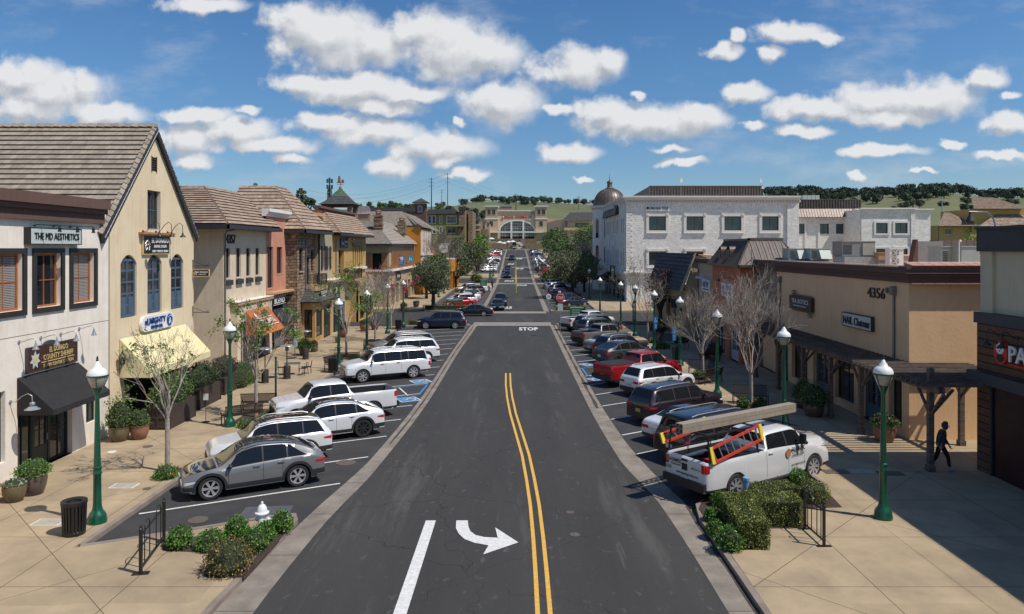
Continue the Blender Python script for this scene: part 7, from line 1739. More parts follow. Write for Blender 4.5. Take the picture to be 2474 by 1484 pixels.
for h in ((59.6,62.0,Z0,2.8),(62.8,65.0,Z0,2.8)):window(fr,h,B,'white_frame','glass_shop',.08,2,1,.25,'shop_window')
s=sign(B,fr,61.2,63.6,4.65,5.7,'white_letters',.03,.12,label='white sign with navy letters'); words(s,fr,[('AKW',63.4,5.05,.5,1.9,.03),('A WOMENS BOUTIQUE',63.4,4.8,.12,1.9)],'blue_letters',.12,.02,mirror=True)
for u in (61.4,62.1,62.8,63.5):gooseneck(B,fr,u,6.0,.6,0,m='white_frame',rise=.2,shade=.17)
pipe(B,[(16.43,65.2,6.5),(16.43,65.2,Z0)],.06,'grey_metal')
awning(B,fr,59.4,61.8,3.6,2.9,.9,'navy',.2)
B=thing('shop_building','cottage-like shop with steep dark slate roof and orange timber doors','building',(15.4,73,0),GR)
fr=FX(15.4,-1); H=[(66.8,68.4,Z0,2.9),(69.6,70.8,.7,2.7),(72,74,Z0,2.9),(76,78,.7,2.7)]
mb=MB(); wall(mb,fr,[(65.9,0),(81,0),(81,4.5),(65.9,4.5)],H,.25); wall(mb,FY(65.9),[(15.4,0),(19.6,0),(19.6,7.0),(16.3,7.6),(15.4,4.8)],[],.1); mb.box(16.0,26,66.1,81,0,4.5); wall(mb,FY(65.88),[(16.2,4),(17.8,4),(17.8,7.7),(16.2,7.7)],[],.1); mb.build('wall','st_brown',B)
door(B,fr,*H[0],'wood_orange'); door(B,fr,*H[2],'wood_orange'); window(fr,H[1],B,'wood_orange','glass_shop',.08,2,2,.25); window(fr,H[3],B,'wood_orange','glass_shop',.08,2,2,.25)
mb=MB(); roof(mb,[(14.9,65.6,4.5),(14.9,81.6,4.5),(16.25,81.6,7.9),(16.25,65.6,7.9)],(1,0,1),.4,.07); roof(mb,[(16.25,65.6,7.9),(16.25,81.6,7.9),(19.5,81.6,6.6),(19.5,65.6,6.6)],(-1,0,1),.4,.06); finish_roof(B,mb,'tile_slate')
mb=MB(); mb.prism([(14.86,65.5,4.42),(16.25,65.5,7.92),(16.25,65.5,7.65),(15.05,65.5,4.42)],(0,.1,0)); ridge_caps(mb,(14.93,65.62,4.55),(16.27,65.62,7.95),.25,.05,.3); mb.build('verge','st_brown',B)
lantern(B,fr,66.4,3.0); lantern(B,fr,71.4,3.0); bk=bracket(B,FY(66.4),15.35,14.2,3.9); s=sign(B,FY(66.4),14.25,15.05,2.95,3.75,'wood_dark',0,.06,label='small square wooden hanging sign'); mb=MB(); mb.box(15.38,26,65.85,65.9,7.2,7.25)
s=sign(B,fr,76,79,3.35,4.0,'black_sign',0,.1); words(s,fr,[('SAVORY',78.8,3.5,.3,2.4)],'white_letters',.1,.01,mirror=True)
# -- low roofscape behind the tan building
B=thing('shop_building','flat roofed tan block behind the tan building, red coping on top','building',(30,68,0),GR); mb=MB(); mb.box(22,60,66,90,0,7.6); mb.build('wall','st_4356',B); mb=MB(); mb.box(21.9,60,65.8,66.1,7.6,7.75); mb.build('coping','cornice_red',B)
mb=MB(); mb.box(26.0,60,50,66,0,7.0); B3=thing('shop_building','flat grey roof between the tan building and its red coping','building',(30,55,0),GR); mb.build('wall','st_4356',B3); mb=MB(); mb.box(26.0,60,50,66,7.0,7.06); mb.build('roof','roof_flat',B3)
# rooftop machines
def unit(name,label,x0,x1,yt,yb,Y,dep,m,fans=0,hoods=0,cat='air conditioner',grille=True,zb=None):
 a,b=PX(x0,yb,Y),PX(x1,yt,Y); z0=a.z if zb is None else zb
 root=thing(name,label,cat,((a.x+b.x)/2,Y,z0),'machines on the flat roofs'); mb=MB(); mb.box(a.x,b.x,Y,Y+dep,z0,b.z); w_=b.x-a.x; h_=b.z-z0
 mb.box(a.x-.04,b.x+.04,Y-.04,Y+dep+.04,b.z,b.z+.05); mb.build('casing',m,root)
 f2=FY(Y)
 if fans:
  for k in range(fans):
   cz=z0+h_*(k+.5)/fans; r_=min(w_*.36,h_*.4/fans); cx=a.x+w_*.42; mb=MB(); mb.lathe([(r_,Y-.02),(r_*1.06,Y-.05),(r_*1.1,Y-.02)],(cx,0,cz),20,axis='y',cap=False)
   for j in range(5):q=j*2.513; mb.bar((cx,Y-.04,cz),(cx+r_*math.cos(q),Y-.04,cz+r_*math.sin(q)),.02,.03)
   for rr in (.35,.7):mb.tube([(cx+r_*rr*math.cos(q_*.5236),Y-.045,cz+r_*rr*math.sin(q_*.5236)) for q_ in range(13)],.01,4)
   mb.build('fan','white_paint',root,50); m2=MB(); m2.lathe([(.001,Y-.012),(r_*.98,Y-.012)],(cx,0,cz),20,axis='y',cap=False); m2.build('fan_well','car_trim',root)
 if hoods:
  mb=MB(); u0,u1=a.x+w_*.38,b.x-.08; mb.hexa([f2.pt(u0,z0+h_*.1,.55),f2.pt(u1,z0+h_*.1,.55),f2.pt(u1,z0+h_*.1,0),f2.pt(u0,z0+h_*.1,0),f2.pt(u0,z0+h_*.9,.15),f2.pt(u1,z0+h_*.9,.15),f2.pt(u1,z0+h_*.9,0),f2.pt(u0,z0+h_*.9,0)]); mb.build('hood','ac_pale',root)
 if grille:
  mb=MB(); n=7
  for i in range(n):v=z0+h_*(.15+.7*i/n); mb.fbox(f2,a.x+.05,a.x+w_*.3,v,v+h_*.04,0,.015)
  mb.build('louvre','car_trim',root)
 mb=MB(); mb.box(a.x+.05,b.x-.05,Y+.05,Y+dep-.05,z0-.25,z0); mb.build('curb','galv',root); return root
unit('rooftop_unit','pale green rooftop unit with a sloping hood, nearest the metal mansard',1905,1952,602,628,50,1.2,'ac_pale',hoods=1)
unit('rooftop_unit','pale green rooftop unit with a sloping hood, beside the big grey unit',1958,2005,602,628,49,1.2,'ac_pale',hoods=1)
u=unit('rooftop_unit','largest grey rooftop unit on a galvanised stand',2034,2113,585,619,45,1.4,'ac_grey'); mb=MB(); a,b=PX(2036,630,44.6),PX(2115,621,44.6); mb.box(a.x,b.x,44.4,46,a.z-.3,b.z); mb.build('stand','galv',u)
mb=MB(); a,b=PX(2083,617,44.97),PX(2113,588,44.97); mb.box(a.x,b.x,44.93,45,a.z,b.z); mb.build('open_hood','concrete_lid',u)
unit('condenser','white condenser with two stacked round fans',2149,2182,602,641,40,.5,'white_paint',fans=2,grille=False)
unit('rooftop_box','small brown cardboard-coloured box on the roof',2122,2146,612,628,44,.6,'cardboard',grille=False,cat='box')
unit('rooftop_unit','pale green rooftop unit with grey door, left half of a pair at the right',2274,2320,597,643,36,1.2,'ac_pale')
unit('rooftop_unit','pale plain rooftop unit at the right beside the charcoal parapet',2322,2366,597,643,35.2,1.2,'ac_pale',grille=False)
B=thing('roof_dormer','back of a terracotta mansard with grey panels on the flat roof','roof structure',(23.5,42,6.6)); mb=MB(); a,b=PX(2216,645,42),PX(2278,583,42); mb.box(a.x,b.x,42,42.4,6.6,b.z); mb.build('back_panel','ac_grey',B)
mb=MB(); mb.prism([(a.x-.5,41.95,6.6),(a.x,41.95,6.6),(a.x,41.95,b.z+.1),(a.x-.06,41.95,b.z+.1)],(0,.5,0)); mb.build('side_panel','cornice_brown',B); mb=MB(); a,b=PX(2278,612,42.6),PX(2368,580,42.6); mb.box(a.x,b.x,43,44,6.6,b.z); mb.build('seam_roof','seam_grey',B)
B=thing('satellite_mast','white dish mast beside the pale rooftop units','antenna',(21.7,35,7)); mb=MB(); a=PX(2316,583,35); mb.tube([(a.x,35,6.8),(a.x,35,a.z)],.03,6); mb.ball((a.x,34.9,a.z),.07,8,6,sc_=(1,.5,1)); mb.build('dish','white_paint',B,50)
# ---------------- white stone office block
B=thing('office_block','large white stone office block with dentil cornice and square windows','building',(17,111,0))
f2=FY(111); k=111/F_; q=lambda x:(x-HX)*k; zz=lambda y:CAMZ+(HY-y)*k
H=[(q(x0),q(x1),zz(557),zz(523)) for x0,x1 in ((1567,1608),(1657.5,1698.5),(1749,1790),(1840,1880))]; H2=[(a,b,zz(641),zz(607.5)) for a,b,c,d in H]
mb=MB(); wall(mb,f2,[(17,0),(q(1928),0),(q(1928),15.9),(17,15.9)],H+H2,.25)
fr=FX(17.0,-1); HS=[]
for v0,v1 in ((10.9,13.1),(5.7,8.0)):
 for u in (113.2,115.4,119.8,121.9,125.0,128.6,131.5,133.3,135.5):HS.append((u,u+.95,v0,v1))
mb.build('wall','stone_white',B); mb=MB(); wall(mb,fr,[(111,0),(137.5,0),(137.5,15.9),(111,15.9)],HS,.25); mb.box(17.3,q(1928),111.3,160,0,15.9)
mb.build('side_wall','st_whitetrim',B)
for h in H+H2:
 w_=window(f2,h,B,'dark_frame','glass_blue',.1,2,1,.25,surround='st_whitetrim',sw=.42,sd=.14,bar_=.06); mb=MB()
 for u in (h[0]-.42,h[1]):mb.fbox(f2,u,u+.42,h[3]+.02,h[3]+.46,.14,.2); mb.fbox(f2,u+.12,u+.3,h[3]+.14,h[3]+.32,.2,.23)
 mb.fbox(f2,h[0]-.42,h[1]+.42,h[2]-.46,h[2]-.36,.1,.24); mb.build('corner_block','st_whitetrim',w_)
for h in HS:window(fr,h,B,'dark_frame','glass_blue',.08,1,2,.25,surround='st_whitetrim',sw=.15,sd=.05)
mb=MB(); 
for v0,v1,d in ((15.2,15.45,.12),(15.75,15.95,.35),(15.95,16.15,.55),(16.15,16.35,.7)):mb.box(17-d,q(1930),111-d,112,v0,v1); mb.box(17-d,18,112,137.5,v0,v1)
x=16.8
while x<q(1929):mb.box(x,x+.22,110.7,111,15.47,15.72); x+=.45
y=111
while y<137:mb.box(16.7,17,y,y+.22,15.47,15.72); y+=.45
mb.build('dentil_cornice','st_whitetrim',B)
mb=MB(); mb.box(16.7,q(1928),110.7,111,4.3,4.6); mb.box(16.55,q(1928),110.5,111,4.6,4.8); mb.box(16.6,17,111,137.5,4.3,4.8); mb.box(16.98,17.0,111,137,4.8,4.81)
x=16.8
while x<q(1928):mb.box(x,x+.22,110.75,111,4.08,4.28); x+=.45
mb.build('string_course','st_whitetrim',B)
mb=MB(); mb.box(q(1900),q(1928),110.75,111,0,15.2); mb.box(q(1900)-.15,q(1900)-.02,110.9,111,0,15.2); mb.build('pilaster','stone_white',B); mb=MB()
for i in range(25):mb.box(16.93,17.65+.25*(i%2),110.93,111,4.9+i*.41,5.26+i*.41)
mb.build('quoin','stone_white',B)
mb=MB()
for u in (112.0,117.6,123.6,127.2,130.5,134.6):mb.fbox(fr,u,u+.5,4.8,15.2,0,.14)
mb.build('side_pilaster','st_whitetrim',B)
mb=MB(); pts=[]
P0=[(119.2,14.0),(119.2,15.9),(137,15.9),(137,14.0)]; mb.prism([(16.35,119.2,14.0),(17,119.2,14.0),(17,119.2,15.75),(16.75,119.2,15.75)],(0,17.5,0)); o=mb.build('mansard_band','trim_charcoal',B); mb=MB()
for i in range(6):mb.box(16.25,16.6,121.5+i*2.6,122.2+i*2.6,15.1,15.8)
mb.build('scallop','st_whitetrim',o)
s=sign(B,f2,q(1559),q(1616),zz(510),zz(497.5),'white_letters',.05,.25,label='white sign with black serif letters and round emblem'); words(s,f2,[('CHICAGO TITLE',q(1567),zz(506.5),.42,q(1613)-q(1567),.03)],'black_letters',.25,.06); mb=MB(); mb.prism([f2.pt(q(1563.5)+.2*math.cos(a),zz(503.3)+.22*math.sin(a),.25) for a in [i*math.pi/8 for i in range(16)]],f2.N*.05); mb.build('emblem','black_letters',s)
def ribs(parent,fr_,u0,u1,v0,v1,m='ribs_brown',sp=.45,nm='roof_screen'):
 mb=MB(); u=u0; mb.fbox(fr_,u0,u1,v0,v1,-.15,0)
 while u<u1:mb.fbox(fr_,u,min(u+sp*.45,u1),v0,v1,0,.16); u+=sp
 mb.fbox(fr_,u0,u1,v1,v1+.12,-.2,.2); return mb.build(nm,'dome_brown',parent)
f3=FY(118); k3=118/F_; ribs(B,f3,(1567.6-HX)*k3,(1842-HX)*k3,15.9,CAMZ+(HY-451)*k3)
mb=MB(); mb.prism([((1567.6-HX)*k3,118,15.9),((1567.6-HX)*k3,118,CAMZ+(HY-451)*k3),(17.6,130,15.9)],(0,.2,0)); mb.build('screen_end','dome_brown',B)
mb=MB(); a=PX(1837,424,118); mb.tube([(a.x,118,16),(a.x,118,a.z)],.05,5); mb.box(a.x-.2,a.x+.2,117.8,118.1,a.z-1.2,a.z-.7); mb.box(a.x+.1,a.x+.35,117.8,118.1,a.z-2.2,a.z-1.8); mb.build('roof_antenna','white_paint',B); a=PX(1645,441,118); mb=MB(); mb.tube([(a.x,118,17),(a.x,118,a.z)],.04,5); mb.box(a.x-.2,a.x+.2,117.9,118.1,a.z,a.z+.6); mb.build('roof_antenna','white_paint',B)
bulbs('row of tiny bulbs along the office block cornice',[(16.3,110.3,16.42),(q(1930),110.3,16.42)],60)
# street level of the side
for i,u in enumerate((113,118,123,128,133)):window(FX(16.98,-1),(u,u+3.4,Z0,3.4),B,'dark_frame','glass_shop',.1,3,1,.02,'shop_window')
awning(B,FX(16.95,-1),128.5,133.5,4.1,3.0,2.2,'fabric_black',.3); awning(B,FX(16.95,-1),120,123.5,3.9,3.0,1.6,'fabric_black',.2)
f4=FY(117.4); s=sign(B,f4,15.3,16.1,1.2+1.8,5.6,'black_sign',0,.12,label='tall black hanging sign with vertical white letters')
for i,c in enumerate('CIGARS'):words(s,f4,[(c,15.52,5.1-i*.38,.3,.36)],'white_letters',.12,.01)
f5=FY(136); s=sign(B,FX(17,-1),123.8,125.6,9.0,9.8,'white_letters',.02,.3)
# corner rotunda with dome
Y0=142.0; k=Y0/F_; cx=(1472.5-HX)*k; zz=lambda y:CAMZ+(HY-y)*k
D=thing('rotunda','round corner tower with ribbed brown dome and small lantern','tower',(cx,Y0,0)); r0=3.35
mb=MB(); mb.lathe([(r0,0),(r0,4.3),(r0+.2,4.35),(r0+.2,4.8),(r0,4.85),(r0,zz(503))],(cx,Y0,0),40,cap=False); mb.build('drum','st_whitetrim',D,40)
mb=MB(); mb.lathe([(r0,zz(505)),(r0+.3,zz(503.5)),(r0+.3,zz(501.5)),(r0+.5,zz(501)),(r0+.5,zz(499)),(r0-.3,zz(498.5))],(cx,Y0,0),40)
for i in range(60):a=i*math.pi/30; mb.box(cx+(r0+.15)*math.cos(a)-.09,cx+(r0+.15)*math.cos(a)+.09,Y0+(r0+.15)*math.sin(a)-.09,Y0+(r0+.15)*math.sin(a)+.09,zz(507.5),zz(505))
mb.build('drum_cornice','st_whitetrim',D,40)
prof=[(r0-.15,zz(499))]+[((r0-.15)*math.cos(t*math.pi/2*.93),zz(499)+(zz(456.5)-zz(499))*math.sin(t*math.pi/2)) for t in [i/14 for i in range(1,15)]]
mb=MB(); mb.lathe(prof,(cx,Y0,0),56)
for i in range(28):
 a=i*math.pi/14; mb.tube([(cx+r_*math.cos(a)*1.005,Y0+r_*math.sin(a)*1.005,z+.01) for r_,z in prof],.045,4)
mb.build('dome','dome_brown',D,50)
mb=MB(); mb.lathe([(.95,zz(456.5)),(.8,zz(455)),(.55,zz(453)),(.5,zz(452)),(.5,zz(443)),(.62,zz(442)),(.62,zz(441)),(.5,zz(439)),(.3,zz(437)),(.08,zz(435.5)),(.06,zz(432)),(.02,zz(420))],(cx,Y0,0),16)
mb.build('lantern','dome_brown',D,40)
mb=MB()
for a in (-2.5,-1.9,-1.2):
 for z0,z1 in ((5.6,8.6),(10.4,13.8)):
  P=[(cx+(r0+.03)*math.cos(a+d),Y0+(r0+.03)*math.sin(a+d)) for d in (-.11,.11)]; pts=[(P[0][0],P[0][1],z0),(P[1][0],P[1][1],z0),(P[1][0],P[1][1],z1)]+[(lerp(P[1][0],P[0][0],t),lerp(P[1][1],P[0][1],t),z1+.45*math.sin(math.pi*t)) for t in (.25,.5,.75)]+[(P[0][0],P[0][1],z1)]
  mb.prism(pts,(.04*math.cos(a),.04*math.sin(a),0))
mb.build('arched_window','glass_blue',D)
# set back wing + right block
f2=FY(119); k=119/F_; q=lambda x:(x-HX)*k; zz=lambda y:CAMZ+(HY-y)*k
W2=thing('office_wing','recessed white wing with brown ribbed screen and metal skirt roof','building',(50,119,0))
H=[(q(a),q(b),zz(565),zz(541)) for a,b in ((1930,1943),(1979,2002),(2019,2042))]+[(q(2019),q(2042),zz(610),zz(600))]
mb=MB(); wall(mb,f2,[(q(1928),0),(q(2080),0),(q(2080),zz(520)),(q(1928),zz(520))],H,.2); mb.box(q(1929),q(2080),119.3,140,0,zz(520)); mb.build('wall','stone_white',W2)
for h in H:window(f2,h,W2,'dark_frame','glass_blue',.08,2,1,.2)
ribs(W2,FY(120),(1926-HX)*120/F_,(2079-HX)*120/F_,zz(505),zz(483))
mb=MB(); mb.face([f2.pt(q(1926),zz(525),.8),f2.pt(q(2081),zz(525),.8),f2.pt(q(2081),zz(505),0),f2.pt(q(1926),zz(505),0)],0,[(0,0),(10.5,0),(10.5,1.6),(0,1.6)])
u=q(1926)
while u<q(2081):mb.bar(f2.pt(u,zz(525),.82),f2.pt(u,zz(505),.02),.05,.08); u+=.45
mb.build('skirt_roof','dome_brown',W2); mb=MB()
for u in (1943,1979-4,2046):mb.fbox(f2,q(u),q(u)+.3,0,zz(527),0,.15)
mb.build('pilaster','st_whitetrim',W2)
w3=thing('office_wing','lower white stone block at the far right end of the office building','building',(58,113,0)); f2=FY(113); k=113/F_; q=lambda x:(x-HX)*k; zz=lambda y:CAMZ+(HY-y)*k
H=[(q(a),q(b),y1,y0) for a,b in ((2115,2143.5),(2161,2191.5)) for y0,y1 in ((zz(539),zz(564)),(zz(601),zz(625)))]
mb=MB(); wall(mb,f2,[(q(2080),0),(q(2209),0),(q(2209),zz(506)),(q(2080),zz(506))],H,.2); wall(mb,FY(115),[(q(2205),0),(q(2209)+3.6,0),(q(2209)+3.6,zz(506)),(q(2205),zz(506))],[],.2); mb.box(q(2080),q(2209)+3.5,115.2,140,0,zz(506)); mb.box(q(2080)+.01,q(2209),113.2,116,0,zz(506)); mb.build('wall','stone_white',w3)
for h in H:window(f2,h,w3,'dark_frame','glass_blue',.09,2,1,.2,surround='st_whitetrim',sw=.3,sd=.12)
mb=MB(); mb.box(q(2080)-.3,q(2209)+.3,112.6,113.3,zz(506),zz(502.5)); mb.box(q(2080)-.3,q(2209)+4,114.6,115.3,zz(506),zz(503)); mb.build('cornice','st_whitetrim',w3)
mb=MB(); mb.box(q(2180)+1.2,q(2209),112.8,113,0,zz(507)); mb.build('pilaster','stone_white',w3)
B=thing('roof_units','pale blue row of roof equipment above the recessed wing','roof equipment',(52,130,15)); mb=MB()
for i in range(4):a,b=PX(1940+i*10,484,130),PX(1949+i*10,472,130); mb.box(a.x,b.x,130,131,14,b.z)
mb.build('casing','ac_pale',B)
# yellow tile-roofed houses
B=thing('yellow_building','ochre building with tiled hip roofs and a raised square tower, far right','building',(105,170,0)); Y0=170.0; k=Y0/F_; q=lambda x:(x-HX)*k; zz=lambda y:CAMZ+(HY-y)*k; f2=FY(Y0)
H=[(q(2282),q(2300),zz(567),zz(552)),(q(2331),q(2337),zz(566),zz(553))]
mb=MB(); wall(mb,f2,[(q(2268),0),(q(2345),0),(q(2345),zz(545)),(q(2268),zz(545))],H,.3); mb.box(q(2268),q(2345),Y0+.35,Y0+12,0,zz(545)); wall(mb,FY(Y0-.5),[(q(2343),0),(q(2560),0),(q(2560),zz(505)),(q(2343),zz(505))],[],.3); mb.box(q(2344),q(2560),Y0,Y0+12,0,zz(506)); mb.build('wall','st_yellow',B)
for h in H:window(f2,h,B,'white_frame','glass_dark',.12,2,1,.3,surround='st_yellow',sw=.2,sd=.1)
mb=MB(); e=zz(547); roof(mb,[(q(2257),Y0-1.5,e),(q(2350),Y0-1.5,e),(q(2325),Y0+5,zz(512)),(q(2310),Y0+5,zz(512))],(0,1,1),.5,.08); e=zz(506); roof(mb,[(q(2338),Y0-2,e),(q(2475),Y0-2,e),(q(2430),Y0+5,zz(474)),(q(2382),Y0+5,zz(474))],(0,1,1),.5,.08)
roof(mb,[(q(2340),Y0-3.5,zz(548)),(q(2560),Y0-3.5,zz(548)),(q(2560),Y0-.6,zz(519)),(q(2400),Y0-.6,zz(519))],(0,1,1),.5,.08); finish_roof(B,mb,'tile_tan')
# bent-arm street light behind the right building
B=thing('arm_light','grey bent-arm street light rising behind the charcoal parapet','street lamp',(39.6,60,0)); mb=MB(); a=PX(2403,545,60); b=PX(2340,512,60); mb.tube([(a.x,60,0),(a.x,60,a.z),(a.x-.1,60,a.z+.5),(a.x-.6,60,b.z-.05),(b.x+.4,60,b.z),(b.x,60,b.z)],.07,8); mb.build('arm','grey_metal',B,60)
mb=MB(); mb.lathe([(.1,0),(.12,-.3),(.3,-.6),(.36,-.8)],(b.x+.1,60,b.z),12,cap=False); mb.ball((b.x+.1,60,b.z-.85),.33,12,8,sc_=(1,1,.7)); mb.build('lamp_head','bronze_metal',B,60)
# ================================================================ END OF THE STREET
Y0=443.0; k=Y0/F_; q=lambda x:(x-HX)*k; zz=lambda y:CAMZ+(HY-y)*k; f2=FY(Y0)
B=thing('cinema','beige cinema with twin corner towers, arched glass front and red lettering','building',(q(1246),Y0,13))
mb=MB(); arch=[]; cxp,hw,top_,bot_=1249.0,41.0,534.5,559.0
n=18; A=[(q(cxp-hw*math.cos(math.pi*i/n)),zz(bot_-(bot_-top_)*math.sin(math.pi*i/n)**.9)) for i in range(n+1)]
x0,x1,zt=q(1201),q(1296),zz(511)
for (a,b) in zip(A,A[1:]):mb.prism([f2.pt(a[0],a[1]),f2.pt(b[0],b[1]),f2.pt(b[0],zt),f2.pt(a[0],zt)],(0,1,0))
mb.prism([f2.pt(x0,13),f2.pt(A[0][0],13),f2.pt(A[0][0],zt),f2.pt(x0,zt)],(0,1,0)); mb.prism([f2.pt(A[-1][0],13),f2.pt(x1,13),f2.pt(x1,zt),f2.pt(A[-1][0],zt)],(0,1,0)); mb.build('front_wall','st_cinema_light',B)
mb=MB(); mb.box(q(1180),q(1318),Y0+2,Y0+50,10,zz(512)); mb.box(q(1318),q(1362),Y0+4,Y0+40,10,zz(527))
TW=[]
for (a,b) in ((1173,1202),(1293,1321)):
 H=[(q(a+4.5),q(a+12),zz(519),zz(507.5)),(q(a+15.5),q(a+23.5),zz(519),zz(507.5)),(q(a+9.5),q(a+17.5),zz(547),zz(535))]; TW+=H
 wall(mb,FY(Y0-1.5),[(q(a),10),(q(b),10),(q(b),zz(499)),(q(a),zz(499))],H,.4); mb.box(q(a),q(b),Y0-1.05,Y0+5,10,zz(499)); mb.box(q(a),q(a)+.05,Y0-1.5,Y0-1.0,10,zz(499)); mb.box(q(b)-.05,q(b),Y0-1.5,Y0-1.0,10,zz(499))
mb.build('walls','st_cinema',B)
for h in TW:window(FY(Y0-1.5),h,B,'dark_frame','glass_dark',.15,1,1,.3,surround='st_cinema',sw=.25,sd=.12)
mb=MB()
for (a,b) in ((1173,1202),(1293,1321)): 
 for y0,y1,d in ((501.5,500,.3),(500,497.6,.7),(530.5,527.5,.25)):mb.box(q(a)-d,q(b)+d,Y0-1.5-d,Y0+5.3,zz(y0),zz(y1))
mb.box(q(1202),q(1293),Y0-.4,Y0+2,zz(511),zz(508.5)); mb.box(q(1180),q(1320),Y0-4,Y0-1.6,zz(563),zz(559.5)); mb.build('trim','st_whitetrim',B)
mb=MB()
for i in range(44):a=q(1203)+i*(q(1292)-q(1203))/44; mb.box(a,a+.22,Y0-.3,Y0,zz(518.5),zz(511.5))
mb.build('fluting','st_cinema',B)
mb=MB(); ring=[(q(cxp-(hw+3)*math.cos(math.pi*i/n)),zz(bot_-(bot_-top_+2.6)*math.sin(math.pi*i/n)**.9)) for i in range(n+1)]
for i in range(n):mb.prism([f2.pt(*A[i],.25),f2.pt(*A[i+1],.25),f2.pt(*ring[i+1],.25),f2.pt(*ring[i],.25)],(0,.5,0))
for x in (1235,1264):mb.fbox(f2,q(x-2),q(x+2),13,zz(536),-.3,.3)
mb.build('arch_surround','st_whitetrim',B)
mb=MB(); mb.fbox(f2,q(1205),q(1293),13,zz(534),-1.2,-.9); mb.build('glazing','glass_blue',B); mb=MB()
for i in range(21):mb.fbox(f2,q(1209+i*4),q(1209+i*4)+.12,13,zz(534.6),-.9,-.7)
for y in (541,548,552,570):mb.fbox(f2,q(1207),q(1291),zz(y),zz(y)+.15,-.9,-.68)
mb.build('glazing_bar','white_frame',B)
mb=MB(); mb.fbox(f2,q(1208),q(1290),13,zz(572),-.7,-.5); mb.build('entrance','interior_dark',B)
words(B,f2,[('REGAL CINEMAS 14',q(1220),zz(527.3),zz(521.5)-zz(527.3),q(1283.5)-q(1220),.03)],'logo_red',.1,.15)
mb=MB(); mb.prism([f2.pt(q(1215.5)+.75*math.cos(a),zz(524.5)+.95*math.sin(a),.2) for a in [i*math.pi/8 for i in range(16)]],f2.N*.3); s=mb.build('round_emblem','logo_red',B); mb=MB(); mb.prism([f2.pt(q(1215.5)+.45*math.cos(a),zz(524.2)+.5*math.sin(a),.5) for a in [i*math.pi/8 for i in range(16)]],f2.N*.05); mb.build('crown','white_letters',s)
words(B,f2,[('IMAX',q(1270),zz(532),zz(529)-zz(532),q(1282)-q(1270),.03)],'white_letters',.1,.4)
# flanking buildings at the end
B=thing('plaza_building','tan building with small window and low pyramid roof left of the cinema','building',(q(1163),430,12)); Y1=430.0; kk=Y1/F_; q1=lambda x:(x-HX)*kk; z1=lambda y:CAMZ+(HY-y)*kk
mb=MB(); wall(mb,FY(Y1),[(q1(1158),8),(q1(1176),8),(q1(1176),z1(537)),(q1(1158),z1(537))],[(q1(1163.5),q1(1170.5),z1(553.5),z1(546))],.4); mb.box(q1(1140),q1(1183),Y1+1,Y1+20,8,z1(541)); mb.build('wall','st_cinema',B); window(FY(Y1),(q1(1163.5),q1(1170.5),z1(553.5),z1(546)),B,'dark_frame','glass_blue',.2,1,1,.4)
mb=MB(); roof(mb,[(q1(1150),Y1-1,z1(537)),(q1(1177),Y1-1,z1(537)),(q1(1164),Y1+6,z1(527)),(q1(1160),Y1+6,z1(527))],(0,1,1),.8,.05); roof(mb,[(q1(1140),Y1+.5,z1(541)),(q1(1184),Y1+.5,z1(541)),(q1(1178),Y1+6,z1(536)),(q1(1145),Y1+6,z1(536))],(0,1,1),.8,.05); finish_roof(B,mb,'tile_slate')
B=thing('plaza_building','building with broad grey slate roof and long teal window, right of the cinema','building',(45,300,6)); Y1=300.0; kk=Y1/F_
mb=MB(); wall(mb,FY(Y1),[(q1(1370),3),(q1(1430),3),(q1(1430),z1(532)),(q1(1370),z1(532))],[(q1(1389),q1(1423),z1(549.5),z1(539))],.4); mb.box(q1(1363),q1(1432),Y1+1,Y1+20,3,z1(533)); mb.fbox(FY(Y1),q1(1362),q1(1432),z1(557),z1(550.5),-.2,1.4); mb.build('wall','st_olive',B); window(FY(Y1),(q1(1389),q1(1423),z1(549.5),z1(539)),B,'dark_frame','glass_blue',.15,8,2,.4)
mb=MB(); roof(mb,[(q1(1356),Y1-1.5,z1(535)),(q1(1435),Y1-1.5,z1(532.5)),(q1(1435),Y1+6,z1(511)),(q1(1379),Y1+6,z1(511))],(0,1,1),.6,.05); finish_roof(B,mb,'tile_slate')
B=thing('plaza_building','brown shingled low building with sloping roof between cinema and slate-roofed building','building',(25,360,8)); Y1=360.0; kk=Y1/F_; mb=MB(); mb.prism([(q1(1323),Y1,8),(q1(1380),Y1,8),(q1(1360),Y1,z1(530)),(q1(1345),Y1,z1(532)),(q1(1323),Y1,z1(538))],(0,8,0)); mb.build('wall','st_greybrown',B)
B=thing('plaza_building','dark stone apartment wing with balconies, behind the green apartments','building',(-24,260,4)); Y1=260.0; kk=Y1/F_; mb=MB(); mb.box(q1(1138),q1(1158),Y1,Y1+25,3,z1(532)); mb.box(q1(1158),q1(1176),Y1+8,Y1+25,3,z1(553)); mb.build('wall','stone_brown',B); mb=MB()
for y in (545,557,570,582):mb.box(q1(1136),q1(1160),Y1-1.5,Y1,z1(y),z1(y-1.5))
mb.build('balcony_floor','st_whitetrim',B); mb=MB(); roof(mb,[(q1(1133),Y1-1.5,z1(534)),(q1(1161),Y1-1.5,z1(534)),(q1(1156),Y1+5,z1(525)),(q1(1136),Y1+5,z1(525))],(0,1,1),.6,.05); finish_roof(B,mb,'tile_slate')
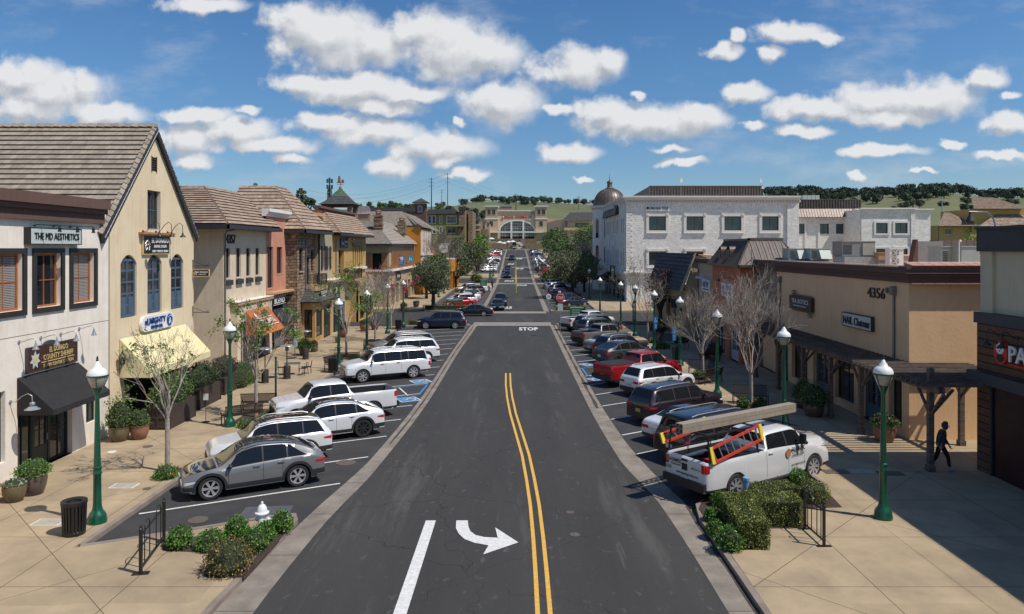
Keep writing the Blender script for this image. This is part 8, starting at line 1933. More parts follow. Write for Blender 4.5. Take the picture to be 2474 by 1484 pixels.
# terrace walls, steps and rocks at the end of the road
Y1=352.0; kk=Y1/F_
mb=MB(); mb.box(q1(1160),q1(1225),Y1,Y1+3,6,z1(588)); mb.box(q1(1268),q1(1330),Y1,Y1+3,6,z1(588)); mb.box(q1(1196),q1(1300),Y1+22,Y1+70,6,13.3); tag(mb.build('terrace_wall','stone_brown'),'brown stone terrace walls below the cinema forecourt','wall')
mb=MB()
for i in range(24):z=8.0+i*.22; mb.box(q1(1226),q1(1238),Y1-2+i*.9,Y1+24,z,z+.22); mb.box(q1(1257),q1(1268),Y1-2+i*.9,Y1+24,z,z+.22)
tag(mb.build('steps','kerb'),'twin flights of pale steps climbing to the cinema','steps')
r=random.Random(3); mb=MB()
for i in range(26):mb.ball((r.uniform(q1(1236),q1(1260)),Y1+r.uniform(-1,14),8+r.uniform(0,3.2)),r.uniform(.6,1.5),7,5,sc_=(1,.8,.7))
tag(mb.build('rock_fountain','concrete_lid',None,25),'pale rock outcrop fountain between the two flights of steps','fountain')
mb=MB(); mb.box(q1(1238),q1(1247),Y1-3,Y1-2.6,7.9,z1(583)); tag(mb.build('dark_doorway','interior_dark'),'dark opening in the fountain wall below the cinema','niche')
# ================================================================ VEHICLES
WHITE=(.75,.76,.77); BLACK=(.008,.008,.011); RED=(.35,.008,.012); GREY=(.13,.135,.14); DGREY=(.035,.038,.045); NAVY=(.006,.014,.04); SILVER=(.33,.34,.35); MAROON=(.02,.012,.018)
HL=math.atan2(-.48,-.876); HRt=math.atan2(.545,.839)
def put(car,x,y,a,z=None):
 car.location=(x,y,gz(y) if z is None else z)
 sl=math.atan((gz(y+2)-gz(y-2))/4) if y>100 else 0
 if abs(math.cos(a))<.5:car.rotation_euler=(0,-sl if math.sin(a)>0 else sl,a)
 else:car.rotation_euler=(0,0,a)
 return car
def put_corner(car,px,y,a,z=.35):
 """right row: px,y = view pixel of the lower rear-left corner"""
 p=G(px,y,z); L,W=car['_L'],car['_W']; u=Vector((math.cos(a),math.sin(a),0)); n=Vector((-u.y,u.x,0))
 c=p+u*L/2-n*W/2; return put(car,c.x,c.y,a)
GRP='cars parked in the angled bays'
def mk(kind,label,cat,color,**kw):
 c=make_car({'sedan':'parked_sedan','fastback':'parked_crossover','crossover':'parked_crossover'}.get(kind,'pickup_truck' if 'pickup' in kind else 'parked_suv'),kind,label,cat,color,**kw); c['group']=GRP; return c
# left row
c=mk('crossover','grey two-tone crossover with black bonnet and roof, nearest parked car on the left','car',(.17,.175,.18),black_roof=True,black_hood=True,ns=6); put(c,-9.3,25.65,HL)
c=mk('suv','white compact suv with dark glass roof, parked between the grey and the smooth white crossover','car',WHITE,black_roof=True); put(c,-9.75,28.7,HL)
c=mk('fastback','white rounded electric crossover with black wheels, beside the white pickup on the left','car',WHITE,rim='rim_dark',black_roof=True,gray_clad=True,ns=8); put(c,-8.45,32.4,HL)
c=mk('pickup','white pickup truck with black open bed on the left side','pickup',WHITE,rim='rim_silver'); put(c,-8.95,35.75,HL)
subu=mk('big_suv','long white full-size suv with silver wheels beside the blue accessible bay','car',WHITE,chrome=True,ns=7); put(subu,-8.45,46.9,HL)
c=mk('sedan','white car mostly hidden behind the long white suv, red tail lamp showing','car',WHITE); put(c,-8.35,49.9,HL)
c=mk('mid_suv','white suv with dark roof rails, second white suv beyond the longest one','car',WHITE); put(c,-8.25,53.4,HL)
c=mk('mid_suv','silver-grey suv with sunlit roof, farthest of the left group before the trees','car',(.2,.205,.21)); put(c,-8.9,57.0,HL)
c=mk('mid_suv','dark navy suv with silver wheels at the left street corner','car',NAVY,chrome=True,ns=7); put(c,-7.75,76.3,math.pi+.03)
c=mk('sedan','black sedan turning in from the left side street','car',BLACK,ns=7); put(c,-5.2,90.3,math.pi); c['group']='cars moving on the road'; c.name='driving_sedan'
# right row
c=mk('big_suv','black full-size suv with silver roof rails directly behind the white work truck','car',BLACK,rim='rim_silver'); put_corner(c,1572,1085,HRt)
c=mk('sedan','white sedan with dark glass roof squeezed between two black suvs','car',WHITE,black_roof=True); put_corner(c,1544,1045,HRt)
c=mk('mid_suv','dark maroon-black suv with yellow licence plate on the right','car',MAROON,platem='plate_yellow',rim='rim_dark'); put_corner(c,1508,998,HRt)
c=mk('suv','white compact suv with black lower trim on the right, before the red pickup','car',WHITE,ns=5); put_corner(c,1492,937,HRt)
redp=mk('pickup','shiny red pickup with black bed cover and yellow plate','pickup',RED,platem='plate_yellow',rim='rim_silver'); put_corner(redp,1429,914,HRt)
mb=MB(); k=KIND['pickup']; L=k['L']; x0,x1=(.5-.985)*L,(.5-k['bed']-.002)*L; redp['_o']=(0,0,0); mb.box(x0,x1,-.86,.86,1.33,1.375); mb.build('bed_cover','fabric_black',redp)
c=mk('fastback','dark grey smooth-backed crossover beyond the empty accessible bays','car',(.05,.055,.065),rim='rim_dark',black_roof=True,gray_clad=False); put_corner(c,1427,865,HRt)
c=mk('suv','dark suv between the grey crossover and the silver sedan','car',(.02,.022,.028)); put_corner(c,1428,850,HRt)
c=mk('sedan','silver sedan beside the grey pickup on the right','car',(.27,.26,.25)); put_corner(c,1405,841,HRt)
c=mk('small_pickup','grey pickup with open black bed on the right','pickup',(.16,.155,.15)); put_corner(c,1378,823,HRt)
c=mk('sedan','dark blue sedan beyond the grey pickup','car',(.015,.03,.06)); put_corner(c,1391,812,HRt)
c=mk('suv','slate blue suv, second from the far white pickup','car',(.05,.06,.075)); put_corner(c,1386,802,HRt)
c=mk('mid_suv','dark grey suv next to the far white pickup by the green sign','car',(.07,.08,.085)); put_corner(c,1380,794.5,HRt)
c=mk('pickup','white pickup truck farthest along the right row before the crossing','pickup',WHITE); put_corner(c,1350,789,HRt)
# work truck
ram=mk('heavy_pickup','white long-bed work truck with red ladders and a bundle of posts on its rack','pickup',WHITE,chrome=False,ns=8); ram['_o']=(0,0,0)
L=KIND['heavy_pickup']['L']
fb_=Fr((-L/2-.012,0,0),(0,-1,0),(-1,0,0)); fs_=Fr((0,-1.0,0),(1,0,0),(0,-1,0))
def wr(items,fr_,m='black_letters',d=.01):
 d=max(d,.02)
 return words(ram,fr_,items,m,d,.006)
wr([('FOAMTEC',-.62,1.18,.12,.5,.01),('530-903-6700',-.6,1.08,.06,.42),('www.foamtecproduct.com',-.38,.83,.1,1.0,.01),('@FoamTec2',.32,1.1,.07,.4),('LIC 1057091',-.82,.98,.04,.25),('CSLB 1061027',-.82,.92,.04,.25)],fb_)
wr([('FOAMTEC',.95,1.18,.17,.75,.012),('530-903-6700',1.0,1.02,.09,.62),('4x4 HEAVY DUTY',.95,.7,.06,.8)],fs_,d=.035)
mb=MB(); mb.prism([fs_.pt(.78+.13*math.cos(a),1.17+.16*math.sin(a),.03) for a in [i*math.pi/10 for i in range(20)]],fs_.N*.006); mb.prism([fb_.pt(-.75+.07*math.cos(a),1.22+.08*math.sin(a),.008) for a in [i*math.pi/8 for i in range(16)]],fb_.N*.006); mb.build('round_emblem','wood_orange',ram)
mb=MB(); mb.box(-L/2-.03,-L/2+.0,-.11,.11,1.0,1.22); mb.box(-L/2-.03,-L/2,-.13,.13,1.3,1.37); mb.build('tailgate_handle','car_trim',ram)
mb=MB(); mb.bar((1.6,-1.05,.42),(-.55,-1.05,.42),.12,.06); 
for x in (1.3,.2,-.4):mb.bar((x,-.85,.5),(x,-1.05,.42),.05,.05)
mb.build('running_board','car_trim',ram)
for sd_ in (-1,1):
 mb=MB(); mb.box(1.42,1.5,sd_*1.12-.12,sd_*1.12+.12,1.45,1.78); mb.build('tow_mirror','car_trim',ram)
# rack
rk=MB(); zt=2.28
for sd_ in (-1,1):
 for x in (-3.1,-.75):rk.bar((x,sd_*.93,1.4),(x,sd_*.82,zt),.05,.05)
 rk.bar((-3.2,sd_*.82,zt),(-.3,sd_*.82,zt),.05,.05)
for x in (-3.1,-1.9,-.75):rk.bar((x,-.84,zt),(x,.84,zt),.05,.05)
rk.bar((-3.1,-.93,1.46),(-.6,-.93,1.46),.04,.04); rk.bar((-3.1,.93,1.46),(-.6,.93,1.46),.04,.04); rk.bar((1.9,-.6,1.9),(1.9,.6,1.9),.04,.04)
rk.bar((2.2,.1,zt-.05),(-.5,.1,zt+.02),.05,.05); rk.bar((2.2,-.1,1.55),(2.2,.1,zt-.05),.05,.05)
rk.build('ladder_rack','black_metal',ram)
mb=MB()
for i in range(2):mb.tube([(2.9+.22*math.cos(a)*1.2,.1+.3*math.sin(a),1.44+.02*i) for a in [j*math.pi/8 for j in range(17)]],.012,5)
mb.build('cable_loop','black_metal',ram)
p=G(1601,1152,.5); u=Vector((math.cos(HRt),math.sin(HRt),0)); n=Vector((-u.y,u.x,0)); cc=p+u*L/2-n*1.015; put(ram,cc.x,cc.y,HRt)
RM=Matrix.Translation((cc.x,cc.y,0)) @ Matrix.Rotation(HRt,4,'Z')
def ontruck(name,label,cat,objs,loc):
 """things carried by the truck: built in truck coordinates, placed as things of their own"""
 w_=RM @ Vector(loc); root=thing(name,label,cat,tuple(w_)); root.rotation_euler=(0,0,HRt); root['_o']=tuple(loc)
 for nm,mb_,m,sm in objs:mb_.build(nm,m,root,sm)
 return root
mat('post_wrap',(.34,.29,.23),.55,noise=.25,nscale=3,stretch=(6,1,1)); mat('ladder_red',(.62,.05,.025),.5); mat('ladder_yellow',(.7,.5,.03),.5); mat('alu',(.5,.52,.54),.3,metal=.6)
objs=[]
for (y,z) in ((.18,0),(.34,0),(.18,.16),(.34,.16)):
 mb=MB(); w_=.15; y -= .45
 for (a,b,c_,d_) in ((y-w_/2,y+w_/2,z,z+.02),(y-w_/2,y+w_/2,z+w_-.02,z+w_),(y-w_/2,y-w_/2+.02,z+.02,z+w_-.02),(y+w_/2-.02,y+w_/2,z+.02,z+w_-.02)):mb.box(-3.75,2.15,a,b,zt+.05+c_,zt+.05+d_)
 mb.box(-3.6,2.1,y-w_/2+.02,y+w_/2-.02,zt+.05+z+.02,zt+.05+z+w_-.02); objs.append(('post',mb,'post_wrap',0))
ontruck('post_bundle','bundle of four long square grey-brown posts lashed on top of the white work truck','posts',objs,(-.8,-.2,zt+.05))
def ladder(label,y,x0,x1,z0,z1,hh,splay=.0,n=8):
 objs=[]
 a,b=Vector((x0,y,z0)),Vector((x1,y,z1)); up=Vector((0,.0,hh)) 
 for k_,off in ((0,Vector((0,0,0))),(1,Vector((.0,.12,hh)))):
  mb=MB(); mb.bar(a+off,b+off,.035,.09); objs.append(('rail',mb,'ladder_red',0))
 for i in range(n):t=(i+.5)/n; mb=MB(); p_=a.lerp(b,t); mb.bar(p_,p_+Vector((.0,.12,hh))+Vector((-.12,0,0)),.07,.035); objs.append(('rung',mb,'alu',0))
 mb=MB()
 for e_,s_ in ((a,-1),(b,1)):mb.bar(e_+Vector((s_*.02,-.01,-.03)),e_+Vector((s_*.02,.13,hh+.05)),.14,.06)
 objs.append(('end_cap',mb,'ladder_yellow',0)); return ontruck('step_ladder',label,'ladder',objs,(x0,y,z0))
ladder('red step ladder with yellow ends on the near side of the truck rack',-1.0,-3.0,-.62,1.42,1.86,.44)
ladder('second red step ladder hanging on the far side of the truck rack',.9,-3.35,-1.3,1.72,2.0,.26)
objs=[]; mb=MB(); mb.box(-1.35,-.75,-.75,.75,.84,1.32); objs.append(('box',mb,'car_trim',0)); mb=MB(); mb.box(-1.38,-.72,-.78,.78,1.32,1.37); objs.append(('lid',mb,'black_metal',0)); ontruck('toolbox','black toolbox across the work truck bed','toolbox',objs,(-1,0,.84))
objs=[]; mb=MB(); mb.box(-2.0,-1.6,.1,.4,.84,1.08); objs.append(('tool_body',mb,'stop_red',0)); mb=MB(); mb.bar((-3.0,.6,1.2),(-1.8,.4,1.35),.12,.05); objs.append(('arm',mb,'white_paint',0)); ontruck('bed_tool','red and white tool lying in the work truck bed','tool',objs,(-2,.3,.84))
# driving cars
drv=[]
for (px,y,kind,colr,lb) in ((1201,751.5,'sedan',(.01,.012,.016),'black sedan waiting at the second stop line'),(1208,741,'mid_suv',NAVY,'dark blue suv directly behind the black sedan'),(1225,673,'mid_suv',(.008,.02,.05),'dark blue suv with headlights, leading the queue beyond the crossing'),(1226,664.5,'suv',(.05,.06,.08),'grey-blue suv second in the queue beyond the crossing'),(1226,658,'mid_suv',(.01,.012,.02),'black suv third in the queue beyond the crossing'),(1236,637.5,'suv',(.01,.015,.025),'dark suv approaching alone, farther up the rise'),(1242,625,'small_pickup',(.4,.4,.4),'silver pickup highest up the road')):
 c=make_car('driving_car',kind,lb,'pickup' if 'pickup' in kind else 'car',colr,detail=0); c['group']='cars moving on the road'; p=G(px,y); put(c,p.x,p.y+c['_L']/2,-math.pi/2); drv.append(c)
# far parked cars (copies)
ORD='first second third fourth fifth sixth seventh eighth ninth tenth eleventh twelfth thirteenth fourteenth fifteenth sixteenth seventeenth'.split()
PROTO={}
for kd in ('sedan','suv','mid_suv','pickup'):
 PROTO[kd]=None
def far(kd,colr,label,x,y,a):
 if PROTO[kd] is None:c=make_car('parked_car' if kd != 'pickup' else 'pickup_truck',kd,label,'pickup' if kd=='pickup' else 'car',colr,detail=0); PROTO[kd]=c
 else:c=copy_tree(PROTO[kd])
 c['label']=label; c['group']='cars parked beyond the crossing'; recolor(c,colr); put(c,x,y,a); return c
NM={WHITE:'white',RED:'red',BLACK:'black',GREY:'grey',SILVER:'silver',NAVY:'navy'}
L1=[('sedan',RED,'red sedan behind the green direction sign, first in the left bay past the crossing'),('suv',WHITE,'white suv just past the red sedan'),('sedan',SILVER,'silver sedan third past the crossing on the left'),('sedan',WHITE,'white sedan between silver ones on the left past the crossing'),('suv',(.4,.33,.3),'taupe suv fifth past the crossing on the left'),('sedan',GREY,'grey sedan sixth past the crossing on the left'),('mid_suv',DGREY,'dark grey suv beside the far white pickup on the left'),('pickup',WHITE,'white pickup at the far end of the left bay past the crossing')]
for i,(kd,cl,lb) in enumerate(L1):far(kd,cl,lb,-8.0,103.5+i*3.7+(2 if i>5 else 0),HL)
R1=[('sedan',NAVY,'navy car in tree shade, first on the right past the crossing'),('suv',BLACK,'black suv in tree shade, second on the right past the crossing'),('mid_suv',(.08,.01,.015),'dark red suv in tree shade on the right'),('suv',BLACK,'black suv fourth on the right past the crossing'),('sedan',GREY,'grey sedan in tree shade on the right'),('suv',(.15,.15,.16),'grey suv half under the olive tree on the right'),('mid_suv',WHITE,'white suv by the orange cones, nearer one'),('sedan',WHITE,'white sedan second from the orange cones'),('suv',WHITE,'white suv at the orange cones, far end of the right bay')]
for i,(kd,cl,lb) in enumerate(R1):far(kd,cl,lb,8.2,104+i*5.6,HRt)
cols=[WHITE,WHITE,SILVER,WHITE,BLACK,WHITE,GREY,RED,WHITE,SILVER,WHITE,NAVY,WHITE,GREY,RED,WHITE]
kds=['sedan','suv','mid_suv','sedan','suv','mid_suv']
for i in range(13):
 cl=cols[i % 16]; far(kds[i % 6],cl,'%s %s, %s car up the left side of the far slope' % (NM[cl],'sedan' if kds[i%6]=='sedan' else 'suv',ORD[i]),-7.6,203+i*8.2,HL)
for i in range(12):
 cl=[RED,WHITE,WHITE,SILVER,WHITE,RED,WHITE,BLACK,GREY,WHITE,NAVY,WHITE][i]; far(kds[(i+1) % 6],cl,'%s %s, %s car up the right side of the far slope' % (NM[cl],'sedan' if kds[(i+1)%6]=='sedan' else 'suv',ORD[i]),7.9,203+i*8.6,HRt)
# ================================================================ STREET FURNITURE
def lamp(x,y,label,h=1.0):
 place(LAMP,(x,y,gz(y)+SW),0,label,scale=h)
LL=[((235,1262),'green lamp post beside the black litter bin, nearest on the left'),((555,1030),'green lamp post in front of the metal benches, second on the left'),((818,893),'green lamp post behind the white full-size suv'),((886,845),'green lamp post beside the bench and the bare tree, fourth on the left'),((936,806),'green lamp post fifth on the left'),((974,788),'green lamp post beside the second black bin, sixth on the left')]
for (p,lb) in LL:g0=G(*p,SW); lamp(g0.x,g0.y,lb)
LR=[((2133,1252),'green lamp post standing free on the sunlit pavement, nearest on the right'),((1893,1060),'green lamp post behind the post bundle, second on the right'),((1732,958),'green lamp post between two benches, third on the right'),((1642,883),'green lamp post beside the blue parking sign, fourth on the right'),((1580,846),'green lamp post fifth on the right'),((1534,812),'green lamp post sixth on the right'),((1499,793),'green lamp post near the woman in jeans'),((1449,770),'green lamp post in the shade of the office block')]
for (p,lb) in LR:g0=G(*p,SW); lamp(g0.x,g0.y,lb)
for i,(x,y) in enumerate([(-12.8,112),(-12.8,121),(-12.8,130),(-12.9,139),(-6.0,166),(-5.9,171),(-5.7,176),(-5.6,184),(-13,192),(-13,202),(-13,212),(6.3,168),(6.2,173),(6.1,178),(6.0,186),(6.2,197),(12,118),(12,205),(12,222)]):
 lamp(x,y,'slender green lamp post beyond the crossing, %s on the %s' % (ORD[i if x<0 else i-11],'left' if x<0 else 'right'))
def bench(px,py,a,lb):
 g0=G(px,py,SW); place(BENCH,g0,a,lb)
bench(628,992,R(188),'black slatted bench facing the shops behind the second left lamp post'); bench(585,1022,R(40+180),'black slatted bench turned toward the street beside the tree bed')
bench(838,882,R(190),'black bench with its back to the long white suv'); bench(812,893,R(60),'black bench beside the second litter bin on the left'); bench(905,848,R(190),'black bench behind the silver suv on the left')
bench(1697,905,R(-12+0),'black bench behind the white compact suv on the right'); bench(1716,925,R(40+180),'angled black bench beside the third right lamp post'); bench(1812,975,R(-8),'black bench beneath the largest bare tree'); bench(1612,835,R(-10),'black bench in front of the small bare tree on the right'); bench(1640,842,R(215),'angled black bench near the blue parking signs')
def can(px,py,lb):g0=G(px,py,SW); place(CAN,g0,0,lb)
can(179,1290,'black litter bin nearest the camera, left of the first lamp post'); can(804,900,'black litter bin behind the long white suv'); can(962,796,'black litter bin beside the sixth left lamp post'); can(1634,868,'black litter bin by the blue parking sign on the right')
g0,g1=G(340,1386,SW),G(396,1308,SW); d=g1-g0; place(RACK,(g0+g1)/2,math.atan2(d.y,d.x),'black hooped bike rack beside the hydrant planting bed, left',scale=(d.length/1.55,1,1))
g0,g1=G(1944,1278,SW),G(1990,1320,SW); d=g1-g0; place(RACK,(g0+g1)/2,math.atan2(d.y,d.x),'black hooped bike rack beside the clipped hedge, right',scale=(d.length/1.55,1,1))
g0=G(633,1290,SW); hydrant('white fire hydrant with chained caps between the green shrubs',(g0.x,g0.y,SW))
g0=G(1185,702,SW); hydrant('small white hydrant on the far left kerb behind the white pickup',(g0.x,g0.y,g0.z))
# blue stand pipe
g0=G(1802,1205,SW); o=tuple(g0); B=thing('stand_pipe','pale blue capped stand pipe in front of the hedge','stand pipe',o); mb=MB(); mb.lathe([(.09,0),(.09,.62)],o,16); mb.build('pipe','blue_pipe' if 'blue_pipe' in MATS else mat('blue_pipe',(.16,.33,.5),.5).name,B,40); mb=MB(); mb.lathe([(.11,.6),(.11,.7),(.08,.72)],o,16); mb.build('cap','blue_pipe',B,40)
# heaters, tables
for (x,y,lb) in ((693,915,'bronze patio heater beside the cafe table outside the pink shop'),(738,868,'bronze patio heater next to the yellow-green potted shrub'),(640,925,'bronze patio heater partly hidden by the leafy street tree')):g0=G(x,y,SW); heater(lb,tuple(g0))
T=make_table(); CH=make_chair(); g0=G(706,905,SW); tb_=place(T,g0,.3,'grey cafe table with black chairs outside the pink shop')
for i,(dx,dy,a) in enumerate(((.8,-.2,-1.9),(.9,.4,-1.4),(-.8,.1,1.6))):place(CH,(g0.x+dx,g0.y+dy,g0.z),a,['black cafe chair nearest the patio heater','black cafe chair at the far right of the cafe table','black cafe chair on the wall side of the cafe table'][i])
B=thing('parasol','closed pale grey parasol against the stone shop','parasol',tuple(G(712,862,SW))); o=tuple(G(712,862,SW)); mb=MB(); mb.lathe([(.03,0),(.03,2.4)],o,8); mb.build('pole','grey_metal',B); mb=MB(); mb.lathe([(.2,.8),(.17,1.2),(.12,1.8),(.03,2.4)],o,7); mb.build('canopy','ac_pale',B)
# standing menu sign
o=tuple(G(497,1020,SW)); B=thing('menu_stand','small white menu card on a thin dark stand beside the planters','sign',o); mb=MB(); mb.lathe([(.2,0),(.2,.02),(.015,.04),(.015,1.1)],o,10); mb.build('stand','black_metal',B); mb=MB(); mb.box(o[0]-.12,o[0]+.12,o[1]-.02,o[1]+.0,o[2]+1.05,o[2]+1.35); mb.build('card','white_paint',B)
# wooden planters
def box_planter(label,p,w_,d_,h,rz,seed,plantm='leaf_mid',ph=1.0,n=1500):
 root=thing('timber_planter',label,'planter',tuple(p),'dark timber planters'); c,s=math.cos(rz),math.sin(rz); T_=lambda a,b,z:(p[0]+a*c-b*s,p[1]+a*s+b*c,p[2]+z); mb=MB()
 mb.hexa([T_(*q) for q in ((-w_/2,-d_/2,0),(w_/2,-d_/2,0),(w_/2,d_/2,0),(-w_/2,d_/2,0),(-w_/2,-d_/2,h),(w_/2,-d_/2,h),(w_/2,d_/2,h),(-w_/2,d_/2,h))])
 for k in range(int(w_/.45)+1):
  a=-w_/2+k*w_/max(1,int(w_/.45)); 
  for b in (-d_/2-.02,d_/2+.02):mb.bar(T_(a,b,0),T_(a,b,h+.02),.07,.04)
 for b in (-d_/2-.02,d_/2+.02):
  for z in (.12,h*.55,h-.03):mb.bar(T_(-w_/2,b,z),T_(w_/2,b,z),.03,.07)
 mb.build('box','wood_dark',root); shrub('plant',None,(p[0],p[1],p[2]+h-.05),w_*1.15,ph,seed,plantm,n,.1,parent=root,d=d_*1.5); return root
box_planter('dark timber planter overflowing with leaves in front of the yellow awning',G(425,1032,SW)+Vector((-.6,.8,0)),1.1,2.6,1.0,0.0,5,'leaf_mid',1.5,2600)
box_planter('second dark timber planter with feathery green plants beyond the first',G(490,985,SW)+Vector((-.5,.8,0)),1.1,2.6,1.0,0.0,6,'leaf_dark',1.3,2400)
box_planter('third dark timber planter with reddish shrubs at the gable shop corner',G(505,962,SW)+Vector((0,1.9,0)),1.1,2.2,.95,0.0,7,'leaf_plum',1.2,1500)
# pots
def pot(px,py,lb,w_,h,m,ph,pm='leaf_mid',n=700,ribs=0,pw=None,s=.07,flowers=0):
 g0=G(px,py,SW); potted(lb,tuple(g0),w_,h,m,ph,dict(leafm=pm,n=n,s=s,w=pw or w_*1.1,h=ph,flowers=flowers),ribs=ribs,seed=int(px))
pot(80,1193,'large dark brown glazed pot with bushy green plant beside the door',.85,.72,'pot_brown',.55,'leaf_rose',1700,pw=1.15,s=.06)
pot(35,1210,'olive pot with terracotta rim and small succulents at the left edge',.72,.6,'pot_olive',.22,'succulent',160,s=.1)
pot(288,1065,'wide olive glazed pot with grey succulents left of the ribbed pot',.85,.62,'pot_olive',1.3,'leaf_mid',1100,pw=1.1,s=.09)
pot(337,1060,'terracotta pot with wavy ribs in front of the timber planter',.75,.6,'pot_terra',.8,'leaf_mid',700,ribs=20,pw=.9,s=.08)
pot(759,850,'olive pot with yellow-green shrub next to the mustard bay',.62,.5,'pot_olive',.55,'leaf_gold',500,s=.08); pot(735,858,'dark pot with glossy green bush beside the patio heater',.8,.5,'pot_brown',.9,'leaf_rose',1100,pw=1.3,s=.1)
pot(829,815,'tall terracotta pot with flowering shrub by the tan shop',.8,.75,'pot_terra',.9,'leaf_dark',700,s=.1,flowers=8); pot(816,828,'small ribbed terracotta pot with succulent',.5,.42,'pot_terra',.2,'succulent',120,ribs=16,s=.08)
pot(880,800,'round terracotta pot behind the bare trees, left pavement',.95,.8,'pot_terra',.5,'leaf_dark',500,s=.1); pot(905,797,'dark ribbed pot next to the round terracotta one',.8,.7,'pot_brown',.4,'leaf_plum',400,s=.1); pot(975,752,'olive pot outside the brown shop',.9,.7,'pot_olive',.6,'leaf_mid',400,s=.12); pot(1005,742,'dark round pot outside the brown shop',.9,.7,'pot_brown',.3,'leaf_dark',300,s=.12)
pot(2136,1066,'big ribbed terracotta pot with leafy plant beside the first right lamp post',.95,.72,'pot_terra',.6,'leaf_mid',800,ribs=22,pw=1.2,s=.1,flowers=3)
pot(1965,1005,'shaded dark pot with tall green bush under the pergola',1.0,.6,'pot_brown',1.2,'leaf_mid',900,pw=1.5,s=.11); pot(1940,985,'shaded green bush in pot at the far pergola post',.9,.5,'pot_brown',1.1,'leaf_mid',700,pw=1.2,s=.11)
pot(1725,872,'dark potted bush by the terracotta shop door',1.0,.5,'pot_brown',1.0,'leaf_plum',600,pw=1.4,s=.12); pot(1590,815,'large dark green bush in pot by the slate-roofed shop',1.1,.6,'pot_brown',1.2,'leaf_dark',900,pw=1.7,s=.13); pot(1700,872,'small dark pot left of the plum bush',.6,.4,'pot_brown',.6,'leaf_dark',400,s=.1)
# ---- shrubs and hedges
def bush(px,py,w_,h,lb,m='leaf_rose',n=1300,s=.068,**kw):
 g0=G(px,py,SW); return shrub('shrub',lb,tuple(g0),w_,h,int(px),m,n,s,'low shrubs in the planting beds',**kw)
bush(434,1322,.74,.62,'round green shrub beside the bike rack on the left',flowers=1); bush(510,1325,.85,.55,'low spreading green shrub in the middle of the hydrant bed'); bush(571,1297,.72,.6,'round green shrub just left of the hydrant'); bush(615,1330,.75,.65,'green shrub in front of the hydrant'); bush(640,1305,.6,.55,'small green shrub touching the hydrant'); bush(680,1283,.7,.62,'round green shrub at the right tip of the hydrant bed')
bush(552,1378,1.35,.85,'large yellow-bronze twiggy shrub at the front of the hydrant bed','leaf_gold',1500,.06,twig=60)
bush(400,1155,.9,.5,'low rose bush around the first left street tree',n=900,flowers=3); bush(650,1018,1.2,.5,'red flowering rose bed beside the angled bench',n=1000,s=.07,flowers=14); bush(680,1008,.9,.6,'small rose bush by the white pickup bonnet',n=500,s=.07,flowers=4); bush(595,1032,.9,.4,'low leafy groundcover under the angled bench',n=500,s=.07,flowers=4); bush(855,870,1.0,.45,'dry shrub at the foot of the bare white tree on the left',n=500,s=.08); bush(905,858,1.0,.45,'small shrub beside the silver suv bonnet','leaf_mid',500,.08)
g0=G(562,935,SW); shrub('hedge_bush','big rounded dark green bush at the 4357 corner',tuple(g0),2.5,1.5,11,'leaf_mid',4200,.07,'clipped hedges'); g0=G(590,925,SW); shrub('hedge_bush','second rounded dark green bush behind the first at the 4357 corner',tuple(g0),2.0,1.4,12,'leaf_mid',2600,.07,'clipped hedges')
for (px,py,w_,h,lb) in ((1721,1258,.55,.42,'small round shrub at the top left of the right bed'),(1738,1222,.6,.45,'green shrub at the kerb corner of the right bed'),(1728,1292,.6,.45,'small round shrub midway along the right kerb'),(1763,1325,.85,.65,'largest round bright shrub in the front of the right bed'),(1925,1165,.85,.5,'loose green shrub beside the truck running board'),(1375,985,.1,.1,'')):
 if lb:bush(px,py,w_,h,lb)
bush(1963,1208,1.15,.7,'yellow-green rounded shrub at the right end of the hedge','leaf_hedge',2600,.05)
def hedge(a,b,w_,h,lb,n=3600,s=.05,m='leaf_hedge'):
 a,b=Vector(a),Vector(b); d=b-a; c=(a+b)/2; return shrub('hedge',lb,(c.x,c.y,SW+gz(c.y)),d.length,h,int(a.x*10),m,n,s,'clipped hedges',box=1,rz=math.atan2(d.y,d.x),d=w_)
hedge((6.75,22.3),(6.55,19.85),.9,.8,'clipped hedge running toward the camera in the right bed',7500,.055); hedge((6.95,21.95),(8.55,21.95),.95,.78,'clipped hedge crossing the right bed behind the bike rack',6000,.055); hedge((7.7,23.7),(9.2,24.0),.8,.5,'lower clipped hedge beside the work truck',3200,.055)
for (x,y,lb) in ((1690,915,'low shrub behind the white compact suv'),(1795,985,'leafy shrub left of the biggest bare tree trunk'),(1835,985,'small leafy shrub right of the biggest bare tree trunk'),(1600,842,'bright green shrub cluster by the dark suv bonnets'),(1585,828,'lime green shrub behind the blue sedan')):bush(x,y,1.2 if x<1700 else .7,.6,lb,'leaf_bright' if 'green' in lb else 'leaf_mid',800,.09)
hedge((-11.8,78.3),(-5.6,78.4),1.0,.5,'low hedge at the left street corner behind the navy suv',1500,.08); hedge((5.2,79),(9,79),1.0,.5,'low hedge at the near right street corner',1200,.08); hedge((-12.5,97.6),(-6.4,97.5),1.1,.6,'low hedge under the olive tree on the left corner',1500,.08); hedge((5.2,96.6),(9.5,97.2),1.6,.55,'low oval hedge at the far right street corner',1500,.08)
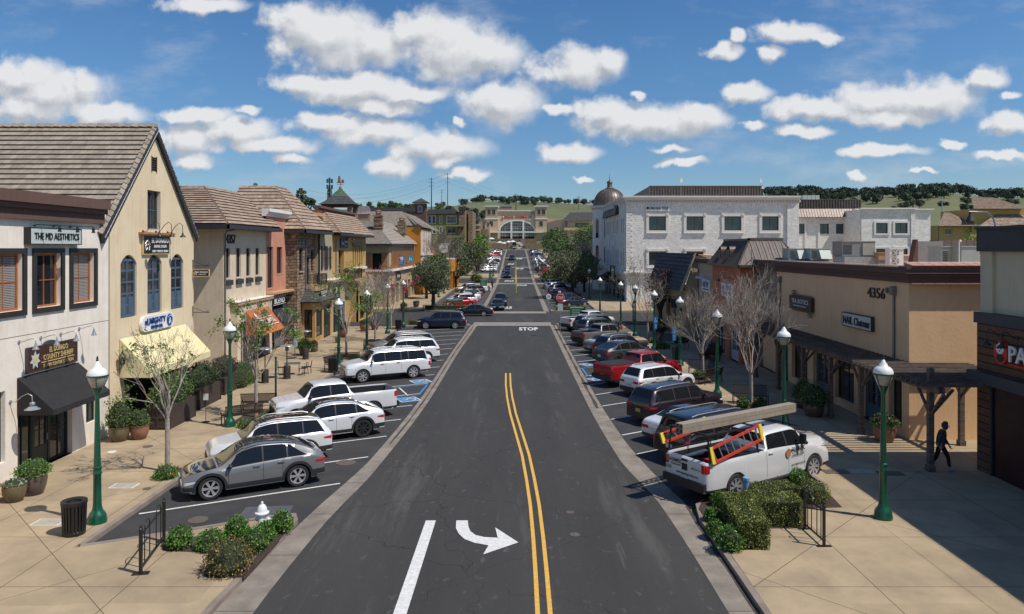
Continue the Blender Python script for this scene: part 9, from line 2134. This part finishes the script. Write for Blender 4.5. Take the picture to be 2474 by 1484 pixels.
# ---- signs
def stopsign(px,py,yb,lb,Yd=None,back=False,extra=None,solar=True):
 g0=G(px,yb,SW); root=signpost('stop_sign',lb,tuple(g0),CAMZ+(HY-py)*g0.y/F_-g0.z+.25,'stop sign','stop signs'); z=CAMZ+(HY-py)*g0.y/F_; f=FY(g0.y-.03 if not back else g0.y+.06); R_=.42
 oc=lambda r_:[f.pt(g0.x+r_*math.cos(R(22.5+45*i)),z+r_*math.sin(R(22.5+45*i)),.0) for i in range(8)]
 mb=MB(); mb.prism(oc(R_),(0,.02,0)); pl=mb.build('plate','grey_metal' if back else 'white_letters',root)
 if not back:
  mb=MB(); mb.prism([p+Vector((0,-.006,0)) for p in oc(R_*.93)],(0,.004,0)); mb.build('face','stop_red',pl); words(pl,FY(g0.y-.05),[('STOP',g0.x-.27,z-.13,.26,.54,.02)],'white_letters',0,.004)
 return root,g0,z
rt,g0,z=stopsign(1353,720,811,'red stop sign with solar panel and beacon at the right of the first crossing'); o=panel(rt,'notice_plate',FY(g0.y-.03),g0.x-.25,g0.x+.25,z-1.25,z-.55,'sign_pale'); 
mb=MB(); mb.box(g0.x-.02,g0.x+.38,g0.y,g0.y+.1,z+.65,z+.98); mb.build('solar_panel','navy',rt); mb=MB(); mb.ball((g0.x,g0.y,z+.55),.07,8,6); mb.build('beacon','white_letters',rt,60)
mb=MB(); mb.box(g0.x-.025,g0.x+.025,g0.y-.025,g0.y+.025,z+.3,z+.7); mb.build('post','galv',rt)
stopsign(1305,661,692,'red stop sign farther away, on the right beyond the shade trees'); stopsign(1287,624,652,'distant red stop sign part way up the right slope'); stopsign(1277,594,610,'most distant red stop sign at the top of the road'); stopsign(1145,705,748,'back of a grey octagonal sign on the left street corner',back=True)
g0=G(1325,760,SW); root=signpost('speed_sign','small round white speed sign reading 20 on a thin pole',tuple(g0),2.6,'sign'); z=CAMZ+(HY-716.5)*g0.y/F_; f=FY(g0.y-.04); mb=MB(); mb.prism([f.pt(g0.x+.33*math.cos(i*math.pi/10),z+.33*math.sin(i*math.pi/10),0) for i in range(20)],(0,.02,0)); o=mb.build('plate','white_letters',root); words(o,f,[('20',g0.x-.2,z-.13,.27,.4)],'black_letters',0,.01)
def dirsign(x0,x1,y0,y1,yb,lb):
 g0=G((x0+x1)/2,yb,SW); Y=g0.y; a,b=(x0-HX)*Y/F_,(x1-HX)*Y/F_; z1_,z0_=CAMZ+(HY-y0)*Y/F_,CAMZ+(HY-y1)*Y/F_; root=thing('direction_sign',lb,'sign',tuple(g0),'green direction signs'); f=FY(Y)
 for x in (a,b):mb=MB(); mb.box(x-.04,x+.04,Y-.04,Y+.04,g0.z,z1_+.1); mb.build('post','lamp_green',root)
 mb=MB(); mb.box(a+.04,b-.04,Y-.03,Y+.03,z0_,z1_); o=mb.build('board','sign_green',root); mb=MB(); h=z1_-z0_
 its=[(t,a+.18,z0_+h*(.84-.2*i)-.08,.1,(b-a)*.62) for i,t in enumerate(('TOWN CENTER','THEATRE','RESTAURANTS','PARKING')) if h>.6 or i<1]; words(o,f,its,'white_letters',.035,.004)
 f_=MB(); f_.box(a-.02,b+.02,Y-.05,Y+.05,z1_,z1_+.08); f_.build('header','sign_pale',root); return root
dirsign(1377,1409,744,772,784,'green direction board with white header behind the white pickup on the right'); dirsign(1160,1175,677,691,699,'dark green direction board on the left far pavement'); dirsign(1078,1117,724,731,757,'wide dark green direction board in front of the red sedan')
for (px,yt,yb,lb) in ((1583,766,853,'blue accessible parking sign on the taller pole, farther one'),(1628,791,878,'blue accessible parking sign beside the fourth right lamp post')):
 g0=G(px,yb,SW); z=CAMZ+(HY-yt)*g0.y/F_; root=signpost('parking_sign',lb,tuple(g0),z-g0.z,'parking sign','blue parking signs','lamp_green'); f=FY(g0.y-.04); mb=MB(); mb.box(g0.x-.16,g0.x+.16,g0.y-.05,g0.y-.03,z-.5,z); mb.box(g0.x-.13,g0.x+.13,g0.y-.05,g0.y-.03,z-.95,z-.53); o=mb.build('plate','sign_blue',root); mb=MB(); fz=FY(g0.y-.055)
 mb.tube([fz.pt(g0.x-.03,z-.1),fz.pt(g0.x-.03,z-.25),fz.pt(g0.x+.05,z-.26),fz.pt(g0.x+.08,z-.36)],.012,4); mb.tube([fz.pt(g0.x-.02+.08*math.cos(a),z-.32+.08*math.sin(a)) for a in [i*.6+2.2 for i in range(8)]],.01,4); mb.ball((g0.x-.03,g0.y-.055,z-.07),.02,6,4); mb.build('wheelchair_symbol','white_letters',o); words(o,fz,[('PARKING',g0.x-.1,z-.65,.06,.2),('ONLY',g0.x-.08,z-.75,.06,.16),('VAN',g0.x-.06,z-.88,.06,.12)],'white_letters',0,.004)
# thin green post near the second left bench
o=tuple(G(666,982,SW)); mb=MB(); mb.box(o[0]-.04,o[0]+.04,o[1]-.04,o[1]+.04,o[2],o[2]+2.6); tag(mb.build('thin_post','lamp_green'),'thin plain green post beside the white pickup bonnet','post')
# lane delineators and cones
mat('hi_vis',(.55,.6,.08),.5)
for i,(y0,y1) in enumerate(((133.5,144),(163.5,176),(222,232),(300,312))):
 root=thing('lane_divider',['yellow-green lane divider before the far crossing','yellow-green lane divider just beyond the far crossing','yellow-green lane divider at the third stop line','yellow-green lane divider at the top of the road'][i],'lane divider',(.1,y0,gz(y0)),'yellow-green lane dividers'); mb=MB(); strip(mb,.06,.16,y0,y1,.05,2,thick=.05); mb.build('kerb_base','hi_vis',root); n=4
 for k in range(n):y=lerp(y0+.3,y1-.3,k/(n-1)); mb=MB(); mb.lathe([(.06,0),(.06,.95),(.03,1.0)],(.11,y,gz(y)+.05),8); mb.build('post','hi_vis',root); 
mat('cone_orange',(.7,.13,.02),.5)
for i,(x,y) in enumerate(((5.8,148.5),(6.3,149.5))):
 root=thing('traffic_cone',['orange traffic cone at the far right kerb, left one','orange traffic cone at the far right kerb, right one'][i],'traffic cone',(x,y,gz(y)),'orange cones'); mb=MB(); mb.lathe([(.17,0),(.03,.85)],(x,y,gz(y)),10); mb.box(x-.22,x+.22,y-.22,y+.22,gz(y),gz(y)+.04); mb.build('cone','cone_orange',root,50); mb=MB(); mb.lathe([(.115,.35),(.085,.5)],(x,y,gz(y)),10,cap=False); mb.build('collar','white_letters',root,50)
# white parasols near the fountain
for i,(x,y) in enumerate(((1207,585),(1218,587),(1228,584),(1175,577),(1187,576),(1238,583))):
 p=PX(x,y,330); root=thing('parasol',['white','cream','white','grey','grey','white'][i]+' open parasol on the plaza, %s of the row' % ORD[i],'parasol',(p.x,330,gz(330)),'open parasols on the plaza'); mb=MB(); mb.tube([(p.x,330,gz(330)),(p.x,330,p.z)],.05,5); mb.build('pole','galv',root); mb=MB(); mb.lathe([(1.6,-.35),(.8,.1),(.05,.4)],(p.x,330,p.z),8); mb.build('canopy','white_paint',root)
# people
g0=G(2271,1136,SW); person('person in black hooded jacket and dark trousers with pale blue trainers walking under the pergola',(g0.x,g0.y,SW),R(-40),1.78,stride=.55,arm=(.1,-.1),headbow=.05,stoop=.05)
g0=G(1497,823,SW); person('person with long dark curly hair in brown top and jeans, looking at a phone',(g0.x,g0.y,SW),R(-100),1.68,skin='skin_dark',topm='top_brown',legm='jeans',shoem='white_paint',stride=.12,arm=(.25,.25),hood=False,hair='hair_dark',hold=True)
g0=G(1189,697,SW); person('person in dark coat walking on the far left pavement',(g0.x,g0.y,g0.z),R(-90),1.72,stride=.3)
# cafe table at right edge
g0=G(2445,1150,SW); c_=place(T,(g0.x,g0.y,g0.z),0,'small table at the right edge in front of the dark glazing')
# ================================================================ TREES
def tree_at(px,py,lb,h,th,cw,seed,**kw):
 g0=G(px,py,SW*.9); return street_tree(lb,tuple(g0),h,th,cw,seed,**kw)
tree_at(404,1140,'pale-trunked street tree with sparse new leaves in front of the yellow awning',4.8,1.95,1.5,21,nleaf=1000,leaf_s=.09,low=lambda p,r:p.z<2.9 or r.random()<.12,depth=4,limbs=7)
tree_at(618,1008,'pale-trunked street tree in bright green leaf between the benches',5.3,1.9,3.2,22,nleaf=2300,leaf_s=.12,low=lambda p,r:p.z<3.0 or r.random()<.05,depth=4,limbs=7)
tree_at(836,861,'street tree with light green leaves on its right side, by the striped awnings',5.6,1.7,3.6,23,nleaf=2600,leaf_s=.13,low=lambda p,r:(p.x>-.3 or r.random()<.25),depth=4,limbs=7)
tree_at(906,823,'tall bare white-barked tree beside the silver suv',6.2,1.2,4.4,24,nleaf=500,leaf_s=.1,leafm='leaf_gold',depth=4,limbs=9,twig=2)
tree_at(944,794,'bare tree with a few red leaves behind the fifth left lamp post',6.0,1.4,3.8,25,nleaf=700,leaf_s=.16,leafm='leaf_red',low=lambda p,r:p.x>.2 and 2.6<p.z<4.6 or r.random()<.06,depth=4,limbs=7)
tree_at(1814,983,'largest bare pale tree on the right, branches rising like a fan',6.3,1.7,2.9,31,nleaf=260,leaf_s=.1,leafm='leaf_gold',depth=4,limbs=9,twig=2)
tree_at(1697,912,'smaller bare pale tree with rusty buds behind the bench on the right',5.3,1.4,2.4,32,nleaf=900,leaf_s=.09,leafm='leaf_gold',depth=4,limbs=8,twig=2)
tree_at(1564,817,'slim bare tree near the blue parking signs',5.2,1.4,2.8,33,nleaf=600,leaf_s=.1,leafm='leaf_gold',depth=4,limbs=8)
tree_at(1529,779,'bare twiggy tree in front of the office block corner',6.5,1.6,3.8,34,nleaf=700,leaf_s=.11,leafm='leaf_olive',depth=4,limbs=8)
leafy_tree('plum_tree','purple-leaved tree beside the white office block',tuple(G(1595,800,SW)),6.6,2.0,4.2,35,'leaf_plum',1500,.18,22,'street trees')
leafy_tree('olive_tree','dense grey-green olive tree with forked dark trunk at the left street corner',(-11.0,97.0,SW),7.0,2.4,5.9,41,'leaf_olive',9000,.2,60,'olive trees',rad=.25)
leafy_tree('olive_tree','dark green shade tree overhanging the right bay past the crossing',(9.5,121,SW),7.6,2.4,9.8,42,'leaf_olive',9000,.26,64,'olive trees',rad=.28)
FT=[(-14.5,118,6.5,5,'leaf_olive'),(-14,128,7.5,5.5,'leaf_mid'),(-12,146,8,6.5,'leaf_olive'),(-17,150,9,7,'leaf_mid'),(-14,170,9.5,7,'leaf_dark'),(-22,168,11,8,'leaf_mid'),(-10,186,9,6.5,'leaf_olive'),(-15,192,10,8,'leaf_mid'),(-24,186,9.5,8,'leaf_dark'),(-10.5,206,10,6,'leaf_bright'),(-11,218,10.5,6,'leaf_bright'),(-11,232,10,6,'leaf_bright'),(-16,226,10,8,'leaf_mid'),(-12,250,9,6,'leaf_mid'),(-13,272,9,7,'leaf_dark'),
      (10.5,168,7.5,6.5,'leaf_olive'),(15,176,11,9,'leaf_dark'),(11,190,11,8,'leaf_mid'),(19,192,13,10,'leaf_dark'),(12,208,13,9,'leaf_mid'),(22,214,14,11,'leaf_mid'),(13,230,12,8,'leaf_dark'),(24,240,13,11,'leaf_bright'),(13,252,11,8,'leaf_olive'),(27,226,13,10,'leaf_dark'),(14,274,9,8,'leaf_mid'),(26,268,12,10,'leaf_bright'),(13,300,8,7,'leaf_mid'),(20,182,9,8,'leaf_olive'),(12,146,7,5.5,'leaf_olive'),(12.6,133,7.6,6.5,'leaf_mid')]
nmx={'leaf_olive':'grey-green','leaf_mid':'mid green','leaf_dark':'dark green','leaf_bright':'bright green'}
for i,(x,y,h,cw,m) in enumerate(FT):
 leafy_tree('shade_tree','%s shade tree, %s along the %s of the far street' % (nmx[m],ORD[i if i<15 else i-15],'left' if x<0 else 'right'),(x,y,gz(y)+.1),h,h*.25,cw,60+i,m,2600,.42,34,'shade trees along the far street',rad=.22)
for (x,y,h,cw,sd_,sd) in ((-13.5,134,10.5,7,51,'left'),(17,160,9.5,8,52,'right')):
 street_tree('tall bare grey tree on the %s beyond the crossing' % sd,(x,y,gz(y)),h,2.2,cw,sd_,depth=4,limbs=9,twig=2,rad=.16,bark='bark_twig',nleaf=300,leafm='leaf_olive',leaf_s=.2)
# lit hedges and bright shrubs near the fountain
for i,(x,y) in enumerate(((-8.5,166),(-9.5,171),(7.8,166),(8.6,172),(7.6,178),(9.5,186))):shrub('shrub',['lime','bright','dark','yellow-green','mid','pale'][i]+' green shrub beside the far crossing on the '+('left' if x<0 else 'right'),(x,y,gz(y)+.1),2.4,1.8,80+i,'leaf_bright' if i%2 else 'leaf_hedge',700,.22,'low shrubs in the planting beds')
# palms / skyline trees and cell tower tree
def sky_tree(px,pyt,pyb,w_,lb,m,seed,Y=260,name='skyline_tree'):
 b,t=PX(px,pyb,Y),PX(px,pyt,Y); leafy_tree(name,lb,(b.x,Y,b.z-6),t.z-b.z+6,5,w_*Y/F_,seed,m,1300,.7,26,'trees on the skyline',rad=.3)
sky_tree(725,450,500,30,'tall eucalyptus-like tree on the skyline above the stone shop','leaf_olive',91); sky_tree(745,478,505,40,'lower dark tree right of the eucalyptus on the skyline','leaf_dark',92)
sky_tree(787,485,505,20,'small tree at the foot of the mast tree','leaf_mid',93)
for i,(px,pt,w_) in enumerate(((868,489,26),(893,486,24),(922,484,30),(945,484,34),(962,486,24),(985,492,30),(1060,491,34),(1085,494,30))):sky_tree(px,pt,520,w_,['first','second','third','fourth','fifth','sixth','seventh','eighth'][i]+' from the left in the row of skyline trees above the pale roofs','leaf_dark' if i%2 else 'leaf_mid',95+i,420 if i>5 else 320)
B=thing('antenna_tree','phone mast disguised as a dark conifer behind the bell tower','mast',tuple(PX(796,500,280))); a,t=PX(796,505,280),PX(796,432,280); mb=MB(); mb.tube([(a.x,280,0),(a.x,280,t.z)],.25,6); mb.build('trunk','bark_dark',B); r=random.Random(4); mb=MB()
for i in range(1400):f=r.random(); z=lerp(PX(0,500,280).z,PX(0,455,280).z,f); w_=1.15*(1-.3*f); q_=rdir(r); leaf(mb,Vector((a.x+q_.x*w_,280+q_.y*w_,z)),.35,r)
mb.build('crown','leaf_dark',B); mb=MB()
for z_ in (PX(0,438,280).z,PX(0,452,280).z):
 for q_ in range(6):mb.box(a.x+1.0*math.cos(q_)-.25,a.x+1.0*math.cos(q_)+.25,280+math.sin(q_)-.1,280+math.sin(q_)+.1,z_-.7,z_+.8)
mb.build('antenna_panel','trim_charcoal',B); mb=MB(); mb.ball((a.x,280,t.z),.5,8,6); mb.build('tip','leaf_mid',B)
B=thing('palm_tree','tiny palm top showing above the tiled ridge','palm',tuple(PX(617,470,300))); a=PX(617,447,300); mb=MB(); mb.tube([(a.x,300,0),(a.x,300,a.z)],.2,6); mb.build('trunk','bark_dark',B); mb=MB()
for i in range(160):q_=rdir(r); leaf(mb,a+q_*.8,.5,r)
mb.build('crown','leaf_mid',B)
# pylons and wires
def pylon(px,pt,pb,Y,lb,w_=.3,arms=3,m='galv',lean=0):
 a,t=PX(px,pb,Y),PX(px,pt,Y); B=thing('power_pole',lb,'power pole',(a.x,Y,a.z),'power poles'); mb=MB(); mb.tube([(a.x,Y,a.z-6),(t.x,Y,t.z)],[w_*1.3,w_*.6],6); mb.build('pole',m,B)
 mb=MB()
 for k_ in range(arms):z=lerp(t.z,a.z,.04+.11*k_); mb.bar((a.x-w_*5,Y,z),(a.x+w_*5,Y,z),w_*.5,w_*.5)
 mb.build('crossarm',m,B); return (a.x,Y,t.z,lerp(t.z,a.z,.15),lerp(t.z,a.z,.28))
P1=pylon(1042,430,506,520,'dark power pole, left of the two tallest on the skyline',.42,3,'bark_dark'); P2=pylon(1081,418,503,560,'pale power pole, tallest on the skyline',.42,3,'bark_twig'); P3=pylon(1067,458,503,700,'short pole between the two tall power poles',.4,2,'bark_twig')
P4=pylon(1934/1.0-0-0,0,0,10,'x') if 0 else None
pylon(1246,468,515,1250,'thin pole on the hill above the cinema',.8,2,'bark_dark'); pylon(1398,474,500,1450,'pole on the hill crest right of the cinema',.9,2,'bark_twig'); pylon(2275,474,535,650,'pale green lattice pole on the right hillside',.45,3,'galv'); pylon(2205,478,503,480,'dark pole above the right office block',.4,3,'bark_dark')
wm=MB()
def wire(a,b,sag=3,n=14):
 wm.tube([(lerp(a[0],b[0],t),lerp(a[1],b[1],t),lerp(a[2],b[2],t)-sag*4*t*(1-t)) for t in [i/n for i in range(n+1)]],.045,3,cap=False)
for z in P1[2:]:wire((P1[0],P1[1],z),(-160,560,z-6),7)
for z in P2[2:]:wire((P2[0],P2[1],z),(PX(1500,520,1400).x,1400,z+2),12); wire((P2[0],P2[1],z),(-175,600,z-16),9)
tag(wm.build('power_line','car_trim'),'thin power lines sagging between the skyline poles','power line')
# hillside oaks and houses
r=random.Random(12); oaks=[]
def make_oak(seed):
 root=thing('hill_oak','','tree',(0,0,0),'oak trees on the hills'); rr=random.Random(seed); mb=MB(); mb.tube([(0,0,-1.5),(0,0,2.5)],[.5,.35],5); mb.build('trunk','bark_dark',root); mb=MB(); C_=[(Vector((rr.uniform(-3.2,3.2),rr.uniform(-3,3),rr.uniform(2.0,6.6))),rr.uniform(1.3,2.6)) for _ in range(12)]
 for i in range(520):c_,q_=C_[i%12]; d=rdir(rr); leaf(mb,c_+Vector((d.x,d.y,d.z*.8))*q_,1.25,rr)
 mb.lathe([(2.4,1.6),(3.2,3),(2.8,5),(1.2,6.6),(.01,7)],(0,0,0),8); mb.build('crown','leaf_hill',root); return root
OK=[make_oak(i) for i in range(4)]; cnt=0
def oak(px,t,sc_,lb):
 global cnt
 y=lerp(560,1740,t); x=(px-HX)*y/F_; o=place(OK[cnt%4],(x,y,hz(x,y)-.3),r.uniform(0,6),lb,scale=sc_); cnt+=1
def band(x0,x1,t0,t1,n,s0,s1,lb):
 for i in range(n):oak(r.uniform(x0,x1),r.uniform(t0,t1),r.uniform(s0,s1),lb)
band(1150,1440,.93,1.0,34,1.1,2.1,'dark oak on the crest of the hill behind the cinema'); band(1170,1300,.78,.9,12,1.1,1.8,'dark oak on the green slope above the cinema roof'); band(1290,1440,.86,.97,14,1.0,1.7,'dark oak on the right shoulder of the central hill'); band(1130,1175,.25,.55,9,1.0,1.5,'dark oak beside the low roofs left of the cinema'); band(1120,1170,.8,1,10,1,1.6,'dark oak on the left end of the central hill')
band(1845,2473,.93,1.0,95,1.6,3.0,'dark oak on the right hand ridge line'); band(1845,2060,.72,.93,38,1.5,2.6,'dark oak on the wooded slope above the recessed wing'); band(2060,2330,.62,.9,36,1.2,2.6,'dark oak scattered on the right hillside'); band(2150,2473,.35,.62,20,.9,1.5,'dark oak on the lower right slope'); band(860,1120,.85,1,18,1,1.7,'dark oak on the far left ridge'); band(2330,2473,.55,.9,16,1.0,1.9,'dark oak above the ochre tower roof')
for i,(px,t,w_) in enumerate(((1178,.93,10),(1215,.95,12),(1222,.72,22),(1330,.965,14),(1395,.97,20),(1420,.965,12),(1985,.95,16),(2090,.93,12),(2140,.9,14),(1295,.97,14),(2215,.86,10))):
 y=lerp(560,1740,t); x=(px-HX)*y/F_; z=hz(x,y); root=thing('hill_house',['small pale house at the left end of the ridge','low pale house on the left ridge','long red barn on the slope above the cinema','white house on the ridge right of the cinema','wide grey-roofed house on the central ridge','small house at the right end of the central ridge','brown house among the oaks on the right ridge','pale house in the gap of the right ridge','grey house below the right ridge','tan house near the middle of the central ridge','small house on the right slope'][i],'house',(x,y,z),'houses on the hills'); mb=MB(); mb.box(x-w_/2,x+w_/2,y-4,y+4,z-2,z+3.5); mb.build('wall','cornice_red' if i==2 else 'st_whitetrim',root); mb=MB(); mb.prism([(x-w_/2-.6,y-4.6,z+3.5),(x-w_/2-.6,y+4.6,z+3.5),(x-w_/2-.6,y,z+6)],(w_+1.2,0,0)); mb.build('roof','tile_slate' if i % 3 else 'ledge_tan',root)
# greenery right edge behind parapet
leafy_tree('shade_tree','bright green tree behind the charcoal parapet at the far right',(57,88,0),11.2,4,5,140,'leaf_bright',1500,.35,24,'trees behind the right buildings')
leafy_tree('shade_tree','small dark tree right of the white office block',(68,130,0),14,4,6,141,'leaf_dark',1200,.4,20,'trees behind the right buildings')
for m_ in bpy.data.materials:
 if '_' in m_:del m_['_']
for o in list(bpy.data.objects):
 for k_ in ('_o','_L','_W'):
  if k_ in o:del o[k_]
